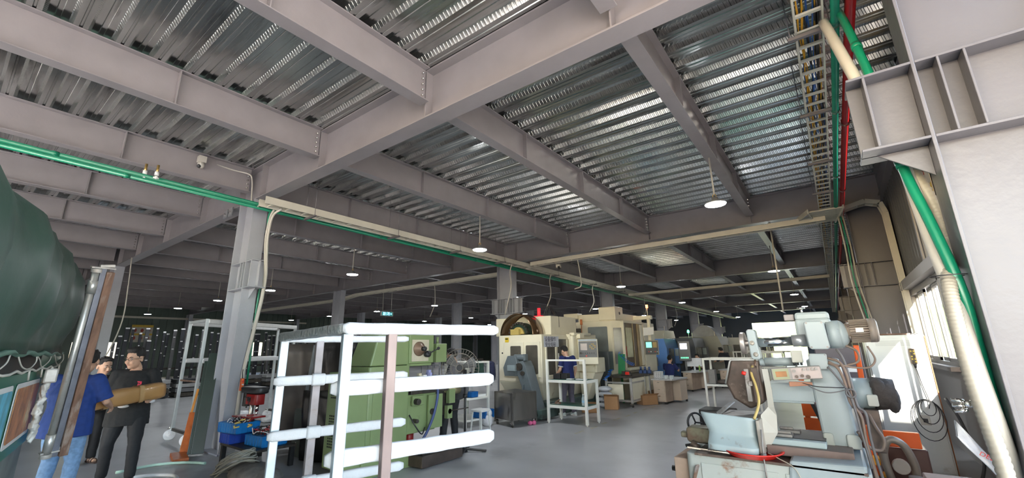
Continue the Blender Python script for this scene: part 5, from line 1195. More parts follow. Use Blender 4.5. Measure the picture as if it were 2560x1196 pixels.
# ---- pedestal fan
fn = thing('pedestal_fan', 'round black pedestal fan on a four-footed stand in front of the cream shelf', 'fan', (3.60, 2.30, 0)); 
b = MB(); b.cyl((0, 0, .03), (0, 0, 1.30), .020, n=14); b.cyl((0, 0, .0), (0, 0, .14), .05, .03, 16); b.cyl((0, 0, .84), (0, 0, .90), .035, n=14); b.build('pole', BLACK, fn)
for k in range(4):
    a = .55+k*PI/2; b = MB(); b.bar((0, 0, .05), (.36*math.cos(a), .36*math.sin(a), .02), .055, .03); b.build('foot', BLACK, fn, .008)
fc = Vector((-.16, .03, 1.32)); ax_ = Vector((.55, -.80, .12)).normalized(); u_ = Vector((0, 0, 1)).cross(ax_).normalized(); v_ = ax_.cross(u_)
cage = MB()
for sgn in (-1, 1):
    for rad, dz in ((.33, 0), (.25, .045), (.16, .065), (.06, .075)): cage.tube([fc+ax_*sgn*dz+u_*rad*math.cos(t)+v_*rad*math.sin(t) for t in [i*PI/20 for i in range(40)]], .0035 if rad < .33 else .007, 5, closed=True)
    for k in range(36):
        t = k*PI/18; c_, s_ = math.cos(t), math.sin(t)
        cage.tube([fc+ax_*sgn*.075+(u_*c_+v_*s_)*.05, fc+ax_*sgn*.066+(u_*c_+v_*s_)*.16, fc+ax_*sgn*.045+(u_*c_+v_*s_)*.25, fc+(u_*c_+v_*s_)*.33], .0018, 4)
cage.build('wire_guard', mat('beige wire', (0.40, 0.36, 0.31), 0.4, 0.3), fn)
b = MB(); b.cyl(fc-ax_*.09, fc-ax_*.22, .075, .06, 18); b.bar(fc-ax_*.16+Vector((0, 0, -.02)), Vector((0, 0, 1.26)), .05, .05); b.cyl(fc+ax_*.03, fc+ax_*.07, .05, n=16); b.build('motor', BLACK, fn, .004)
for k in range(3):
    a = .4+k*2*PI/3; rows = []
    for i in range(6):
        rd = .04+.25*i/5; rows.append([fc+u_*rd*math.cos(a+w*.35*(1 if i else .6))+v_*rd*math.sin(a+w*.35*(1 if i else .6))+ax_*(.03*w) for w in (-1, -.3, .4, 1)])
    b = MB(); b.grid(rows, True, thick=ax_*.003); b.build('blade', mat('grey fan blade', (0.16, 0.16, 0.16), 0.4), fn)

# ---- cream shelf behind the fan
sh = thing('shelf_rack', 'cream metal shelf with cables and blue bins between the fan and the cream machine', 'shelf', (1.95, 3.9, 0))
for x, y in ((.22, -.05), (0.30, .62), (-.55, .1), (-.45, .75)): b = MB(); b.box(x-.025, x+.025, y-.025, y+.025, 0, 1.36); b.build('post', CREAMW, sh, .003)
for z in (.12, .56, 1.33): b = MB(); b.prism([(.245, -.07, z), (.325, .64, z), (-.47, .77, z), (-.57, .08, z)], (0, 0, .035)); b.build('shelf_board' if z < 1 else 'top_frame', CREAMW, sh, .003, fix=True)
for k, (x, y, z, m_, lb) in enumerate([(1.95, 4.05, .60, BLUEPL, 'small blue bin on the middle shelf of the cream rack'), (2.05, 4.25, .155, BLUEPL, 'large blue bin on the bottom shelf of the cream rack')]):
    r = thing('parts_bin', lb, 'bin', (x, y, z)); b = MB(); crate(b, .22+.12*k, .2+.1*k, .12+.06*k); b.build('bin_body', m_, r)
r = thing('paper_stack', 'stack of white paper on the middle shelf of the cream rack', 'paper', (2.0, 4.3, .60)); b = MB(); b.box(-.05, .2, -.05, .2, 0, .05); b.build('sheets', PAPER, r)
def jacket(lab, x, y, z, m_, w_=.13, sd=0):
    r = thing('jacket', lab, 'jacket', (x, y, z)); rows = []
    for i in range(9):
        t = i/8; rows.append([(w_*(.75+.25*math.sin(t*3))*math.cos(a)*(1+.12*math.sin(a*5+t*6+sd)), .09*math.sin(a)*(1+.15*math.sin(a*4+sd))+.02, .36-.40*t) for a in [q*PI/9 for q in range(19)]])
    b = MB(); b.grid(rows, True); b.ball((0, .02, .35), (w_*.75, .08, .05), 10, 6); b.build('cloth', m_, r)
jacket('dark green jacket hanging on the cream shelf rack', 2.10, 4.36, .98, mat('dark green cloth', (0.03, 0.07, 0.055), 0.85, 0, .2, 12, bump=.5, bump_scale=20))
jacket('navy jacket hanging at the right end of the cream shelf rack', 2.24, 4.62, .96, mat('navy cloth', (0.012, 0.016, 0.05), 0.85, 0, .2, 12, bump=.5, bump_scale=20), .11, 2)
tangle('cable_bundle', 'loops of black hose stuffed in the cream shelf rack', (1.92, 4.2, .80), .18, .16, .30, 6, [(BLACK, 5)], rad=.012, seed=9)
r = thing('stool', 'small white tube stool standing by the fan pole', 'stool', (2.95, 3.45, 0)); 
for x, y in ((-.12, -.12), (.12, -.12), (.12, .12), (-.12, .12)): b = MB(); b.bar((x*1.2, y*1.2, 0), (x*.9, y*.9, .45), .022, .022, (1, 0, 0)); b.build('leg', WHITE, r)
b = MB(); b.rbox(-.15, .15, -.15, .15, .45, .49, .05); b.build('seat', WHITE, r, .006)
r = thing('plastic_bag', 'white plastic bag slumped on the floor beside the stainless bin', 'bag', (2.36, 4.36, 0)); b = MB(); b.ball((0, 0, .12), (.14, .12, .14), 12, 8); b.ball((.05, 0, .26), (.07, .07, .09), 8, 6); b.build('bag_body', mat('white plastic wrap', (0, 0, 0)), r)

# ---- cream machining centre 1
c1 = thing('machining_centre', 'cream machining centre with a brown domed tool magazine, nearest behind the white table', 'machine', (2.8, 5.93, 0)); 
def M1(b): b.T = Matrix.Translation((-2.8, -5.93, 0)); return b
b = M1(MB()); b.box(1.42, 2.80, 5.98, 8.95, .80, 1.98); b.build('enclosure', CREAM, c1, .02)
b = M1(MB()); b.add([(1.42, 5.98, .80), (2.80, 5.98, .80), (2.80, 8.9, .80), (1.42, 8.9, .80), (1.55, 6.3, .34), (2.60, 6.3, .34), (2.60, 8.7, .34), (1.55, 8.7, .34)], [(0, 1, 2, 3), (7, 6, 5, 4), (0, 4, 5, 1), (1, 5, 6, 2), (2, 6, 7, 3), (3, 7, 4, 0)]); b.build('lower_skirt', CREAM, c1, .015)
b = M1(MB()); b.box(1.25, 2.92, 6.0, 8.95, 0, .34); b.build('base', DGREEN, c1, .015)
b = M1(MB()); b.box(.70, 2.62, 6.75, 8.2, 1.98, 2.50); b.box(1.0, 1.42, 6.5, 8.5, .3, 1.98); b.build('rear_housing', CREAM, c1, .02)
b = M1(MB()); b.box(1.60, 2.25, 5.955, 5.98, .92, 1.80); b.box(2.28, 2.76, 5.955, 5.98, .92, 1.80); b.build('side_panel', CREAM, c1, .01)
for x0, x1, z0, z1 in ((1.83, 2.17, 1.15, 1.70), (2.33, 2.69, 1.0, 1.71)):
    b = M1(MB()); b.rbox(x0, x1, 5.945, 5.957, z0, z1, .03, 3, 'y'); b.build('window', DWIN, c1)
b = M1(MB()); b.box(1.66, 1.77, 5.94, 5.956, 1.80, 1.92); b.build('warning_label', mat('label yellow', (0.75, 0.52, 0.03), 0.5), c1)
b = M1(MB()); b.box(1.67, 1.76, 5.937, 5.941, 1.87, 1.90); b.box(1.52, 1.555, 5.97, 5.981, 1.50, 1.54); b.build('label_print', BLACK, c1)
# door side
b = M1(MB())
for y0, y1 in ((6.12, 6.18), (6.60, 6.70), (7.2, 7.28)): b.box(2.80, 2.84, y0, y1, .95, 1.86)
b.box(2.80, 2.84, 6.12, 7.28, 1.86, 1.92); b.box(2.80, 2.84, 6.12, 7.28, .92, .97); b.box(2.78, 2.90, 7.28, 8.9, 1.86, 2.0); b.rbox(2.80, 2.98, 7.3, 7.9, 1.0, 1.95, .05); b.build('door_frame', CREAM, c1, .012)
for y0, y1 in ((6.18, 6.60), (6.70, 7.20)):
    b = M1(MB()); b.box(2.80, 2.815, y0, y1, .97, 1.86); b.build('window', DWIN, c1)
b = M1(MB()); b.bar((2.86, 6.70, 1.15), (2.86, 6.70, 1.5), .03, .03, (1, 0, 0)); b.build('door_handle', BOLT, c1, .004)
b = M1(MB()); b.box(2.842, 2.847, 6.02, 6.75, 1.66, 1.93); q = b.build('notice_sheet', mat('lilac notice', (0.62, 0.64, 0.72), 0.6), c1)
text('设备操作', .14, mat('notice ink', (0.03, 0.03, 0.08), 0.7), q, (.05, .40, 1.85), RX); text('安全规程', .13, MATS['notice ink'], q, (.05, .40, 1.71), RX)
b = M1(MB()); b.box(2.66, 2.665, 7.3, 7.42, .60, .66); b.build('brand_mark', REDPL, c1); b = M1(MB()); b.box(2.66, 2.665, 7.44, 7.62, .60, .66); b.build('brand_mark', mat('deep blue mark', (.02, .04, .2), .5), c1)
# dome magazine
b = M1(MB()); C_ = (1.90, 6.35, 2.0); R_ = .56; n = 28; rows = []
for i in range(n+1):
    a = PI*i/n; rows.append([(C_[0]+rr_*math.cos(a), y, C_[2]+rr_*math.sin(a)) for rr_, y in ((R_-.02, 6.12), (R_, 6.14), (R_, 6.62), (R_-.06, 6.68))])
b.grid(rows, True, thick=(0, 0, -.012)); b.build('dome_cover', mat('bronze tinted cover', (0.16, 0.09, 0.045), 0.18, 0.6, 0.3, 3), c1)
b = M1(MB()); b.prism([(C_[0]+(R_-.04)*math.cos(a), 6.64, C_[2]+(R_-.04)*math.sin(a)) for a in [PI*i/24 for i in range(25)]], (0, .08, 0)); b.build('dome_back', CREAM, c1, fix=True)
b = M1(MB()); b.prism([(C_[0]+.30*math.cos(a), 6.26, C_[2]+.02+.30*math.sin(a)) for a in [PI*i/24 for i in range(25)]], (0, .28, 0)); b.build('tool_drum', mat('dark green drum', (0.015, 0.04, 0.03), 0.4), c1, fix=True)
for k in range(11):
    a = PI*(k+.5)/11; b = M1(MB()); b.cyl((C_[0]+.29*math.cos(a), 6.20, C_[2]+.02+.29*math.sin(a)), (C_[0]+.29*math.cos(a), 6.30, C_[2]+.02+.29*math.sin(a)), .030, n=12); b.build('tool_socket', DARK, c1)
b = M1(MB()); b.prism([(C_[0]+.19*math.cos(a), 6.20, C_[2]+.01+.19*math.sin(a)) for a in [PI*i/18 for i in range(19)]], (0, .1, 0)); b.box(1.72, 2.0, 6.10, 6.20, 1.99, 2.14); b.build('drum_hub', mat('oily yellow', (0.50, 0.38, 0.12), 0.35), c1, .006, fix=True)
b = M1(MB()); b.cyl((2.15, 6.9, 2.5), (2.15, 6.9, 2.74), .045, n=16); b.box(1.95, 2.3, 6.8, 7.1, 2.44, 2.52); b.build('beacon', emit('red beacon', (0.8, 0.02, 0.03), 0.4, (0.6, 0.02, 0.03)), c1)
tg = MB(); tg.T = Matrix.Translation((-2.8, -5.93, 0))
for k in range(8): rr = random.Random(k); tg.tube(bez([(2.3+.03*k, 6.9, 2.5), (2.38+.02*k, 7.0, 2.75+rr.uniform(-.1, .05)), (2.5+.01*k, 7.1, 2.6), (2.62, 7.2, 2.2+.04*k)], 5), .012, 5)
tg.build('hose_bundle', BLACK, c1)
# arm and pendant
b = M1(MB()); b.rbox(2.84, 3.0, 7.35, 8.4, 1.96, 2.04, .03); b.box(2.9, 3.1, 7.5, 7.75, 1.88, 2.0); b.build('pendant_arm', CREAM, c1, .012)
cp = thing('control_pendant', 'cream control box with a grey screen and buttons beside the operator in navy', 'control panel', (3.26, 7.62, 1.18), math.radians(28))
b = MB(); b.box(-.27, .27, 0, .16, 0, .68); b.build('casing', CREAM, cp, .015)
b = MB(); b.box(-.25, .25, -.008, 0, .19, .62); b.build('fascia', mat('grey fascia', (0.16, 0.16, 0.165), 0.5), cp, .004)
b = MB(); b.box(-.20, -.02, -.012, -.008, .38, .56); b.build('screen', mat('pinkish screen', (0.42, 0.36, 0.35), 0.2), cp)
for i in range(4):
    for j in range(4): b = MB(); b.box(.045+i*.045, .08+i*.045, -.014, -.008, .40+j*.042, .43+j*.042); b.build('key', mat('ochre key', (0.42, 0.30, 0.10), 0.5) if (i+j) % 3 else GREYM, cp)
for i in range(7): b = MB(); b.cyl((-.20+i*.06, -.008, .30), (-.20+i*.06, -.03, .30), .013 if i else .03, n=12); b.build('knob', BLACK if i else DARK, cp)
b = MB(); b.cyl((-.05, -.008, .225), (-.05, -.03, .225), .02, n=14); b.build('stop_button', REDPL, cp)
b = MB(); b.box(-.25, .25, -.010, 0, .63, .67); b.build('top_strip', mat('pale blue strip', (0.35, 0.42, 0.52), 0.5), cp)
# cone support under the pendant and right wing
b = M1(MB()); b.rbox(2.8, 3.35, 7.9, 8.5, .95, 1.35, .05); b.add([(2.8, 7.9, .95), (3.3, 7.9, .95), (3.3, 8.5, .95), (2.8, 8.5, .95), (2.8, 8.0, .2), (2.95, 8.0, .2), (2.95, 8.4, .2), (2.8, 8.4, .2)], [(0, 1, 2, 3), (7, 6, 5, 4), (0, 4, 5, 1), (1, 5, 6, 2), (2, 6, 7, 3), (3, 7, 4, 0)]); b.build('right_wing', CREAM, c1, .02)
# chip conveyor
cv = thing('chip_conveyor', 'grey blue chip conveyor rising from the cream machine over the stainless bin', 'conveyor', (2.6, 5.6, 0)); K = Matrix.Translation((-2.6, -5.6, 0))
def KB(): q_ = MB(); q_.T = K; return q_
b = KB(); b.prism([(3.02, 5.42, .10), (2.86, 5.42, .06), (2.36, 5.42, 1.15), (2.36, 5.42, 1.30), (2.60, 5.42, 1.34), (2.68, 5.42, 1.20)], (0, .36, 0)); b.build('chute', GREYM, cv, .01, fix=True)
b = KB(); b.box(2.72, 3.1, 5.42, 6.0, .04, .24); b.build('tank', DGREEN, cv, .01)
b = KB(); b.prism([(2.06, 5.38, .98), (2.02, 5.38, 1.18), (2.16, 5.38, 1.46), (2.40, 5.38, 1.46), (2.46, 5.38, 1.28), (2.42, 5.38, .98)], (0, .44, 0)); b.build('head', GREYM, cv, .012, fix=True)
b = KB(); b.box(2.20, 2.44, 5.30, 5.38, 1.10, 1.24); b.build('hopper_lid', mat('pale blue grey', (0.25, 0.30, 0.32), 0.4), cv, .01)
b = KB(); b.cyl((2.30, 5.5, 1.42), (2.62, 5.5, 1.42), .075, n=18); b.box(2.60, 2.66, 5.44, 5.56, 1.34, 1.50); b.build('gear_motor', GREYM, cv, .006)
b = KB(); b.cyl((2.50, 5.37, 1.20), (2.50, 5.42, 1.20), .09, n=20); b.cyl((2.60, 5.37, 1.05), (2.60, 5.42, 1.05), .05, n=16); b.build('sprocket', DARK, cv)
b = KB(); b.bar((2.58, 5.40, .55), (2.62, 5.40, .80), .05, .03); b.build('brace', GREYM, cv)
# stainless bin
sb = thing('stainless_bin', 'dull stainless steel bin on castors under the chip conveyor', 'bin', (2.35, 4.62, 0), math.radians(-16))
b = MB(); b.box(0, .66, 0, .70, .13, .69); b.build('bin_body', SSTEEL, sb, .006)
b = MB(); b.add([(-.01, -.01, .69), (.67, -.01, .69), (.67, .71, .69), (-.01, .71, .69), (.33, .35, .75)], [(0, 1, 4), (1, 2, 4), (2, 3, 4), (3, 0, 4), (3, 2, 1, 0)]); b.build('lid', SSTEEL, sb, .004)
for x in (.02, .64):
    for y in (.02, .68): b = MB(); b.box(x-.02, x+.02, y-.02, y+.02, .06, .70); b.build('corner_post', SSTEEL, sb)
castor(sb, .03, .04, .055, DARK)
for x, y in ((.62, .04), (.03, .66), (.62, .66)): castor(sb, x-.02, y, .035, DARK)
r = thing('pink_rag', 'bright pink rag lying on the floor beside the stainless bin', 'rag', (3.10, 4.95, 0)); b = MB(); b.ball((0, 0, .04), (.06, .05, .045), 10, 7); b.ball((.07, .05, .045), (.05, .05, .05), 10, 7); b.ball((-.05, .06, .035), (.05, .04, .04), 8, 6); b.build('cloth', mat('pink cloth', (0.75, 0.15, 0.33), 0.8), r)
# ---- white table with a frame, in front
wt = thing('steel_table', 'white steel table with a raised front frame and green mats, in front of the operator', 'table', (3.32, 5.38, 0))
XW, YW = .96, .56
for x, y, h in ((0, 0, 1.38), (XW, 0, 1.38), (0, YW, .93), (XW, YW, .93)):
    b = MB(); b.box(x-.027, x+.027, y-.027, y+.027, .03, h); b.cyl((x, y, 0), (x, y, .035), .02, n=10); b.build('leg', CREAMW, wt, .003)
for z, nm in ((.90, 'table_frame'), (.36, 'shelf_frame')):
    b = MB(); b.box(0, XW, -.025, .025, z-.03, z+.03); b.box(0, XW, YW-.025, YW+.025, z-.03, z+.03); b.box(-.025, .025, 0, YW, z-.03, z+.03); b.box(XW-.025, XW+.025, 0, YW, z-.03, z+.03); b.build(nm, CREAMW, wt, .003)
    b = MB(); b.box(.03, XW-.03, .03, YW-.03, z+.0, z+.035); b.build('green_mat', mat('dark green mat', (0.02, 0.10, 0.075), 0.5), wt)
b = MB(); b.box(0, XW, -.02, .02, 1.34, 1.38); b.build('top_rail', CREAMW, wt, .003)
b = MB(); b.bar((.45, -.0, .93), (.45, -.0, 1.35), .0301, .03, (1, 0, 0)) if False else None
TOPZ = .936
r = thing('tool_case', 'black tool case on the white table top', 'case', (3.52, 5.62, TOPZ)); b = MB(); b.box(-.13, .05, -.1, .1, 0, .12); b.box(.06, .22, -.08, .08, 0, .13); b.build('case_body', BLACK, r, .01)
for k, (x, y, w, lb) in enumerate([(3.82, 5.55, .07, 'small white notepad on the white table'), (4.08, 5.60, .12, 'pale vernier gauge case at the right end of the white table')]):
    r = thing('notepad' if k == 0 else 'gauge_case', lb, 'notepad' if k == 0 else 'case', (x, y, TOPZ)); b = MB(); b.box(-w, w, -.06, .06, 0, .018); b.build('body', PAPER, r, .003)
r = thing('water_bottle', 'clear water bottle on the lower shelf of the white table', 'bottle', (4.12, 5.55, .396)); b = MB(); b.lathe([(.03, 0), (.033, .01), (.033, .14), (.028, .16), (.013, .20), (.013, .215)], n=16); b.build('bottle_body', glass('clear plastic', (0.75, 0.85, 0.88), .55, .1), r); b = MB(); b.cyl((0, 0, .215), (0, 0, .235), .015, n=12); b.build('cap', PAPER, r); b = MB(); b.cyl((0, 0, .06), (0, 0, .11), .0338, n=16, caps=False); b.build('bottle_label', mat('pale blue label', (.3, .5, .65), .5), r)
r = thing('clamp_tool', 'brown metal clamp on the left of the lower shelf of the white table', 'tool', (3.50, 5.50, .396)); b = MB(); b.box(-.06, .06, -.04, .04, 0, .05); b.cyl((-.05, 0, .05), (.06, 0, .10), .015); b.build('tool_body', RUST, r, .005)
# boxes and sacks on the floor between machines
def carton(x, y, rz, L_, W_, H_, label, group=None):
    r = thing('cardboard_box', label, 'box', (x, y, 0), rz, group); b = MB(); b.box(-L_/2, L_/2, -W_/2, W_/2, 0, H_); b.build('box_body', CARD, r, .006)
    b = MB(); b.bar((-L_/2, -W_/2, H_), (-L_/2*.9, -W_/2-.10, H_+.04), L_*.02, .004); b.prism([(-L_/2, -W_/2, H_), (L_/2, -W_/2, H_), (L_/2, -W_/2-.08, H_+.05), (-L_/2, -W_/2-.08, H_+.05)], (0, 0, .004)); b.build('flap', CARD, r, fix=True)
    return r
carton(3.62, 8.15, .3, .36, .34, .34, 'open brown cardboard box on the floor beside the white paper sacks')
carton(3.35, 7.35, .5, .42, .36, .22, 'flattened brown cardboard box behind the legs of the white table')
carton(4.1, 9.55, .9, .5, .34, .26, 'brown cardboard box leaning under the aluminium bench')
for k, (z, a) in enumerate(((0, .1), (.14, -.1), (.28, .15), (.42, 0.05))):
    r = thing('paper_sack', ['bottom', 'second', 'third', 'topmost'][k]+' of the white sacks stacked beside the brown box', 'sack', (3.34, 8.35, z+.002), a); b = MB(); b.ball((0, 0, .072), (.20, .24, .072), 14, 8); b.build('sack_body', mat('white woven sack', (0.68, 0.70, 0.76), 0.6, 0, .08, 8, bump=.5, bump_scale=15), r)
pipe('air_hose', 'coiled blue air hose beside the control pendant', [(3.42+.05*math.cos(t), 8.2+.05*math.sin(t)+.012*t, .72+.006*t+.02*math.sin(t*.2)) for t in [i*.7 for i in range(64)]], .007, mat('bright blue hose', (0.01, 0.16, 0.65), 0.35), 'hose', n=6)
pipe('air_hose', 'coiled blue air hose hanging between the second machine and the dark grey box', [(3.45+.25*i/60+.04*math.cos(i*.8), 9.3+.5*i/60, 1.45-.35*math.sin(i/60*1.5)+.04*math.sin(i*.8)) for i in range(60)], .007, MATS['bright blue hose'], 'hose', n=6)

# ---- cream machining centre 2
c2 = thing('machining_centre', 'second cream machining centre with large windows and an open door, farther right', 'machine', (3.0, 10, 0)); K2 = Matrix.Translation((-3.0, -10, 0))
def M2(): q_ = MB(); q_.T = K2; return q_
b = M2(); b.prism([(.98, 9.92, .75), (2.98, 9.92, .75), (3.28, 10.18, .75), (3.28, 13.2, .75), (.98, 13.2, .75)], (0, 0, 1.72)); b.build('enclosure', CREAM, c2, .015, fix=True)
b = M2(); b.prism([(1.1, 10.05, 0), (2.85, 10.05, 0), (3.1, 10.3, 0), (3.1, 13.1, 0), (1.1, 13.1, 0)], (0, 0, .76)); b.build('lower_body', CREAM, c2, .01, fix=True)
b = M2(); b.box(1.75, 3.12, 10.0, 12.4, 2.47, 2.72); b.box(2.55, 3.14, 9.95, 10.6, 2.5, 2.93); b.box(1.2, 1.75, 9.95, 10.3, 2.6, 2.78); b.build('top_boxes', CREAM, c2, .015)
b = M2(); b.cyl((3.145, 10.3, 2.72), (3.15, 10.3, 2.72), .05, n=14); b.build('vent', BLACK, c2)
for x0, x1, z0, z1, m_ in ((1.22, 1.88, 1.3, 2.26, DWIN), (2.14, 2.84, .98, 2.29, mat('window with painted skylight', (0.30, 0.34, 0.36), 0.10, 0.5, 0.3, 1.5))):  # large right pane's colour lightened to imitate reflected skylight
    b = M2(); b.rbox(x0, x1, 9.905, 9.918, z0, z1, .03, 3, 'y'); b.build('window', m_, c2)
b = M2(); a = Vector((3.03, 9.955, 0)); e = Vector((3.24, 10.135, 0)); nn_ = Vector((.65, -.76, 0))*.012
b.prism([a+Vector((0, 0, 1.1)), e+Vector((0, 0, 1.1)), e+Vector((0, 0, 2.24)), a+Vector((0, 0, 2.24))], nn_); b.build('corner_window', mat('corner window with painted reflection', (0.45, 0.45, 0.43), 0.08, 0.6, .3, 2), c2, fix=True)  # pane's pale colour stands in for a white reflection
b = M2(); b.box(3.0, 3.32, 10.12, 10.2, .95, 2.46); b.box(3.27, 3.33, 11.9, 12.0, .95, 2.46); b.box(3.27, 3.33, 10.12, 12.0, 2.40, 2.47); b.box(3.27, 3.45, 10.12, 12.0, .90, .98); b.build('door_frame', CREAM, c2, .01)
b = M2(); b.box(3.275, 3.285, 10.2, 11.9, .98, 2.40); b.build('door_opening', mat('oily interior', (0.13, 0.085, 0.045), 0.4, 0.1, 0.4, 2), c2)
b = M2(); b.box(3.285, 3.30, 10.35, 10.85, 1.3, 2.25); b.build('inner_window', mat('pale yellow glass', (0.60, 0.58, 0.40), 0.2), c2)
b = M2(); b.box(3.285, 3.30, 10.95, 11.0, 1.0, 2.4); b.box(3.285, 3.31, 11.35, 11.55, 1.0, 2.4); b.build('inner_rail', mat('rust stained cream', (0.50, 0.38, 0.20), 0.5, 0, .2, 4), c2)
b = M2(); b.box(3.285, 3.32, 11.6, 11.85, 1.0, 2.38); b.build('sliding_door', CREAM, c2, .01)
b = M2(); b.bar((3.32, 10.22, 1.35), (3.32, 10.22, 1.65), .02, .03, (1, 0, 0)); b.build('door_handle', mat('dark red handle', (.35, .03, .02), .4), c2)
b = M2(); b.box(3.1, 3.75, 11.55, 11.75, 2.55, 2.68); b.box(3.62, 3.72, 11.5, 11.62, 1.8, 2.6); b.build('pendant_arm', CREAM, c2, .01)
b = M2(); b.cyl((3.62, 11.65, 2.68), (3.62, 11.65, 2.95), .012, n=8); b.build('beacon_stem', CREAM, c2); b = M2(); b.cyl((3.62, 11.65, 2.95), (3.62, 11.65, 3.06), .04, n=14); b.build('beacon', emit('orange beacon', (1.0, 0.16, 0.05), 3.0, (0.8, 0.2, 0.1)), c2)
b = M2(); b.cyl((1.92, 9.88, 2.0), (1.92, 9.88, 2.38), .012, n=8); b.cyl((1.92, 9.88, 2.38), (1.92, 9.88, 2.56), .04, n=14); b.build('signal_light', mat('dull orange beacon', (0.65, 0.22, 0.08), 0.4), c2)
b = M2(); b.prism([(3.55, 11.45, 2.02), (3.95, 11.45, 1.96), (3.93, 11.45, 1.78), (3.57, 11.45, 1.80)], (0, .004, 0)) if False else b.prism([(3.60, 11.1, 1.98), (3.92, 11.2, 2.02), (3.95, 11.2, 2.26), (3.62, 11.1, 2.25)], (0, .004, 0)); b.build('paper_note', PAPER, c2, fix=True)
cp2 = thing('control_pendant', 'dark control panel with a green screen, hung at the right of the second cream machine', 'control panel', (3.88, 11.0, 1.36), math.radians(18))
b = MB(); b.box(-.22, .22, 0, .14, 0, .47); b.build('casing', mat('dark cream casing', (.35, .31, .22), .5), cp2, .012); b = MB(); b.box(-.20, .20, -.008, 0, .02, .44); b.build('fascia', BLACK, cp2, .003)
b = MB(); b.box(-.17, .01, -.012, -.008, .23, .41); b.build('screen', emit('green screen', (0.12, 0.55, 0.30), .8, (.1, .3, .2)), cp2); b = MB(); b.box(.04, .17, -.012, -.008, .23, .41); b.build('keypad', mat('ochre key', (0, 0, 0)), cp2)
for i in range(6): b = MB(); b.cyl((-.16+i*.065, -.008, .10), (-.16+i*.065, -.03, .10), .016, n=10); b.build('knob', [BLACK, REDPL, PAPER][i % 3], cp2)
r = thing('electrical_box', 'dark blue grey box on the corner between the two cream machines', 'box', (2.90, 9.0, 0)); b = MB(); b.rbox(-.02, .34, .0, .34, .95, 1.50, .03); b.box(.0, .26, .02, .3, 0, .95); b.build('box_body', mat('slate box', (0.07, 0.08, 0.09), 0.45), r, .01)
r = thing('green_sheet', 'bright green plastic sheet behind the slate box', 'sheet', (3.4, 9.5, 0.0)); b = MB(); b.bar((0, 0, .76), (0.04, 0, 1.42), .22, .02, (0, 1, 0)); b.bar((0, 0, 0), (0, 0, .78), .05, .05, (1, 0, 0)); b.build('sheet_body', mat('green plastic', (.05, .30, .12), .4), r)
# aluminium bench
ab = thing('aluminium_bench', 'aluminium profile bench with cream panels and a dark top, before the second machine', 'bench', (3.28, 8.62, 0))
ALP = mat('aluminium profile', (0.55, 0.55, 0.54), 0.35, 0.7)
for x, y in ((0, 0), (.72, .04), (0, 1.1), (.72, 1.1)):
    b = MB(); b.box(x-.03, x+.03, y-.03, y+.03, .10, .78); b.build('leg', ALP, ab, .004); castor(ab, x-.02, y, .035, BLACK)
b = MB(); b.box(-.04, .78, -.04, 1.25, .78, .83); b.build('bench_top', DARK, ab, .005)
for z in (.62, .14): b = MB(); b.box(0, .72, -.02, .02, z, z+.05); b.box(.70, .74, 0, 1.1, z, z+.05); b.build('rail', ALP, ab, .003)
b = MB(); b.box(.05, .50, .0, .02, .20, .60); b.box(.715, .735, .1, 1.1, .12, .76); b.build('panel', CREAM, ab)
r = thing('machine_vice', 'bright red and black vice on the aluminium bench', 'vice', (3.80, 8.9, .832)); b = MB(); b.box(-.14, .14, -.08, .08, 0, .05); b.box(-.12, -.04, -.07, .07, .05, .12); b.box(.02, .10, -.07, .07, .05, .11); b.build('vice_body', DARK, r, .006); b = MB(); b.box(.0, .12, -.11, -.07, .02, .10); b.build('red_block', REDPL, r, .01)
r = thing('plywood_sheet', 'brown plywood sheet leaning under the far end of the aluminium bench', 'sheet', (4.1, 10.1, 0)); b = MB(); b.bar((0, 0, 0), (-.06, -.0, .34), .5, .02, (1, 0, 0)); b.build('sheet_body', CARD, r)
sk = thing('side_bench', 'cream panelled bench beyond the aluminium bench', 'bench', (4.05, 10.2, 0)); b = MB(); b.box(-.6, 0, -.25, 1.1, .10, .78); b.build('cabinet_body', CREAM, sk, .01); b = MB(); b.box(-.64, .04, -.28, 1.14, .78, .82); b.build('bench_top', DARK, sk, .005)
for y in (-.2, 1.05): b = MB(); b.box(-.02, .03, y-.03, y+.03, 0, .78); b.build('leg', ALP, sk)
for x in (3.92, 4.05, 4.18):
    r = thing('fixture_block', 'small dark blue fixture on the second machine bench', 'fixture', (x-.15, 10.15+.1*x-.4, .822), 0, 'fixtures on the side bench'); b = MB(); b.box(-.05, .05, -.05, .05, 0, .10); b.cyl((0, 0, .1), (0, 0, .2), .03); b.build('fixture_body', mat('dark blue fixture', (.03, .07, .2), .4), r, .005)

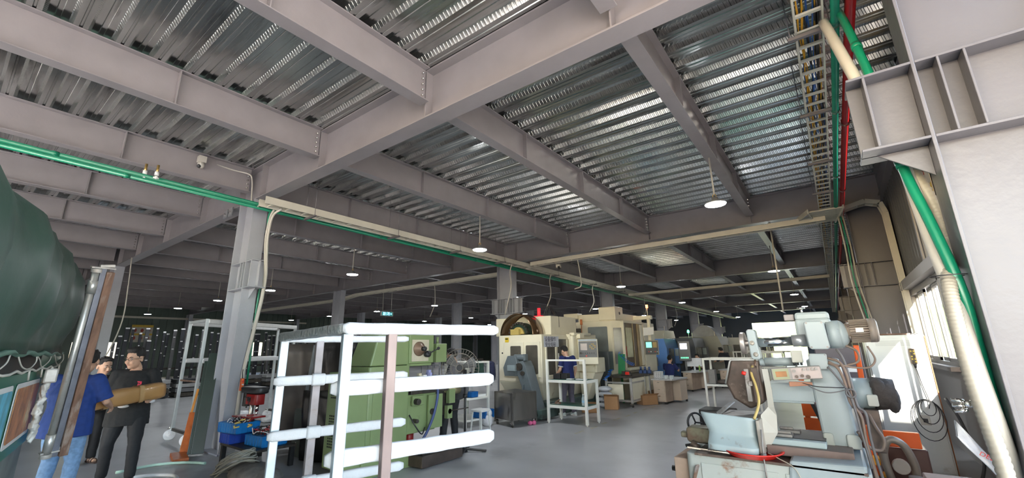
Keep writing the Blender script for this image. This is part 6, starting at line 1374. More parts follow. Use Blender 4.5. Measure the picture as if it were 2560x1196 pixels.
# ---- beige desks
BEI = mat('beige desk board', (0.58, 0.47, 0.37), 0.55, 0, 0.04, 3); BEID = mat('beige desk edge', (0.40, 0.30, 0.23), 0.55)
def desk(x, y, rz, label, L_=.56, W_=1.1):
    r = thing('drawer_desk', label, 'desk', (x, y, 0), rz)
    b = MB(); b.box(0, L_*.62, 0, W_*.42, .06, .66); b.box(0, L_, W_*.55, W_, .06, .66); b.build('cabinet_body', BEI, r, .004)
    for k in range(3): b = MB(); b.box(.01, L_*.60, -.012, 0, .08+k*.19, .25+k*.19); q = b.build('drawer', BEI, r, .004); b = MB(); b.box(L_*.25, L_*.36, -.02, -.012, .21+k*.19, .225+k*.19); b.build('handle', BOLT, q)
    b = MB(); b.box(L_*.62, L_*.66, .0, W_*.45, .06, .66); b.build('side_gable', BEID, r)
    b = MB(); b.box(-.04, L_+.04, -.04, W_+.03, .66, .70); b.build('desk_top', mat('speckled grey desk top', (0.48, 0.48, 0.48), 0.5, 0, .1, 20), r, .004)
    for xx, yy in ((.03, .03), (L_-.03, W_-.03), (.03, W_-.03), (L_*.6, .03)): b = MB(); b.box(xx-.025, xx+.025, yy-.025, yy+.025, 0, .06); b.build('foot', BLACK, r)
    return r
desk(4.24, 9.78, math.radians(-6), 'nearest beige drawer desk with the grey patterned box on it')
desk(4.02, 13.75, math.radians(-10), 'beige drawer desk farther back, with the white monitor', .5, 1.6)
desk(4.9, 15.7, math.radians(-10), 'third beige desk, partly behind the desk with the monitor', .5, 1.2)
r = thing('patterned_box', 'white box with a dark circle pattern standing on the nearest beige desk', 'box', (4.38, 9.92, .702)); b = MB(); b.box(-.11, .11, -.1, .1, 0, .20); b.build('box_body', PAPER, r, .003)
b = MB()
for i in range(4):
    for j in range(4): b.lathe([(.022, 0), (.022, .002), (.014, .002), (.014, 0)], (-.082+i*.055, -.101, .028+j*.048), (0, -1, 0), 10, caps=False)
b.build('printed_pattern', BLACK, r)
r = thing('plastic_tub', 'pair of clear plastic tubs at the front edge of the nearest beige desk', 'tub', (4.64, 9.80, .702)); 
for k in (0, 1): b = MB(); b.lathe([(.05, 0), (.065, .10), (.07, .10), (.055, -.0)], (k*.15, .02*k, 0), n=18, caps=False); b.build('tub', glass('clear tub', (.8, .85, .85), .45, .15), r)
r = thing('monitor', 'white computer monitor seen from behind on the far beige desk', 'monitor', (4.25, 14.6, .702), math.radians(10)); b = MB(); b.box(-.27, .27, -.02, .02, .14, .46); b.build('screen_back', mat('pale monitor', (.62, .64, .68), .4), r, .01); b = MB(); b.box(-.03, .03, -.01, .03, 0, .2); b.box(-.12, .12, -.08, .1, 0, .012); b.build('stand', mat('pale monitor', (0, 0, 0)), r)
r = thing('green_bottle', 'small green bottle on the far beige desk', 'bottle', (4.55, 14.1, .702)); b = MB(); b.lathe([(.03, 0), (.033, .1), (.03, .16), (.015, .19), (.015, .22)], n=12); b.build('bottle_body', mat('green bottle', (.25, .45, .1), .3), r)
for x, y, a, lb in ((3.7, 12.85, 0, 'office chair of the person in navy at the desk'), (4.25, 15.75, PI, 'office chair of the person in dark clothes behind the monitor')):
    r = thing('office_chair', lb, 'chair', (x, y, 0), a); b = MB(); b.rbox(-.22, .22, -.2, .22, .38, .44, .06); b.build('seat', BLACK, r, .01); b = MB(); b.cyl((0, 0, .06), (0, 0, .38), .03); b.build('stem', BLACK, r)
    for k in range(5): b = MB(); t = k*2*PI/5; b.bar((0, 0, .09), (.26*math.cos(t), .26*math.sin(t), .03), .04, .03); b.build('leg', BLACK, r)

# ---- farther machines
def far_machine(x, y, w_, d_, h, m_, label, extra=(), name='lathe', cat='machine', rz=0, group=None):
    r = thing(name, label, cat, (x, y, 0), rz, group)
    b = MB(); b.box(0, w_, 0, d_, .0, .35); b.build('base', DGREEN, r, .01)
    b = MB(); b.prism([(0, 0, .35), (w_, 0, .35), (w_, 0, h*.80), (w_*.92, 0, h), (0, 0, h)], (0, d_, 0)); b.build('enclosure', m_, r, .015, fix=True)
    b = MB(); b.box(w_*.12, w_*.55, -.012, 0, h*.42, h*.82); b.build('window', DWIN, r)
    b = MB(); b.box(w_-.002, w_+.012, d_*.15, d_*.55, h*.38, h*.80); b.build('window', DWIN, r)
    b = MB(); b.box(w_*.62, w_*.66, -.04, 0, h*.45, h*.62); b.build('door_handle', BOLT, r)
    b = MB(); b.box(w_-.02, w_+.2, d_*.62, d_*.66+.2, h*.48, h*.80); b.build('control_box', m_, r, .01); b = MB(); b.box(w_+.02, w_+.17, d_*.62-.008, d_*.62, h*.64, h*.78); b.build('screen', mat('dull screen', (.25, .3, .3), .2), r)
    b = MB(); b.cyl((w_*.8, d_*.3, h), (w_*.8, d_*.3, h+.22), .012, n=6); b.build('beacon_stem', CREAM, r)
    return r
BLUEM = mat('light blue machine paint', (0.10, 0.22, 0.48), 0.4, 0, .06, 3); SLATE = mat('dark slate machine paint', (0.06, 0.065, 0.075), 0.35, 0, .1, 3); GREYC = mat('grey cream machine paint', (0.33, 0.32, 0.27), 0.45, 0, .06, 3)
m3_ = far_machine(2.2, 14.3, 1.15, 1.6, 1.92, BLUEM, 'light blue machine panel right of the second cream machine')
m4_ = far_machine(3.0, 16.0, 1.0, 1.9, 1.95, SLATE, 'dark slate machining centre with a tilted control screen, beyond the blue machine', name='machining_centre')
r = thing('control_pendant', 'dark control unit with a bright white screen beside the slate machine', 'control panel', (3.98, 14.45, 0), math.radians(12)); b = MB(); b.bar((0, .1, 0), (0, .1, 1.2), .08, .08, (1, 0, 0)); b.build('stand', SLATE, r); b = MB(); b.box(-.22, .22, 0, .15, 1.05, 1.82); b.build('casing', SLATE, r, .02); b = MB(); b.box(-.15, .10, -.008, 0, 1.50, 1.72); b.build('screen', emit('white screen', (.75, .82, 1.0), 1.6, (.8, .8, .9)), r)
for k in range(5): b = MB(); b.box(-.16+k*.06, -.12+k*.06, -.01, 0, 1.15, 1.2); b.build('key', emit('green key', (.1, .8, .3), .8, (.1, .5, .2)), r)
r = thing('signal_lamp', 'glowing green signal lamp on a thin post above the slate machine', 'lamp', (3.75, 16.2, 1.95)); b = MB(); b.cyl((0, 0, 0), (0, 0, .22), .012, n=8); b.build('stem', CREAM, r); b = MB(); b.lathe([(.045, 0), (.05, .07), (.02, .12), (0, .13)], (0, 0, .22), n=14); b.build('lens', emit('green beacon', (.05, 1.0, .35), 4, (.1, .7, .3)), r)
far_machine(2.6, 18.8, 1.9, 2.2, 2.05, GREYC, 'grey cream machine with a rounded cover far down the aisle')
r = thing('cover_arch', 'pale grey arched machine cover far down the aisle', 'cover', (3.6, 19.6, 2.05)); b = MB(); b.prism([(-.6+1.2*i/14, 0, .55*math.sin(PI*i/14)**.7) for i in range(15)], (0, .9, 0)); b.build('cover_body', mat('pale grey cover', (.35, .36, .37), .5), r, fix=True)
far_machine(1.4, 17.5, 1.0, 1.5, 2.35, CREAM, 'tall cream cabinet pair rising behind the slate machine', name='machine_cabinet')
far_machine(4.2, 21.5, 1.2, 1.8, 2.0, GREYC, 'grey machine with a white control box far down the aisle')
for k in range(8):
    far_machine(0.6+(k % 2)*1.6, 24+k*2.6, 1.7, 1.8, 1.9+.15*(k % 3), [GREYC, CREAM, SLATE][k % 3], 'dim machine at the far end of the aisle', group='dim machines at the far end')
for k in range(6):
    far_machine(-9.5+k*1.9, 21+(k % 3)*2.2, 1.3, 1.4, 1.45+.2*(k % 2), [SLATE, GREYC, SLATE][k % 3], 'dim machine in the dark middle of the hall', group='dim machines in the dark middle')
# light rows of equipment in the dark left middle: benches
for k in range(9):
    r = thing('work_bench', 'small pale work bench in the dark middle of the hall', 'bench', (-8.5+k*1.15, 12+(k % 3)*1.6, 0), 0, 'pale benches in the dark middle')
    b = MB(); b.box(0, .9, 0, .5, .85, .90); b.build('bench_top', GALV, r)
    for x in (.03, .87):
        for y in (.03, .47): b = MB(); b.box(x-.02, x+.02, y-.02, y+.02, 0, .85); b.build('leg', GALV, r)
    b = MB(); b.box(.2, .5, .1, .3, .9, 1.2); b.build('machine_head', DARK, r)
# white tube racks down the aisle
def tube_rack(x, y, w_, d_, h, label, group=None, zt=.66):
    r = thing('tube_rack', label, 'rack', (x, y, 0), 0, group)
    for xx in (0, w_):
        for yy in (0, d_): b = MB(); b.box(xx-.025, xx+.025, yy-.025, yy+.025, 0, h); b.build('post', CREAMW, r, .003)
    for z in (zt, h-.05):
        b = MB(); b.box(0, w_, -.02, .02, z, z+.05); b.box(0, w_, d_-.02, d_+.02, z, z+.05); b.box(-.02, .02, 0, d_, z, z+.05); b.box(w_-.02, w_+.02, 0, d_, z, z+.05); b.build('rail', CREAMW, r, .003)
    b = MB(); b.box(.02, w_-.02, .02, d_-.02, zt+.02, zt+.045); b.build('shelf_board', DARK, r)
    return r
tube_rack(6.04, 8.42, 1.15, .75, 1.33, 'white tube rack with a loaded shelf standing left of the grey machine')
for k, (x, y) in enumerate(((6.2, 16.0), (5.1, 17.9), (5.3, 19.3), (4.9, 21.2), (6.4, 18.2))): tube_rack(x, y, .9, .7, 1.35, 'pale tube rack far down the aisle', 'pale tube racks far down the aisle', .75)
r = thing('water_bottle', 'clear bottle on the shelf of the white tube rack', 'bottle', (6.72, 8.62, .71)); b = MB(); b.lathe([(.04, 0), (.045, .01), (.045, .18), (.018, .25), (.018, .27)], n=14); b.build('bottle_body', glass('clear plastic', (0, 0, 0)), r)
r = thing('rag_pile', 'dark oily rags heaped on the shelf of the white tube rack', 'rags', (6.42, 8.65, .705)); b = MB(); b.ball((0, 0, .05), (.18, .12, .06), 12, 7); b.ball((.2, .05, .04), (.12, .1, .05), 10, 6); b.build('rags_body', mat('oily rag', (.10, .08, .07), .8, bump=.6, bump_scale=18), r)
r = thing('file_box', 'upright grey metal file box on the shelf of the white tube rack', 'box', (6.16, 8.6, .705)); b = MB(); b.box(-.06, .10, -.1, .1, 0, .34); b.build('box_body', mat('dull grey box', (.22, .21, .2), .5), r, .01)
r = thing('black_tank', 'low black tank on the floor under the white tube rack', 'tank', (6.55, 6.9, 0)); b = MB(); b.rbox(-.3, .35, -.3, .3, 0, .34, .05); b.build('tank_body', BLACK, r, .02)
# ================================================================ grinding machine, right foreground
GB = mat('pale blue grey machine paint', (0.36, 0.415, 0.42), 0.38, 0, 0.06, 3, dirt=(0.24, 0.20, 0.16), dirt_amt=0.22, dirt_scale=4.5, bump=.04, bump_scale=25)
GBD = mat('chipped pale blue paint', (0.39, 0.475, 0.48), 0.40, 0, 0.06, 3, dirt=(0.22, 0.16, 0.13), dirt_amt=0.30, dirt_scale=6, bump=.06, bump_scale=20)
GW = mat('chipped white green paint', (0.44, 0.465, 0.42), 0.45, 0, 0.06, 3, dirt=(0.26, 0.14, 0.08), dirt_amt=0.32, dirt_scale=5)
GREASE = mat('greasy brown metal', (0.10, 0.07, 0.055), 0.45, 0.3, 0.35, 9, dirt=(0.26, 0.20, 0.16), dirt_amt=0.3, dirt_scale=8)
DUSTY = mat('dusty grey metal', (0.30, 0.28, 0.26), 0.55, 0.4, 0.25, 9, dirt=(0.14, 0.10, 0.08), dirt_amt=0.35, dirt_scale=6)
BRS = mat('brown slide cover', (0.20, 0.14, 0.12), 0.5, 0.2, 0.15, 6, dirt=(0.32, 0.24, 0.2), dirt_amt=0.2)
POL = mat('polished steel', (0.62, 0.65, 0.68), 0.16, 1.0, 0.05, 4)
GO = Vector((8.3, 1.1, 0)); GK = Matrix.Translation(-GO)
gr = thing('grinding_machine', 'large pale blue grey tool grinding machine filling the right foreground', 'machine', tuple(GO))
def G(): q_ = MB(); q_.T = GK; return q_
b = G(); b.rbox(7.62, 8.86, .72, 1.75, 0, .76, .05, 3); q = b.build('base', GW, gr, .008)
b = G(); b.box(7.70, 8.84, .70, 1.72, .755, .775); b.build('base_top', GREASE, gr, .004)
b = G(); b.box(7.74, 8.30, .712, .722, .10, .70); b.box(8.34, 8.80, .712, .722, .10, .70); b.build('base_door', GW, q, .004)
b = G(); b.prism([(8.35, .70, .60), (8.82, .70, .60), (8.84, .70, .82), (8.38, .70, .80)], (0, .9, 0)); b.build('table_bed', GB, gr, .02, fix=True)
# rusty side box at the left
b = G(); b.box(7.50, 7.64, .78, 1.30, .05, .70); b.build('side_box', mat('rusty beige box', (0.42, 0.30, 0.22), 0.6, 0.1, .15, 5, dirt=(0.22, 0.11, 0.06), dirt_amt=.35), gr, .006)
b = G(); b.bar((7.655, .72, .50), (7.715, .70, .68), .05, .012); b.build('strap_plate', RUST, gr, .004)
for z in (.42, .58): b = G(); b.cyl((7.50, .9, z), (7.44, .9, z), .022, n=12); b.build('rotary_knob', BLACK, gr)
# slides
b = G(); b.box(8.22, 8.78, .88, 1.55, .79, .86); b.build('slide_cover', BRS, gr, .006)
b = G(); b.box(8.25, 8.62, .92, 1.5, .86, .905); b.build('cross_slide', GBD, gr, .008)
b = G(); b.box(8.40, 8.72, .845, .885, .745, .79); b.box(8.50, 8.64, .835, .86, .755, .785); b.build('stop_rail', BRS, gr, .004)
for ya in (1.0, 1.22): b = G(); b.box(8.27+(ya-1)*.15, 8.40+(ya-1)*.18, ya, ya+.12, .905, .93); b.box(8.29, 8.39, ya+.03, ya+.06, .93, .95); b.build('clamp_block', DUSTY, gr, .004)
b = G(); b.box(8.28, 8.62, 1.0, 1.45, .903, .91); b.build('oily_bed', BLACK, gr)
# column
b = G(); b.add([(8.60, 1.14, .84), (8.83, 1.14, .84), (8.86, 1.60, .84), (8.60, 1.60, .84), (8.575, 1.18, 1.52), (8.80, 1.18, 1.52), (8.80, 1.55, 1.52), (8.575, 1.55, 1.52)], [(0, 3, 2, 1), (4, 5, 6, 7), (0, 1, 5, 4), (1, 2, 6, 5), (2, 3, 7, 6), (3, 0, 4, 7)]); b.build('column', GB, gr, .018)
for xa, xb in ((8.60, 8.67), (8.75, 8.84)): b = G(); b.rbox(xa, xb, 1.125, 1.15, .845, .95, .02, 3, 'y'); b.build('column_foot', GW, gr, .008)
b = G(); b.box(8.26, 8.60, 1.18, 1.50, 1.17, 1.32); b.box(8.26, 8.58, 1.185, 1.49, 1.155, 1.172); b.build('cross_arm', GB, gr, .008)
# head
b = G(); b.rbox(8.54, 8.80, 1.20, 1.55, 1.62, 1.86, .03, 4, 'y'); b.rbox(8.545, 8.795, 1.22, 1.53, 1.84, 1.915, .03, 4, 'y'); b.build('head_hood', GB, gr, .02)
b = G(); b.cyl((8.60, 1.35, 1.90), (8.60, 1.35, 1.955), .010, n=10); b.lathe([(.012, 0), (.034, .006), (.030, .016), (0, .018)], (8.60, 1.35, 1.95), n=18); b.build('top_knob', CHR, gr)
b = G(); b.box(8.46, 8.54, 1.28, 1.45, 1.85, 1.905); b.build('left_cap', mat('dull taupe cap', (.32, .28, .27), .5), gr, .008)
b = G(); b.cyl((8.76, 1.25, 1.72), (8.845, 1.25, 1.72), .115, n=32); b.lathe([(.115, 0), (.105, .02), (.07, .05), (.05, .06)], (8.845, 1.25, 1.72), (1, 0, 0), 32); b.build('gear_housing', GB, gr)
b = G(); b.prism([(x, 1.05, z) for x, z in [(8.625, 1.83), (8.735, 1.83), (8.75, 1.81), (8.762, 1.62), (8.75, 1.60), (8.635, 1.60), (8.62, 1.615), (8.61, 1.815)]], (0, .16, 0)); b.build('gear_cover', GB, gr, .012, 3, fix=True)
for x, z in ((8.63, 1.815), (8.735, 1.815), (8.745, 1.618), (8.638, 1.618)):
    b = G(); b.cyl((x, 1.045, z), (x, 1.052, z), .008, n=10); b.build('screw', DUSTY, gr)
b = G(); b.box(8.79, 8.835, 1.128, 1.133, 1.735, 1.775) if False else b.cyl((8.83, 1.14, 1.76), (8.84, 1.13, 1.76), .002, n=6); b.build('rating_dot', PAPER, gr)
# motor with fins
MK = mat('dirty brown motor', (0.33, 0.27, 0.22), 0.5, 0.3, .15, 6, dirt=(0.25, 0.13, 0.07), dirt_amt=.3, dirt_scale=10)
b = G(); b.cyl((8.86, 1.25, 1.74), (8.905, 1.25, 1.74), .05, .075, 24); b.cyl((8.90, 1.25, 1.74), (9.04, 1.25, 1.745), .074, n=32); q = b.build('motor', MK, gr)
for k in range(30):
    a = 2*PI*k/30; c_, s_ = math.cos(a), math.sin(a); b = G(); b.bar((8.915, 1.25+.083*c_, 1.74+.083*s_), (9.035, 1.25+.083*c_, 1.745+.083*s_), .022, .0045, (0, -s_, c_)); b.build('cooling_fin', MK, q)
b = G(); b.cyl((9.035, 1.25, 1.745), (9.075, 1.25, 1.745), .095, n=32); b.lathe([(.095, 0), (.09, .012), (.07, .02), (.0, .02)], (9.075, 1.25, 1.745), (1, 0, 0), 32); b.build('fan_cowl', mat('taupe motor cowl', (.30, .25, .21), .5, .1, .12, 5, dirt=(.35, .25, .15), dirt_amt=.3), q)
b = G(); b.box(8.95, 9.0, 1.15, 1.157, 1.73, 1.765); b.build('rating_plate', mat('pale rating plate', (.70, .66, .60), .4), q)
for k in range(5): b = G(); b.lathe([(.013, 0), (.013, .012)], (8.90, 1.25+.08*math.cos(k*1.26), 1.74+.08*math.sin(k*1.26)), (1, 0, 0), 6); b.build('bolt', RUST, q)
# spindle tubes and arm link
b = G(); b.cyl((8.22, 1.20, 1.66), (8.50, 1.20, 1.672), .040, n=28); b.build('upper_ram', POL, gr)
b = G(); b.cyl((8.50, 1.20, 1.672), (8.60, 1.20, 1.676), .050, n=28); b.build('ram_collar', mat('grey collar', (.40, .42, .44), .3, .5), gr)
b = G(); b.cyl((8.14, 1.25, 1.49), (8.26, 1.25, 1.49), .030, n=24); b.cyl((8.26, 1.25, 1.493), (8.50, 1.25, 1.497), .036, n=24); b.build('lower_ram', GB, gr)
b = G(); b.prism([(x, 1.13, z) for x, z in [(8.158, 1.765), (8.17, 1.78), (8.215, 1.78), (8.23, 1.765), (8.245, 1.53), (8.235, 1.515), (8.185, 1.515), (8.170, 1.53)]], (0, .13, 0)); b.build('arm_link', GB, gr, .012, 3, fix=True)
for x, z in ((8.196, 1.66), (8.212, 1.56)): b = G(); b.lathe([(.020, 0), (.018, .010), (.0, .014)], (x, 1.125, z), (0, -1, 0), 18); b.build('link_bolt', mat('beige bolt', (.5, .45, .38), .4, .2), gr)
b = G(); b.cyl((8.095, 1.20, 1.66), (8.135, 1.20, 1.66), .098, n=40); b.cyl((8.13, 1.20, 1.66), (8.17, 1.20, 1.66), .03, n=16); b.build('belt_pulley', mat('dull silver pulley', (.42, .38, .35), .35, .6, .1, 6), gr, .006)
b = G(); b.cyl((8.197, 1.15, 1.515), (8.195, 1.12, 1.46), .008, n=8); b.lathe([(.012, -.03), (.016, 0), (.012, .03)], (8.175, 1.11, 1.45), n=12); b.build('nozzle_valve', RUST, gr)
b = G(); b.tube(bez([(8.175, 1.10, 1.46), (8.17, 1.02, 1.40), (8.20, .95, 1.30), (8.215, .86, 1.18), (8.175, .78, 1.06)], 8), .0105, 10); b.build('coolant_hose', mat('yellow rubber hose', (.62, .47, .17), .5), gr)
# boxes on the head
b = G(); b.box(8.475, 8.555, 1.15, 1.22, 1.49, 1.59); b.build('terminal_box', mat('beige terminal box', (.50, .50, .44), .45), gr, .006)
for k in range(3): b = G(); b.cyl((8.49+k*.025, 1.16, 1.47), (8.49+k*.025, 1.16, 1.49), .009, n=10); b.build('cable_gland', BLACK, gr)
b = G(); b.rbox(8.60, 8.725, 1.11, 1.18, 1.44, 1.565, .012, 3, 'y'); b.build('junction_box', GB, gr, .006)
for x in (8.61, 8.715):
    for z in (1.45, 1.555): b = G(); b.cyl((x, 1.105, z), (x, 1.112, z), .005, n=8); b.build('screw', DUSTY, gr)
# control panel
cpk = Matrix.Translation(-GO) @ Matrix.Translation((8.50, 1.0, 1.41)) @ Matrix.Rotation(math.radians(3), 4, 'Z') @ Matrix.Rotation(math.radians(-4), 4, 'Y')
def GP(): q_ = MB(); q_.T = cpk; return q_
b = GP(); b.box(-.175, .175, 0, .09, -.05, .05); q = b.build('control_panel', DUSTY, gr, .006)
b = GP(); b.box(-.165, -.05, -.004, 0, -.042, .042); b.build('panel_frame', mat('greenish panel frame', (.34, .36, .22), .5, 0, .1, 5, dirt=(.3, .15, .07), dirt_amt=.3), q)
b = GP(); b.box(-.145, -.065, -.007, -.003, -.022, .022); b.build('dial_window', mat('rusty orange dial', (.38, .17, .06), .5, 0, .3, 10), q)
b = GP(); b.box(-.03, .17, -.003, 0, -.042, .042); b.build('panel_plate', mat('worn pinkish plate', (.48, .40, .37), .55, .1, .12, 9, dirt=(.25, .2, .18), dirt_amt=.3, dirt_scale=14), q)
for i, (x, z, rd) in enumerate([(.06, .028, .010), (.09, .028, .010), (.12, .028, .010), (.145, .028, .010), (-.01, .02, .012), (.0, -.025, .012), (.08, -.03, .014), (.04, -.02, .012)]): b = GP(); b.cyl((x, -.003, z), (x, -.022, z), rd, n=14); b.build('knob', DUSTY if i < 5 else GREASE, q)
b = G(); b.prism([(8.44, .985, 1.305), (8.60, .985, 1.32), (8.60, .985, 1.345), (8.44, .985, 1.345)], (0, .03, 0)); b.build('copper_bracket', mat('coppery tape', (.36, .16, .09), .45), gr, .004, fix=True)
# guard, slats, curved shield
b = G(); b.prism([(7.985, 1.16, 1.50), (8.0, 1.16, 1.515), (8.22, 1.16, 1.515), (8.22, 1.16, 1.15), (8.10, 1.16, 1.09), (7.975, 1.16, 1.17), (7.925, 1.16, 1.30)], (0, .16, 0)); b.build('wheel_guard', GREASE, gr, .02, 3, fix=True)
b = G(); b.tube([(7.925, 1.15, 1.30), (7.985, 1.15, 1.495), (8.0, 1.15, 1.512), (8.22, 1.15, 1.512)], .008, 8); b.build('guard_rim', mat('light guard rim', (.45, .45, .42), .4, .3), gr)
b = G(); b.cyl((8.14, 1.36, 1.26), (8.14, 1.42, 1.26), .13, n=36); b.cyl((8.14, 1.32, 1.26), (8.14, 1.36, 1.26), .04, n=18); b.build('grinding_wheel', mat('dark wheel', (.10, .08, .065), .7, 0, .2, 10), gr, .006)
b = G(); b.box(8.115, 8.15, 1.0, 1.03, 1.17, 1.44); b.build('toothed_rail', DUSTY, gr, .004)
b = G(); b.box(8.165, 8.215, 1.02, 1.06, 1.16, 1.45); b.build('guide_plate', GREASE, gr, .004)
b = G(); b.cyl((8.13, .99, 1.40), (8.10, .99, 1.41), .016, n=12); b.build('red_nut', REDPL, gr)
b = G(); b.box(8.14, 8.17, .985, 1.0, 1.30, 1.34); b.build('limit_switch', DUSTY, gr, .003)
b = G(); b.grid([[(8.262+.008*math.sin(t*2), .95-.03*t, 1.445-.30*t) , (8.305+.008*math.sin(t*2), .95-.03*t, 1.445-.30*t)] for t in [i/10 for i in range(11)]]+[[(8.21, .90, 1.08), (8.32, .93, 1.08)], [(8.20, .88, .95), (8.31, .92, .95)], [(8.215, .88, .84), (8.24, .90, .835)]], False, thick=(0, .02, 0)); b.build('splash_shield', mat('cream splash shield', (.40, .39, .34), .4, 0, .08, 4, dirt=(.4, .3, .2), dirt_amt=.2), gr)
b = G(); b.box(7.86, 8.24, 1.05, 1.5, 1.0, 1.03); b.prism([(7.86, 1.05, 1.03), (7.92, 1.5, 1.10), (7.90, 1.5, 1.11), (7.84, 1.05, 1.05)], (-.005, 0, .01)); b.build('work_table', DUSTY, gr, .004, fix=True)
b = G(); b.box(7.90, 8.20, 1.0, 1.4, .80, 1.0); b.build('table_support', GREASE, gr, .01)
# front hood (blue pentagon)
b = G(); HP = [(7.755, 1.075), (7.775, 1.09), (8.17, 1.072), (8.20, 1.055), (8.185, .815), (8.17, .80), (7.81, .825), (7.795, .84), (7.80, .89), (7.825, .925)]
rows = []
for u in [i/10 for i in range(11)]:
    xt = 7.765+(8.195-7.765)*u; xb = 7.80+(8.185-7.80)*u; zt = 1.09-.025*u; row = []
    for v in [j/12 for j in range(13)]:
        z = zt+(.815-.01*u-zt)*v; xl = 7.76+.055*min(1, v/.55)**1.3 if v < .6 else 7.815-.01*(v-.6); xr = 8.20-.015*v; x = xl+(xr-xl)*u
        y = .72+.05*(1 if v < .55 else max(0, 1-(v-.55)/.18))-.0 - .03*(v > .75) + (.03*(abs(u-.5)*2)**8)
        row.append((x, y, z))
    rows.append(row)
b.grid(rows, True, thick=(0, .03, 0)); b.build('front_hood', GBD, gr, .008)
b = G(); b.box(7.80, 8.19, .745, .90, .795, .815); b.build('hood_base', BLACK, gr)
b = G(); b.box(8.19, 8.215, .72, .92, .80, 1.06); b.build('hood_side', mat('dull beige plate', (.40, .36, .30), .5), gr, .006)
b = G(); b.bar((7.62, .80, .79), (8.0, .76, .785), .012, .012); b.build('thin_rod', CHR, gr)
# vice unit at left, with crank wheel
b = G(); b.rbox(7.58, 7.80, .95, 1.12, .80, .93, .03, 3, 'y'); b.box(7.52, 7.58, .98, 1.05, .83, .88); b.build('left_carriage', mat('greasy green metal', (.16, .15, .10), .45, .3, .3, 9, dirt=(.10, .06, .04), dirt_amt=.4), gr, .01)
b = G(); b.cyl((7.62, .93, .80), (7.68, .93, .76), .03, n=14); b.build('hanging_lobe', GREASE, gr)
b = G(); b.cyl((7.55, 1.0, .76), (7.60, 1.0, .77), .014, n=10); b.build('left_knob', BLACK, gr)
b = G(); C_ = Vector((7.60, 1.22, .93)); A_x = Vector((.75, -.6, 0)).normalized(); U_ = Vector((0, 0, 1)); W_ = A_x.cross(U_)
b.tube([C_+U_*.085*math.cos(t)+W_*.085*math.sin(t) for t in [i*PI/12 for i in range(24)]], .010, 8, closed=True)
for k in range(3): t = .4+k*2*PI/3; b.tube([C_, C_+(U_*math.cos(t)+W_*math.sin(t))*.085], .008, 6)
b.build('hand_wheel', BLACK, gr)
b = G(); b.tube([(7.61, .98, .80), (7.60, .97, .70)], .005, 6); b.build('drip_rod', DARK, gr)
# red basin
rb = thing('red_basin', 'shallow red plastic basin on the grinding machine base under the blue hood', 'basin', (8.12, .84, .777)); b = MB(); b.lathe([(.0, .0), (.17, .0), (.21, .035), (.225, .04), (.225, .047), (.205, .043), (.165, .008), (0, .008)], n=40, caps=False); b.T = Matrix.Identity(4); b.build('basin_body', REDPL, rb)
# hoses down the right of the machine
HB = mat('brown rubber hose', (.24, .17, .13), .5, 0, .1, 5); HG = mat('grey rubber hose', (.16, .15, .15), .5)
hoses = [([(8.86, 1.22, 1.63), (8.93, 1.18, 1.58), (8.92, 1.16, 1.50), (8.80, 1.12, 1.47), (8.73, 1.10, 1.50)], .009, HB), ([(8.73, 1.11, 1.53), (8.80, 1.08, 1.50), (8.83, 1.06, 1.42), (8.84, 1.05, 1.25), (8.86, 1.04, 1.05), (8.88, 1.03, .80), (8.92, 1.02, .4)], .010, HB),
         ([(8.73, 1.11, 1.49), (8.78, 1.08, 1.46), (8.81, 1.05, 1.36), (8.82, 1.04, 1.2), (8.87, 1.02, 1.1), (8.87, 1.0, .9), (8.90, 1.0, .5)], .011, HB), ([(8.80, 1.14, 1.60), (8.83, 1.10, 1.52), (8.85, 1.06, 1.36), (8.86, 1.03, 1.18), (8.90, 1.01, 1.12), (8.90, .99, .9), (8.95, 1.0, .4)], .009, HG),
         ([(8.72, 1.10, 1.46), (8.76, 1.07, 1.40), (8.82, 1.03, 1.28), (8.84, 1.0, 1.15), (8.85, .99, 1.0), (8.87, .99, .75)], .008, HG), ([(9.0, 1.1, 1.62), (9.03, 1.12, 1.52), (8.98, 1.10, 1.46), (8.88, 1.08, 1.46), (8.80, 1.08, 1.48)], .007, HB),
         ([(8.55, 1.0, 1.33), (8.60, .98, 1.30), (8.68, .98, 1.27), (8.76, .99, 1.28), (8.82, 1.0, 1.30)], .004, HG), ([(8.52, .99, 1.34), (8.62, .98, 1.315), (8.72, .98, 1.31), (8.80, 1.0, 1.31)], .004, BLACK), ([(8.92, 1.35, 1.10), (8.95, 1.25, 1.0), (8.98, 1.2, .92), (8.95, 1.18, .85), (8.88, 1.15, .87), (8.83, 1.12, .98)], .012, HB)]
for k, (P, rd, m_) in enumerate(hoses): b = G(); b.tube(bez(P, 7), rd, 8); b.build('hose', m_, gr)
b = G(); b.tube([(8.835+.03*math.cos(t), 1.01, 1.27+.03*math.sin(t)) for t in [i*PI/8 for i in range(16)]], .007, 6, closed=True); b.build('hose_tie', HG, gr)
b = G()
for k in range(5): b.lathe([(.014, 0), (.014, .03), (.009, .03), (.009, .05)], (8.70+.03*k, .93, .77), (.2, -1, 0), 10)
b.build('pipe_fittings', CHR, gr)
b = G(); b.tube(bez([(8.235, .80, .815), (8.30, .74, .80), (8.42, .68, .74), (8.46, .66, .55), (8.46, .66, .2)], 6), .004, 6); b.build('thin_hose', mat('beige thin hose', (.5, .45, .35), .5), gr)
b = G(); b.tube([(8.225, .70, 1.0), (8.215, .69, .8), (8.22, .68, .5), (8.22, .68, .1)], .006, 6); b.cyl((8.22, .69, .80), (8.22, .69, .83), .018, n=12); b.build('copper_line', DUSTY, gr)
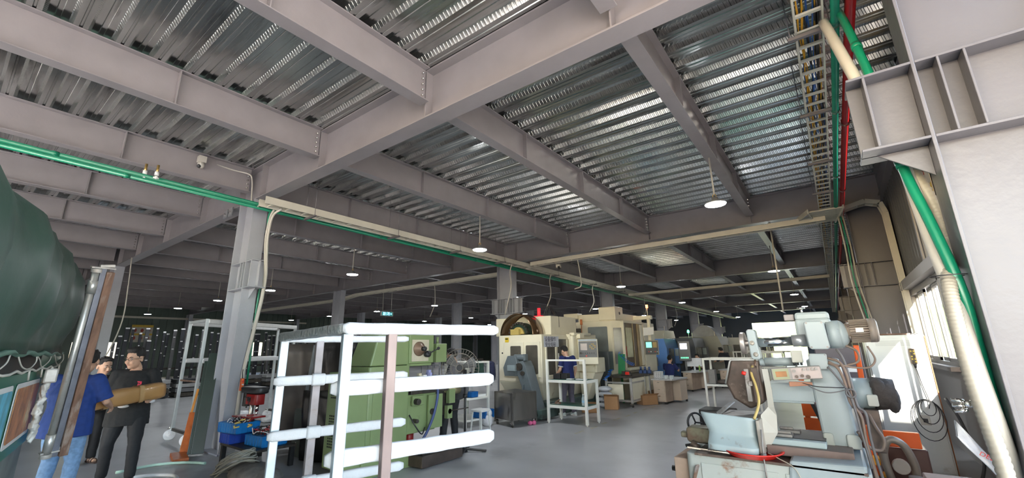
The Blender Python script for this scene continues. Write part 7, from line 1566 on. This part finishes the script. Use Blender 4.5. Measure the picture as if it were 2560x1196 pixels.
# second motor at right with a dark wrap
b = G(); b.cyl((8.84, 1.5, 1.23), (8.98, 1.5, 1.23), .125, n=36); b.cyl((8.86, 1.5, 1.23), (8.865, 1.5, 1.23), .127, n=36); q = b.build('lower_motor', GB, gr)
b = G(); b.box(8.9, 8.99, 1.33, 1.45, .80, 1.12); b.build('motor_bracket', GREASE, q, .008)
b = G(); b.rbox(8.935, 9.005, 1.35, 1.40, 1.145, 1.235, .012, 3, 'y'); b.build('terminal_box', mat('beige terminal box', (0, 0, 0)), q, .005)
b = G(); b.cyl((8.98, 1.5, 1.235), (9.13, 1.5, 1.235), .135, .115, 20); b.ball((9.02, 1.42, 1.28), (.06, .05, .08), 10, 7); b.ball((9.10, 1.44, 1.2), (.05, .05, .11), 10, 7); b.build('dark_wrap', mat('dark dusty wrap', (.055, .045, .04), .8, 0, .3, 9, bump=.9, bump_scale=18), q)

# ---- behind: orange lift, brown tank, cabinet
ol = thing('hydraulic_lift', 'orange hydraulic lift frame standing between the grinding machine and the white cabinet', 'lift', (9.0, 2.4, 0))
def O(): q_ = MB(); q_.T = Matrix.Translation((-9.0, -2.4, 0)); return q_
b = O(); b.bar((8.93, 3.0, .1), (8.98, 3.0, 1.62), .05, .09, (0, 1, 0)); b.bar((8.40, 3.0, .1), (8.40, 3.0, 1.35), .05, .09, (0, 1, 0)); b.build('mast', ORANGE, ol, .006)
b = O(); b.box(8.36, 8.62, 2.95, 3.0, .83, 1.12); b.box(8.36, 8.62, 2.95, 3.0, .55, .81); b.build('mast_panel', ORANGE, ol, .004)
b = O(); b.box(8.92, 9.26, 2.0, 2.06, .74, .87); b.box(8.88, 8.93, 1.98, 2.1, .55, .9); b.build('cross_beam', ORANGE, ol, .008)
b = O(); b.box(8.84, 8.95, 1.85, 2.0, .60, .66); b.box(8.82, 8.86, 1.80, 1.84, .62, .74); b.box(8.95, 9.02, 1.9, 2.05, .36, .52); b.build('yellow_stop', mat('yellow orange stop', (.90, .38, .02), .4), ol, .01)
b = O(); b.bar((8.42, 2.9, 1.15), (8.60, 2.85, .60), .04, .04); b.build('brace', BLACK, ol)
b = O(); b.box(8.96, 9.30, 2.1, 2.6, .1, .72); b.box(8.84, 8.92, 2.1, 2.5, .65, 1.0); b.build('hydraulic_tank', mat('brown hydraulic tank', (.10, .045, .035), .4, .1, .2, 5, dirt=(.3, .2, .15), dirt_amt=.15), ol, .012)
b = O(); b.tube(bez([(9.0, 1.85, .50), (8.98, 1.8, .70), (9.03, 1.78, .83), (9.12, 1.8, .80), (9.17, 1.85, .65), (9.17, 1.9, .5)], 7), .030, 10); b.build('bent_pipe', mat('dusty brown pipe', (.30, .24, .19), .45, .3), ol)
b = O(); b.cyl((9.08, 1.85, .62), (9.08, 1.80, .62), .06, n=18); b.cyl((9.16, 1.8, .42), (9.16, 1.8, .56), .05, n=18); b.rbox(9.02, 9.18, 1.68, 1.76, .36, .54, .01, 2, 'y'); b.build('valve_block', mat('dusty block', (.36, .30, .25), .5, .2), ol, .006)
b = O(); b.box(8.80, 9.35, 1.55, 2.05, .22, .30); b.box(8.80, 9.35, 1.55, 1.60, .0, .30); b.build('drip_tray', GREASE, ol, .006)
for k in range(3): b = O(); b.tube(bez([(9.25+.03*k, 1.9, .45), (9.33+.03*k, 1.8, .5), (9.40+.03*k, 1.7, .3), (9.42+.03*k, 1.65, .02)], 6), .016, 8); b.build('black_hose', BLACK, ol)
b = O(); b.cyl((8.88, 1.86, .46), (8.88, 1.86, .50), .10, n=24); b.cyl((8.88, 1.86, .18), (8.88, 1.86, .46), .11, n=24); b.build('black_bucket', BLACK, ol)
dc = thing('machine_cabinet', 'dark purple grey machine cabinet behind the orange lift mast', 'machine', (8.55, 3.9, 0)); b = MB(); b.box(0, .50, 0, .9, 0, 1.60); b.build('cabinet_body', mat('dark plum paint', (.075, .065, .08), .4), dc, .012); b = MB(); b.box(.30, .45, -.006, 0, 1.28, 1.33); b.build('name_plate', PAPER, dc)
WC = mat('white grey cabinet paint', (0.60, 0.62, 0.58), 0.42, 0, .04, 3, dirt=(.42, .38, .30), dirt_amt=.12, dirt_scale=3)
ec = thing('electrical_cabinet', 'tall pale electrical cabinet against the right wall with a patch of sunlight', 'cabinet', (9.12, 4.6, 0))
b = MB(); b.box(0, .64, 0, .5, .0, 1.74); b.build('cabinet_body', WC, ec, .01)
b = MB(); b.box(.02, .62, -.014, 0, .04, 1.70); d_ = b.build('door', WC, ec, .006)
b = MB()
for k in range(5): b.box(.12, .50, -.018, -.013, 1.60+k*.015, 1.606+k*.015)
b.build('door_vent', mat('vent strip grey', (.42, .44, .42), .5), d_)  # vent strips in a darker grey than the door
b = MB(); b.box(.40, .50, -.02, -.013, .60, .72); b.build('isolator_plate', mat('beige plate', (.45, .43, .36), .5), d_, .003); b = MB(); b.box(.43, .475, -.03, -.02, .635, .68); b.build('isolator_switch', BLACK, d_, .003)
b = MB(); b.box(.638, .646, -.012, .5, .02, 1.72); b.build('rusty_edge', mat('rusty orange edge', (.35, .13, .04), .6), ec)
r = thing('metal_rods', 'dark rods and a ring spanner lying on top of the pale electrical cabinet', 'rods', (9.3, 4.75, 1.742)); b = MB()
b.cyl((-.15, 0, .012), (.35, .05, .012), .011, n=8); b.build('rod', RUST, r); b = MB(); b.cyl((-.1, .08, .012), (.3, .10, .012), .012, n=8); b.build('rod', mat('dark green rod', (.02, .1, .06), .4), r)
b = MB(); b.tube([(.38+.03*math.cos(t), -.05+.02*math.sin(t), .012+.0*t) for t in [i*PI/6 for i in range(12)]], .006, 6, closed=True); b.build('ring', CHR, r)
rc = thing('pendant_remote', 'black crane remote with yellow buttons hanging on the pale electrical cabinet', 'remote', (9.60, 4.555, 1.36), 0); b = MB(); b.rbox(-.032, .032, 0, .035, 0, .20, .012, 3, 'y'); b.build('casing', mat('dark brown casing', (.08, .055, .03), .5), rc, .004)
for i in range(2):
    for j in range(5): b = MB(); b.cyl((-.014+i*.028, 0, .03+j*.034), (-.014+i*.028, -.008, .03+j*.034), .009, n=10); b.build('button', mat('yellow button', (.62, .45, .05), .4) if (i+j) % 3 else BLACK, rc)
b = MB(); b.lathe([(.02, 0), (.012, -.05)], (0, .017, 0), n=10); b.tube(bez([(0, .015, -.04), (.02, .01, -.25), (.05, .0, -.45), (.03, -.01, -.55)], 6), .005, 6); b.build('cord', BLACK, rc)
r = thing('hanging_cable', 'coil of thin black cable hung on the pale electrical cabinet', 'cable', (9.63, 4.57, .82)); b = MB(); rr = random.Random(3)
for k in range(4):
    a, c_ = .07+.03*k, .10+.05*k; b = MB(); b.tube([(a*math.cos(t)-.02*k*.4, -.004*k, -.05*k+c_*math.sin(t)) for t in [i*PI/12 for i in range(24)]], .0045, 6, closed=True); b.build('cable_turn', BLACK, r)
pipe('black_cable', 'thick black cable running down beside the pale electrical cabinet', [(9.80, 4.5, .95), (9.86, 4.4, .75), (9.90, 4.3, .5), (9.95, 4.2, .3), (9.85, 4.1, .03)], .016, BLACK, 'cable', smooth=6)
# bag and small things near the column
r = thing('plastic_bag', 'white plastic bag with red print hanging at the foot of the near right column', 'bag', (9.36, .02, .98)); b = MB()
rows = []
for i in range(12):
    t = i/11; rows.append([(-.13*(1-t)*.9+.09*t-.0+.05*s*(t+.35), -.03+.03*math.sin(s*3+t*5), .22-.34*t+.05*s*(1-t)+.012*math.sin(6*t+s*4)) for s in [k/6-.5 for k in range(7)]])
b.grid(rows, True, thick=(.0, .05, .0)); q = b.build('bag_body', mat('white thin plastic', (.75, .76, .80), .35, 0, .05, 6, bump=.5, bump_scale=22), r)
text('DEER', .03, REDPL, r, (-.03, -.062, .10), (PI/2, .5, -.1)); text('MO', .06, REDPL, r, (.04, -.062, -.02), (PI/2, .5, -.1))
ob = thing('orange_bar', 'yellow orange bar standing at the foot of the near right column', 'bar', (9.33, -.30, 0)); b = MB(); b.bar((0, 0, 0), (-.01, 0, 1.02), .035, .03, (1, 0, 0)); b.build('bar_body', mat('yellow orange stop', (0, 0, 0)), ob, .004)
r = thing('tool_trolley', 'small pinkish metal bracket unit low beside the near right column', 'bracket', (9.22, .25, 0)); b = MB(); b.box(-.1, .1, -.06, .08, 0, .86); b.box(-.13, .13, -.09, .09, .86, .90); b.build('bracket_body', mat('pinkish rusty metal', (.42, .30, .26), .5, .2, .15, 8), r, .006)
for k in range(3): b = MB(); b.cyl((-.08+k*.07, -.09, .84), (-.08+k*.07, -.10, .84), .014, n=10); b.build('bolt', RUST, r)
